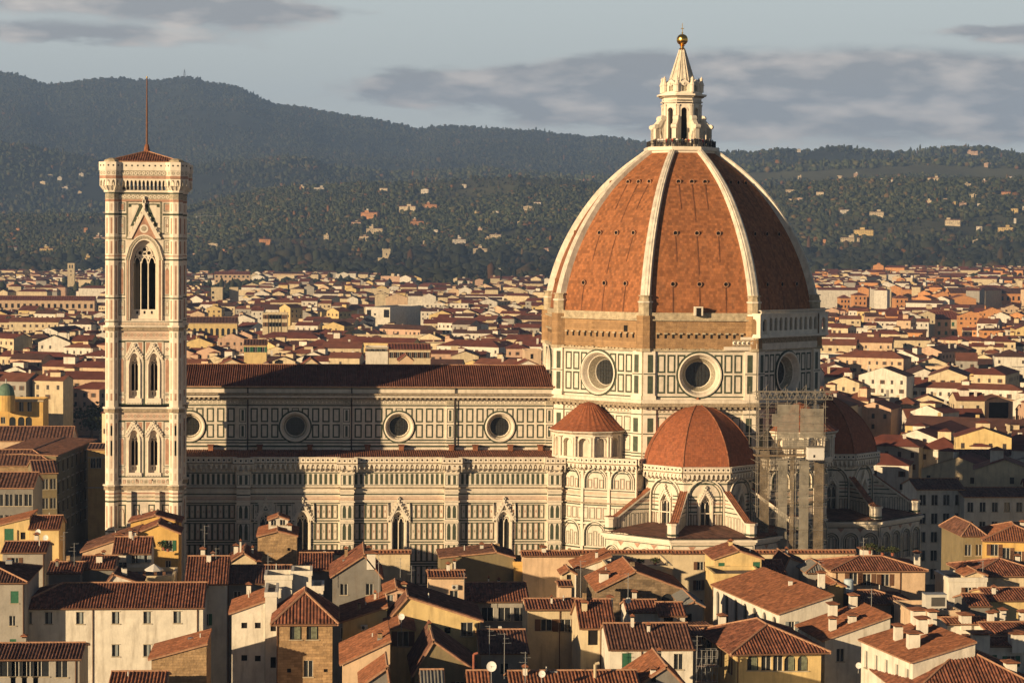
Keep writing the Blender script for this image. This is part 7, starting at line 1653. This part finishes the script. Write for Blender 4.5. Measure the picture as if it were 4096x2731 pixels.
# ---- centre right
hs('pale_wall_house', 'pale blank-walled house left of the white gable', 2092, 2314, 2220, Y=362, D=4, roof='x', rise=.2, wall=PEA, tile=TILEO, wins=[(2258, 2262, .4, .5, 'd')])
hs('white_gable', 'white house whose roof climbs to the right before the tribune', 2308, 2444, 2272, 2222, Y=351, D=9, roof='shedL', wall=WHT, tile=TILEO)
hs('terrace_block', 'cream terrace block with plants and parapet before the tribune', 2432, 2690, 2264, Y=344, D=12, roof='flat', wall=CREAM, tile=CREAM, wins=[(2640, 2300, 1, 1, 'd')])
hs('roof_hut', 'tiny cream hut with red gable and a white cloth', 2250, 2299, 2290, 2276, Y=346, D=4, roof='y', wall=CREAM, tile=TILEO, wins=[(2276, 2310, .7, 1, 'd')])
hs('chimney_block', 'tan masonry block rising from the striped roofs, centre', 2238, 2286, 2340, Y=318, D=4, roof='x', rise=.2, wall=PEA)
hs('old_stone_hall', 'old stone hall with orange and cream gable slopes, centre', 2390, 2738, 2358, 2283, Y=330, D=14, roof='y', rp=.43, wall=mk('old_stone_wall', (.22, .16, .10), .95, .3, 1, bump=.8, bscale=3, brick=(.9, .35)), tile=TILEO, wins=[(2484, 2370, 1.2, 1.6, 'd'), (2588, 2370, 1.4, 1.2, 'd'), (2670, 2400, 1.8, 2, 'a')], chim=((2415, 2325, 1.2, 1.3),))
hs('cream_house', 'cream house with shallow striped roof and two windows, centre', 2110, 2322, 2434, 2396, Y=303, D=8, wall=CREAM, wins=[(2185, 2498, 1.5, 1.6, 's'), (2259, 2500, 1.7, 1.7, 's')], drain=(.61,), chim=((2206, 2415, .8, .25),))
hs('striped_roof_house', 'house with the largest square striped roof, centre', 2324, 2456, 2506, 2398, Y=290, D=11, wall=CREAM, wins=[(2372, 2545, 1.3, 2.2, 'd')], chim=((2440, 2412, .7, .7),), drain=(.6,))
hs('white_loft', 'white loft with left one of two small striped roofs', 2512, 2634, 2444, 2400, Y=303, D=7, wall=WHT)
hs('white_loft', 'white loft with right one of two small striped roofs and a dark door', 2640, 2740, 2458, 2410, Y=301, D=7, wall=WHT, wins=[(2674, 2512, 1.3, 3.2, 'd')], drain=(.72,))
hs('white_shuttered_house', 'white shaded house with one closed green shutter, lower centre', 2440, 2772, 2592, 2494, Y=281, D=12, wall=WHT, tile=TILEB, wins=[(2507, 2642, 1.2, 2.0, 'c'), (2627, 2645, 1.2, 2.0, 'p'), (2714, 2644, 1.2, 2.0, 'p')], drain=(.38,))
hs('grey_house', 'grey plastered house behind the scaffold platform', 2742, 2810, 2420, 2402, Y=312, D=10, roof='y', wall=GRY, tile=LEAD, wins=[(2756, 2470, .8, 1.2, 'd')])
hs('grey_house', 'low shaded house with window left of the corner tower', 2772, 2870, 2540, 2505, Y=292, D=10, wall=GRY, tile=TILEB, wins=[(2825, 2575, 1.3, 2, 's')])
hs('bottom_house', 'wide striped roof along the bottom edge, centre right', 2050, 2560, 2762, 2684, Y=257, D=10, wall=DGR, tile=TILEO, chim=((2100, 2700, .9, .5),))
hs('bottom_house', 'orange gabled roof at the bottom edge, centre right', 2545, 2742, 2742, 2663, Y=262, D=11, roof='y', rp=.6, wall=DGR, tile=TILEO, chim=((2612, 2705, .5, .6),))
# ---- yellow house, arcade, towers on the right
hs('yellow_gable_house', 'tall yellow gabled house with green doors on its roof terrace', 2859, 3046, 2231, 2200, Y=341, D=9, roof='y', wall=YEL, tile=TILE, wins=[(2886, 2274, 1.0, 1.9, 'c'), (3026, 2272, 1.1, 2.0, 'c'), (2912, 2272, .8, .9, 'p')])
hs('yellow_terrace', 'yellow storey with balcony wall below the gabled one', 2859, 3056, 2296, Y=333, D=8, roof='flat', wall=YEL, tile=YEL, wins=[(2872, 2363, .8, 1.6, 's'), (2928, 2375, 1.3, 1.5, 's')])
hs('striped_house', 'short striped roof between the yellow gable and the grey dome', 3056, 3142, 2290, 2240, Y=344, D=9, wall=CREAM)
hs('white_house', 'white house with a pointed dark roof left of the cream palace', 3142, 3232, 2258, 2228, Y=350, D=9, roof='y', rp=.15, wall=WHT, tile=TILEB)
hs('lead_roof_house', 'grey pyramid roof behind the arcade building', 3232, 3330, 2288, 2245, Y=343, D=9, roof='hip', wall=GRY, tile=LEAD)
hs('arcade_house', 'white building with a row of tall arches under a broad orange roof', 3118, 3330, 2450, 2378, z=20, D=27, roof='shedL', ang=10, wall=WHT, tile=TILEO, sgrid=(1, 7, 1.5, 4.4, 'a', .8), chim=((3285, 2325, 1.2, .9),))
hs('orange_roofed_hall', 'white hall with a long orange roof and four chimneys, right', 3300, 3560, 2556, 2462, Y=288, D=11.5, roof='shedL', ang=6, wall=WHT, tile=TILEO, chim=((3330, 2470, 1.8, 1.1), (3412, 2430, 1.6, 1.0), (3408, 2490, .9, 1.0), (3330, 2520, 1.5, .9)))
hs('corner_tower', 'yellow corner house with pyramid roof and wide glazed loggia', 2945, 3285, 2607, 2488, Y=279, D=16, roof='hip', ang=4.6, wall=YEL, over=1.0, wins=[(3012, 2648, 1.5, 2.0, 'C'), (3065, 2649, 1.3, 2.0, 'p'), (3112, 2650, 1.3, 2.0, 'p'), (3160, 2650, 1.5, 2.0, 'C'), (3212, 2650, 1.4, 2.0, 'C')], sgrid=(1, 3, .9, 2.4, 's', .8), drain=(.02,), chim=((2888, 2520, 1.8, .9),))
hs('cream_palace', 'cream house with brown hip roof and three shuttered windows, right', 3330, 3701, 2282, 2226, Y=338, D=11, roof='hip', wall=PEA, wins=[(3414, 2312, 1.3, 1.8, 's'), (3468, 2317, 1.3, 1.8, 's'), (3541, 2318, 1.3, 1.8, 's')], chim=((3463, 2232, 1.4, 1.6), (3668, 2250, 1.5, .8)), drain=(.04, .73))
hs('dark_roof_house', 'dark shaded house in front of the cream palace', 3420, 3650, 2412, 2362, Y=322, D=10, roof='hipR', wall=DGR, tile=TILEB, wins=[(3582, 2450, 1.3, 2, 'd')])
hs('brick_box', 'small ochre attic with a grey window right of the arcade roof', 3312, 3374, 2340, 2328, Y=326, D=6, roof='y', wall=OCH, tile=TILEO, wins=[(3345, 2353, 1, 1, 'p')])
hs('flat_roof_block', 'flat-roofed shaded block carrying a white machine, right', 3640, 3838, 2442, Y=311, D=9, roof='flat', wall=PEA, wins=[(3765, 2475, 2.2, 2.2, 'd')])
hs('big_white_house', 'big white corner house with orange roof and three chimneys, lower right', 3652, 3900, 2643, 2565, z=21, D=15.5, roof='shedL', ang=9.8, wall=WHT, tile=TILEO, sgrid=(3, 5, 1.0, 2.2, 'p', 1.2, 4.2), chim=((3592, 2560, 1.7, 1.0), (3688, 2535, 1.9, 1.2), (3652, 2590, 1.7, 1.4), (3672, 2490, 1.6, 1.6), (3728, 2490, 1.4, 1.0)), wins=[(3700, 2660, .8, 1.8, 'd')])
hs('striped_corner_house', 'large striped hip roof filling the bottom right corner', 3640, 4220, 2790, 2578, Y=258, D=22, roof='hip', wall=WHT, tile=TILE, chim=((4040, 2680, 1.0, 1.3), (3878, 2610, .8, .7)))
hs('white_wall_house', 'white wall with tile coping and chimneys above the big white house', 3790, 3960, 2492, Y=297, D=5, roof='x', rise=.3, wall=WHT, tile=TILEO, chim=((3860, 2490, 1.0, 1.4), (3962, 2492, 1.2, .8)))
hs('striped_wing', 'striped roof wing with white chimneys at the right edge', 3958, 4200, 2530, 2490, Y=292, D=9, wall=WHT, chim=((4010, 2470, 1.5, .8), (3975, 2478, 1.2, .7), (4090, 2480, 1.2, .9)))
hs('striped_wing', 'second striped wing lower down at the right edge', 3900, 4200, 2580, 2548, Y=284, D=7, wall=WHT, chim=((3920, 2590, 1.4, 2.0), (4070, 2590, 1.4, 2.0)))
hs('white_cube_house', 'white cube house with a small roof room and two cooling units', 3796, 3948, 2312, Y=338, D=8, roof='flat', wall=WHT, tile=WHT)
hs('roof_room', 'cream roof room on the white cube house', 3862, 3940, 2296, 2282, Y=340, D=4, roof='y', wall=CREAM, tile=TILEO, wins=[(3882, 2306, .9, 1.0, 'd')], vb=2330)
hs('yellow_palace', 'egg-yellow house with brown shutters under an orange roof, right edge', 3937, 4200, 2160, 2095, Y=386, D=16, roof='hip', ang=-12, wall=YEO, tile=TILEO, wins=[(3978, 2198, 1.3, 2.0, 's'), (4025, 2212, 1.3, 2.0, 's'), (4072, 2226, 1.3, 2.0, 's')])
hs('dark_olive_house', 'shaded left side of the egg-yellow house, shade put into its olive colour', 3852, 3938, 2140, 2080, Y=390, D=14, roof='hip', wall=DOL, tile=TILEB, grid=(3, 2, 1.2, 2, 'p', 1.6, 4))  # side of the yellow house, its shade put into the plaster colour
hs('striped_hip_house', 'broad striped hip roof at the right edge below the yellow house', 3890, 4200, 2302, 2235, Y=343, D=13, roof='hip', wall=CREAM, tile=TILE, chim=((4070, 2245, .8, .6),))
hs('striped_low_house', 'low striped roof house with yellow wall at the right edge', 3955, 4200, 2398, 2352, Y=320, D=9, wall=YEL, tile=TILE, chim=((3975, 2378, 1.0, .5),))
hs('striped_low_house', 'tilted striped roof left of the low yellow-walled house', 3880, 3960, 2420, 2375, Y=316, D=8, wall=DGR, tile=TILE)
hs('grey_palace', 'tall shaded grey house with four rows of windows right of the tribune', 3668, 3858, 1955, 1915, Y=462, D=12, roof='x', wall=WHT, tile=TILEB, grid=(5, 4, 1.4, 2.2, 'p', 1.2, 3.9), corr=.7, cat='palace')
hs('white_palace', 'shaded white house with irregular roof line at the right edge', 3858, 4200, 1985, 1950, Y=458, D=12, roof='x', wall=WHT, tile=TILEB, grid=(4, 7, 1.3, 2.0, 'p', 1.2, 4), corr=.7, cat='palace')
# ---- fill what would otherwise be bare ground with low courtyard houses
def fill():
    bpy.context.view_layer.update(); dg = bpy.context.evaluated_depsgraph_get(); rr = random.Random(4); n = 0
    HZ.hide_viewport = True; bpy.context.view_layer.update(); dg = bpy.context.evaluated_depsgraph_get()
    def seen(p):
        d = Vector(p)-cam.location; L = d.length; ok, loc, *_ = S.ray_cast(dg, cam.location, d.normalized(), distance=L*3)
        return (not ok) or ((loc-cam.location).length > L*1.001 and loc.z < 4)
    for Y in (262, 277, 292, 307, 322, 337, 352, 366):
        u = -60
        while u < 4150:
            w = rr.uniform(8, 13); wp = w/Y*9000; z = rr.uniform(12.5, 16); X0 = Xat(u, Y, 2400)
            pts = [(X0+w*a, Y+c, z+1) for a in (.12, .5, .88) for c in (1, 5)]
            if any(380 < y for x, y, z_ in pts): pass
            if sum(seen(p) for p in pts) >= 2:
                ve = PX(X0, Y, z)[1]; ty = rr.choice(['x', 'y', 'x']); row = int((Y-262)/15)+1
                hs('courtyard_house', f"low courtyard house, {ordw(n+1)} counted back from the bottom edge, {['striped', 'brown', 'orange'][n % 3]} roof", u, u+wp, ve, Y=Y, D=11, roof=ty, wall=[CREAM, GRY, WHT, DGR][n % 4], tile=[TILE, TILEB, TILEO][n % 3], group='low courtyard houses'); n += 1
            u += wp+10
    HZ.hide_viewport = False; print('FILL', n)
fill()
# ------------------------------------------------------------------ small roof-top things
def dish(u, v, r, Y, lab, pole=2.0, n=[0]):
    X, Z = Wp(u, v, Y); b = MB(); N = Vector((-.35, -.9, .28)).normalized(); a = N.orthogonal().normalized(); c = N.cross(a); C = Vector((X, Y, Z)); pr = None
    for k in range(5):
        q = k/4; rg = [tuple(C+(a*math.cos(t*.5236)+c*math.sin(t*.5236))*r*q-N*(.28*r*(1-q*q))) for t in range(12)]
        if pr: 
            for i in range(12): b.poly([pr[i], pr[(i+1) % 12], rg[(i+1) % 12], rg[i]], DISHM)
        pr = rg
    b.tube(C-N*.28*r, C+N*r*.7, .025, METAL, 4); b.tube((X, Y+.15, Z-pole), (X, Y+.15, Z), .04, METAL, 5); tag(b.build('satellite_dish', None, (X, Y, Z-pole)), lab, 'satellite dish', 'satellite dishes on the roofs')
dish(1966, 2664, 1.1*.55, 256, 'largest grey-white satellite dish at the bottom, left of centre'); dish(1606, 2465, .42, 283, 'satellite dish on the small yellow dormer house'); dish(2513, 2400, .42, 300, 'satellite dish on a tall pole beside the white lofts', 4); dish(152, 2127, .5, 370, 'satellite dish leaning on the yellow house at the far left'); dish(182, 2150, .5, 366, 'darker satellite dish right of the one on the yellow house'); dish(2168, 2694, .42, 256, 'satellite dish near the bottom edge, centre')
dish(3435, 2660, .4, 279, 'round dish on the white hall wall at right', 1)
def antenna(u, vt, vb, Y, lab, arms=3, seed=0):
    X, z0 = Wp(u, vb, Y); _, z1 = Wp(u, vt, Y); b = MB(); b.tube((X, Y, z0-.5), (X, Y, z1), .035, METAL, 5); r = random.Random(seed)
    for k in range(arms):
        z = z1-.15-k*.55; L = r.uniform(.5, .9); sg = r.choice((-1, 1)); b.tube((X-L*.3*sg, Y, z), (X+L*sg, Y, z+.05), .02, METAL, 4)
        for j in range(5): b.tube((X-L*.2*sg+j*L*.25*sg, Y-.22, z+.02), (X-L*.2*sg+j*L*.25*sg, Y+.22, z+.02), .015, METAL, 4)
    tag(b.build('tv_antenna', None, (X, Y, z0)), lab, 'antenna', 'television antennas on the roofs')
for i, (u, vt, vb, Y, lab) in enumerate([(1072, 2210, 2300, 330, 'antenna on the dark roof below the stone tower'), (1957, 2500, 2660, 276, 'antenna standing tallest right of the yellow long-gabled house'), (2017, 2530, 2700, 268, 'antenna with two arms in the centre courtyard'), (2101, 2605, 2731, 256, 'antenna at the bottom edge, centre'), (2512, 2290, 2400, 300, 'slim antenna above the pole dish by the white lofts'), (2322, 2240, 2400, 300, 'antenna on the striped roofs beside the hut'), (3485, 2352, 2455, 296, 'antenna with three stacked arms on the orange-roofed hall'), (3931, 2240, 2300, 340, 'antenna on the white cube house'), (256, 2125, 2225, 340, 'antenna before the bell tower, left one'), (297, 2170, 2250, 338, 'antenna on the low shaded roof, far left'), (818, 2100, 2220, 340, 'tall thin antenna before the shaded nave wall'), (864, 2190, 2220, 334, 'short antenna right of the tall thin one'), (1514, 2215, 2380, 300, 'antenna rising left of the pink attic room'), (1601, 2230, 2330, 322, 'antenna left one of a pair before the nave wall'), (1645, 2260, 2350, 320, 'antenna right one of a pair before the nave wall'), (1856, 2290, 2400, 321, 'antenna on the corner of the pink flat-topped house'), (2787, 2540, 2700, 279, 'antenna beside the small scaffold'), (3275, 2240, 2340, 340, 'antenna on the grey pyramid roof'), (3454, 2150, 2215, 338, 'antenna on the ridge of the cream palace')]): antenna(u, vt, vb, Y, lab, 3, i)
def flue(u, v0, v1, Y, lab, m=PIPE, r=.14):
    X, z0 = Wp(u, v1, Y); _, z1 = Wp(u, v0, Y); b = MB(); b.tube((X, Y, z0-.6), (X, Y, z1), r, m, 8); b.tube((X, Y, z1), (X+.5, Y, z1+.15), r, m, 8); tag(b.build('flue_pipe', None, (X, Y, z0)), lab, 'flue pipe')
flue(1894, 2615, 2700, 262, 'bent terracotta flue pipe near the bottom, left of the big dish'); flue(2380, 2655, 2700, 260, 'bent cream flue pipe on the bottom roofs', mk('cream_pipe', (.5, .42, .28), .8, .1, 2), .18)
def acunit(u, v, Y, lab, w=.9, h=.65):
    X, Z = Wp(u, v, Y); b = MB(); b.box(X-w/2, X+w/2, Y-.35, Y, Z-h/2, Z+h/2, FRM); f = FR((X, Y-.35), 0); disc(b, f, -w*.15, Z, h*.38, .01, IRON, 14); ring(b, f, -w*.15, Z, h*.38, .01, h*.34, .03, METAL, 14)
    for k in range(3): slab(b, f, w*.24, w*.44, Z-h*.3+k*h*.2, Z-h*.24+k*h*.2, 0, .02, METAL)
    tag(b.build('cooling_unit', None, (X, Y, Z-h/2)), lab, 'air conditioner')
acunit(1457, 2507, 291.8, 'white cooling unit on the yellow house wall'); acunit(1819, 2346, 321.8, 'upper cooling unit on the pink flat-topped house'); acunit(3905, 2364, 337.8, 'left one of two cooling units on the white cube house', .7, .6); acunit(3932, 2364, 337.8, 'right one of two cooling units on the white cube house', .7, .6)
def machine():
    Y = 312.5; x0, zt = Wp(3703, 2378, Y); x1, zb = Wp(3786, 2432, Y); b = MB(); b.box(x0, x1, Y, Y+2, zb, zt, FRM); f = FR((x0, Y), 0); w = x1-x0
    for k in range(9): slab(b, f, w*.27, w*.92, zb+.35+k*(zt-zb-.7)/9, zb+.42+k*(zt-zb-.7)/9, 0, .05, IRON)
    quad(b, f, w*.27, w*.92, zb+.3, zt-.35, .01, LEAD); b.box(x0-.05, x1+.05, Y-.05, Y+2.05, zt, zt+.08, METAL)
    for k in range(5): b.box(x0+w*k/5+.1, x0+w*k/5+.25, Y+.2, Y+1.8, zb-.25, zb, METAL)
    tag(b.build('ventilation_machine', None, (x0, Y, zb)), 'large white ventilation machine on the flat roof, right', 'machine')
    Y = 326; x0, zt = Wp(3380, 2318, Y); x1, zb = Wp(3418, 2375, Y); b = MB(); b.lathe(((x0+x1)/2, Y+.8), [(0.01, zb), ((x1-x0)/2, zb), ((x1-x0)/2, zt-.2), ((x1-x0)/2*.8, zt), (.01, zt+.05)], mk('pale_blue_tank', (.42, .52, .58), .5, .08, 1), 16); tag(b.build('water_tank', None, ((x0+x1)/2, Y+.8, zb)), 'pale blue water tank beside the ochre attic', 'tank')
machine()
def parasol():
    Y = 345; X, z1 = Wp(616, 2253, Y); _, z0 = Wp(616, 2305, Y); r = 38*Y/9000; T = thing('parasol', 'large white parasol open on the terrace before the bell tower', 'parasol', (X, Y, z0)); b = MB(); zr = Wp(616, 2276, Y)[1]
    for k in range(8):
        a0, a1 = 6.2832*k/8, 6.2832*(k+1)/8; b.poly([(X, Y, z1), (X+r*math.cos(a0), Y+r*math.sin(a0), zr), (X+r*math.cos(a1), Y+r*math.sin(a1), zr)], TARW); b.poly([(X+r*math.cos(a0), Y+r*math.sin(a0), zr), (X+r*math.cos(a1), Y+r*math.sin(a1), zr), (X+r*math.cos(a1), Y+r*math.sin(a1), zr-.15), (X+r*math.cos(a0), Y+r*math.sin(a0), zr-.15)], TARW)
    b.build('canopy', T); b = MB(); b.tube((X, Y, z0), (X, Y, z1), .04, BRN, 6); b.build('pole', T)
    for k, dx in enumerate((-2.6, -1.4, .3, 1.6)):
        b = MB(); x = X+dx; y = Y-1.2; b.box(x-.22, x+.22, y-.22, y+.22, z0+.4, z0+.45, BRN); b.box(x-.22, x+.22, y+.2, y+.24, z0+.45, z0+.9, BRN)
        for sx in (-.2, .2):
            for sy in (-.2, .2): b.box(x+sx-.02, x+sx+.02, y+sy-.02, y+sy+.02, z0, z0+.4, BRN)
        tag(b.build('terrace_chair', None, (x, y, z0)), f"brown terrace chair, {ordw(k+1)} from left beside the white parasol", 'chair', 'terrace chairs')
parasol()
def pot_plants():
    r = random.Random(3)
    for i, (u, v, Y, h, lab) in enumerate([(655, 2200, 352, 1.6, 'potted bush on the apricot house terrace, left'), (672, 2205, 352, 1.3, 'potted bush on the apricot house terrace, right'), (2560, 2262, 346, 1.2, 'trailing terrace bush on the cream block, left'), (2620, 2262, 346, 1.4, 'trailing terrace bush on the cream block, right'), (3480, 2215, 337, 1.8, 'round garden bush above the cream palace roof'), (3530, 2222, 337, 1.5, 'low garden bush right of the round one'), (3570, 2222, 337, 1.6, 'yellowing garden bush, rightmost on the palace roof')]):
        X, z0 = Wp(u, v, Y); V, F, T = make_crown('round', 60+i, (.05, .06, .02)); root = thing('potted_bush', lab, 'bush', (X, Y, z0), 'bushes on roof terraces'); o = add_np('foliage', V*np.array([h*1.3, h*1.3, h]), F, [LEAF], tint=T); o.parent = root; b = MB(); b.tube((0, 0, 0), (0, 0, h*.35), .2, PIPE, 8, .26); p = b.build('pot', None, (0, 0, 0)); p.parent = root
pot_plants()
def small_scaffold():
    Y = 281; x0, zt = Wp(2786, 2600, Y); x1, zb = Wp(2870, 2731, Y); b = MB(); n = 4
    for k in range(n+1):
        for y in (Y, Y+1.2): b.tube((x0+(x1-x0)*k/n, y, zb-4), (x0+(x1-x0)*k/n, y, zt), .035, METAL, 5)
    for j in range(5):
        z = zt-j*1.0
        for y in (Y, Y+1.2): b.tube((x0, y, z), (x1, y, z), .03, METAL, 5)
    for k in range(n): b.tube((x0+(x1-x0)*k/n, Y, zt-3), (x0+(x1-x0)*(k+1)/n, Y, zt-1), .025, METAL, 4)
    b.box(x0, x1, Y, Y+1.2, zt-2.1, zt-2.02, BRN); b.box(x0, x1, Y, Y+1.2, zt-4.1, zt-4.02, BRN)
    tag(b.build('roof_scaffold', None, (x0, Y, zb-4)), 'small metal scaffold platform beside the yellow corner house', 'scaffold')
small_scaffold()
# ------------------------------------------------------------------ big scaffold on the cathedral
NET = mk('scaffold_netting', (.29, .265, .215), .9, .4, .6, alpha=.6); NET2 = mk('brown_scaffold_netting', (.22, .175, .12), .9, .45, .7, alpha=.5); NET3 = mk('scaffold_boards', (.2, .15, .1), .9, .3, 1)
STUBE = mk('rusty_tube', (.2, .18, .15), .7, .3, 1)
def big_scaffold():
    Y0, Y1 = 397.0, 405.5; ZZ = lambda v: Zat(v, 85, 400); x0 = Xat(3032, Y0, 1800); x1 = Xat(3300, Y0, 1800)
    T = thing('cathedral_scaffold', 'tall tube scaffold with pale netting and lattice truss hiding the tribune corner', 'scaffold', ((x0+x1)/2, Y0, 0)); b = MB()
    xs = [x0+(x1-x0)*k/7 for k in range(8)]; zt = ZZ(1575)
    for x in xs:
        for y in (Y0, Y0+1.5, Y1): b.tube((x, y, 0), (x, y, zt+random.uniform(-.5, 1.5)), .06, STUBE, 5)
    z = 2.0; k = 0
    while z < zt:
        for y in (Y0, Y1): b.tube((x0-.5, y, z), (x1+.5, y, z), .05, STUBE, 5)
        b.tube((x0, Y0, z), (x0, Y1, z), .05, STUBE, 5); b.tube((x1, Y0, z), (x1, Y1, z), .05, STUBE, 5)
        for i in range(7):
            if (i+k) % 2: b.tube((xs[i], Y0, z), (xs[i+1], Y0, z+2), .035, STUBE, 4)
        z += 2; k += 1
    b.build('tube_frame', T)
    n = MB()   # netting sheets of real thickness hung on the front, in strips of different height
    for a, e, v0, v1, m in ((.20, .36, 1650, 1700, NET), (.28, .60, 1612, 1750, NET), (.62, .97, 1628, 1745, NET), (.36, .75, 1752, 1785, NET), (.03, .17, 1795, 2190, NET2), (.30, .44, 1835, 2190, NET), (.48, .54, 1820, 2200, NET2), (.62, .76, 1835, 2200, NET), (.84, .98, 1840, 2200, NET2)):
        n.box(x0+(x1-x0)*a, x0+(x1-x0)*e, Y0-.25-.1*random.random(), Y0-.1, ZZ(v1), ZZ(v0), m)
        for q in range(1, 4): n.box(x0+(x1-x0)*a, x0+(x1-x0)*e, Y0-.4, Y0-.36, ZZ(v0+(v1-v0)*q/4)-.05, ZZ(v0+(v1-v0)*q/4)+.05, STUBE)
    n.box(x0-.5, x0+(x1-x0)*.75, Y0-.5, Y0+2, ZZ(1818), ZZ(1812), NET3); n.box(x0-.5, x0+(x1-x0)*.75, Y0-.5, Y0+2, ZZ(1790), ZZ(1786), NET3)
    n.build('netting', T)
    t = MB(); za, zb_ = ZZ(1592), ZZ(1562); xa, xb = x0-.5, x1+1.2
    for y in (Y0-.6, Y0+.8):
        t.tube((xa, y, za), (xb, y, za), .08, STUBE, 5); t.tube((xa, y, zb_), (xb, y, zb_), .08, STUBE, 5); m = 14
        for i in range(m): t.tube((xa+(xb-xa)*i/m, y, za), (xa+(xb-xa)*(i+.5)/m, y, zb_), .05, STUBE, 4); t.tube((xa+(xb-xa)*(i+.5)/m, y, zb_), (xa+(xb-xa)*(i+1)/m, y, za), .05, STUBE, 4)
    t.build('lattice_truss', T)
    c = MB(); xa, xb = Xat(3228, Y0-1, 1800), Xat(3291, Y0-1, 1800); c.box(xa, xb, Y0-2.2, Y0-.2, ZZ(1828), ZZ(1780), TARW); c.box(xa-.1, xb+.1, Y0-2.3, Y0-.1, ZZ(1780), ZZ(1775), STUBE); c.box(xa, xb, Y0-2.3, Y0, ZZ(1832), ZZ(1828), IRON); c.box(xa+.9, xa+1.2, Y0-2.26, Y0-2.2, ZZ(1818), ZZ(1808), IRON)
    c.build('hoist_cabin', T)
big_scaffold()
# ------------------------------------------------------------------ visitors on the lantern walkway
def people():
    r = random.Random(8); bm = bpy.data.meshes.new('person')
    V = []; E = []; Rr = []
    def add(p, rad, par=None):
        V.append(p); Rr.append(rad); 
        if par is not None: E.append((par, len(V)-1))
        return len(V)-1
    pel = add((0, 0, .95), .15); ch = add((0, 0, 1.3), .19, pel); nk = add((0, 0, 1.48), .07, ch); hd = add((0, 0, 1.64), .11, nk)
    for s in (-1, 1):
        hp = add((s*.1, 0, .86), .1, pel); kn = add((s*.11, .02, .48), .07, hp); ft = add((s*.11, 0, .06), .05, kn); add((s*.11, -.12, .04), .04, ft)
        sh = add((s*.2, 0, 1.4), .075, ch); el_ = add((s*.27, -.02, 1.12), .05, sh); add((s*.22, -.2, 1.0), .04, el_)
    bm.from_pydata(V, E, []); o = bpy.data.objects.new('person', bm); COL.objects.link(o)
    sk = o.modifiers.new('skin', 'SKIN'); bm.skin_vertices[0].data[0].use_root = True
    for i, rad in enumerate(Rr): bm.skin_vertices[0].data[i].radius = (rad, rad*.75)
    sb = o.modifiers.new('sub', 'SUBSURF'); sb.levels = 1
    bpy.context.view_layer.update(); me = bpy.data.meshes.new_from_object(o.evaluated_get(bpy.context.evaluated_depsgraph_get())); bpy.data.objects.remove(o)
    skin = mk('skin', (.42, .25, .18), .7, .05, 1); cols = [('red', (.45, .03, .03)), ('black', (.015, .015, .018)), ('navy', (.02, .03, .08)), ('white', (.6, .58, .55)), ('grey', (.15, .15, .15)), ('green', (.04, .09, .04)), ('tan', (.35, .24, .14))]; tr = mk('dark_trousers', (.03, .03, .04), .9, .1, 1)
    k = 0; vis = [(f_, t) for f_ in (7, 0, 1) for t in np.linspace(-.9, .9, 9)]
    cnt = {}
    for f_, t in vis:
        cn, cc = r.choice(cols); m = mk(cn+'_jacket', cc, .9, .1, 1); mc = me.copy(); mc.materials.clear()
        for q in (m, tr, skin): mc.materials.append(q)
        mi = [0]*len(mc.polygons)
        for p in mc.polygons: z = p.center.z; mi[p.index] = 2 if z > 1.5 else (1 if z < .92 else 0)
        mc.polygons.foreach_set('material_index', mi); mc.polygons.foreach_set('use_smooth', [True]*len(mi))
        ff = face_frame(DC, 5.95, f_); h = 6.0*math.tan(math.pi/8); p = ff.p(h*t+r.uniform(-.1, .1), 89.62, r.uniform(-.3, .15))
        ob = bpy.data.objects.new('person', mc); COL.objects.link(ob); ob.location = p; ob.rotation_euler = (0, 0, math.pi/4*f_+r.uniform(-.6, .6)); ob.scale = (r.uniform(.93, 1.05),)*3; k += 1
        side = {7: 'left', 0: 'middle', 1: 'right'}[f_]; cnt[side] = cnt.get(side, 0)+1
        tag(ob, f"person in {cn} jacket, {ordw(cnt[side])} from left on the {side} side of the lantern walkway", 'person', 'visitors at the foot of the lantern')
people()
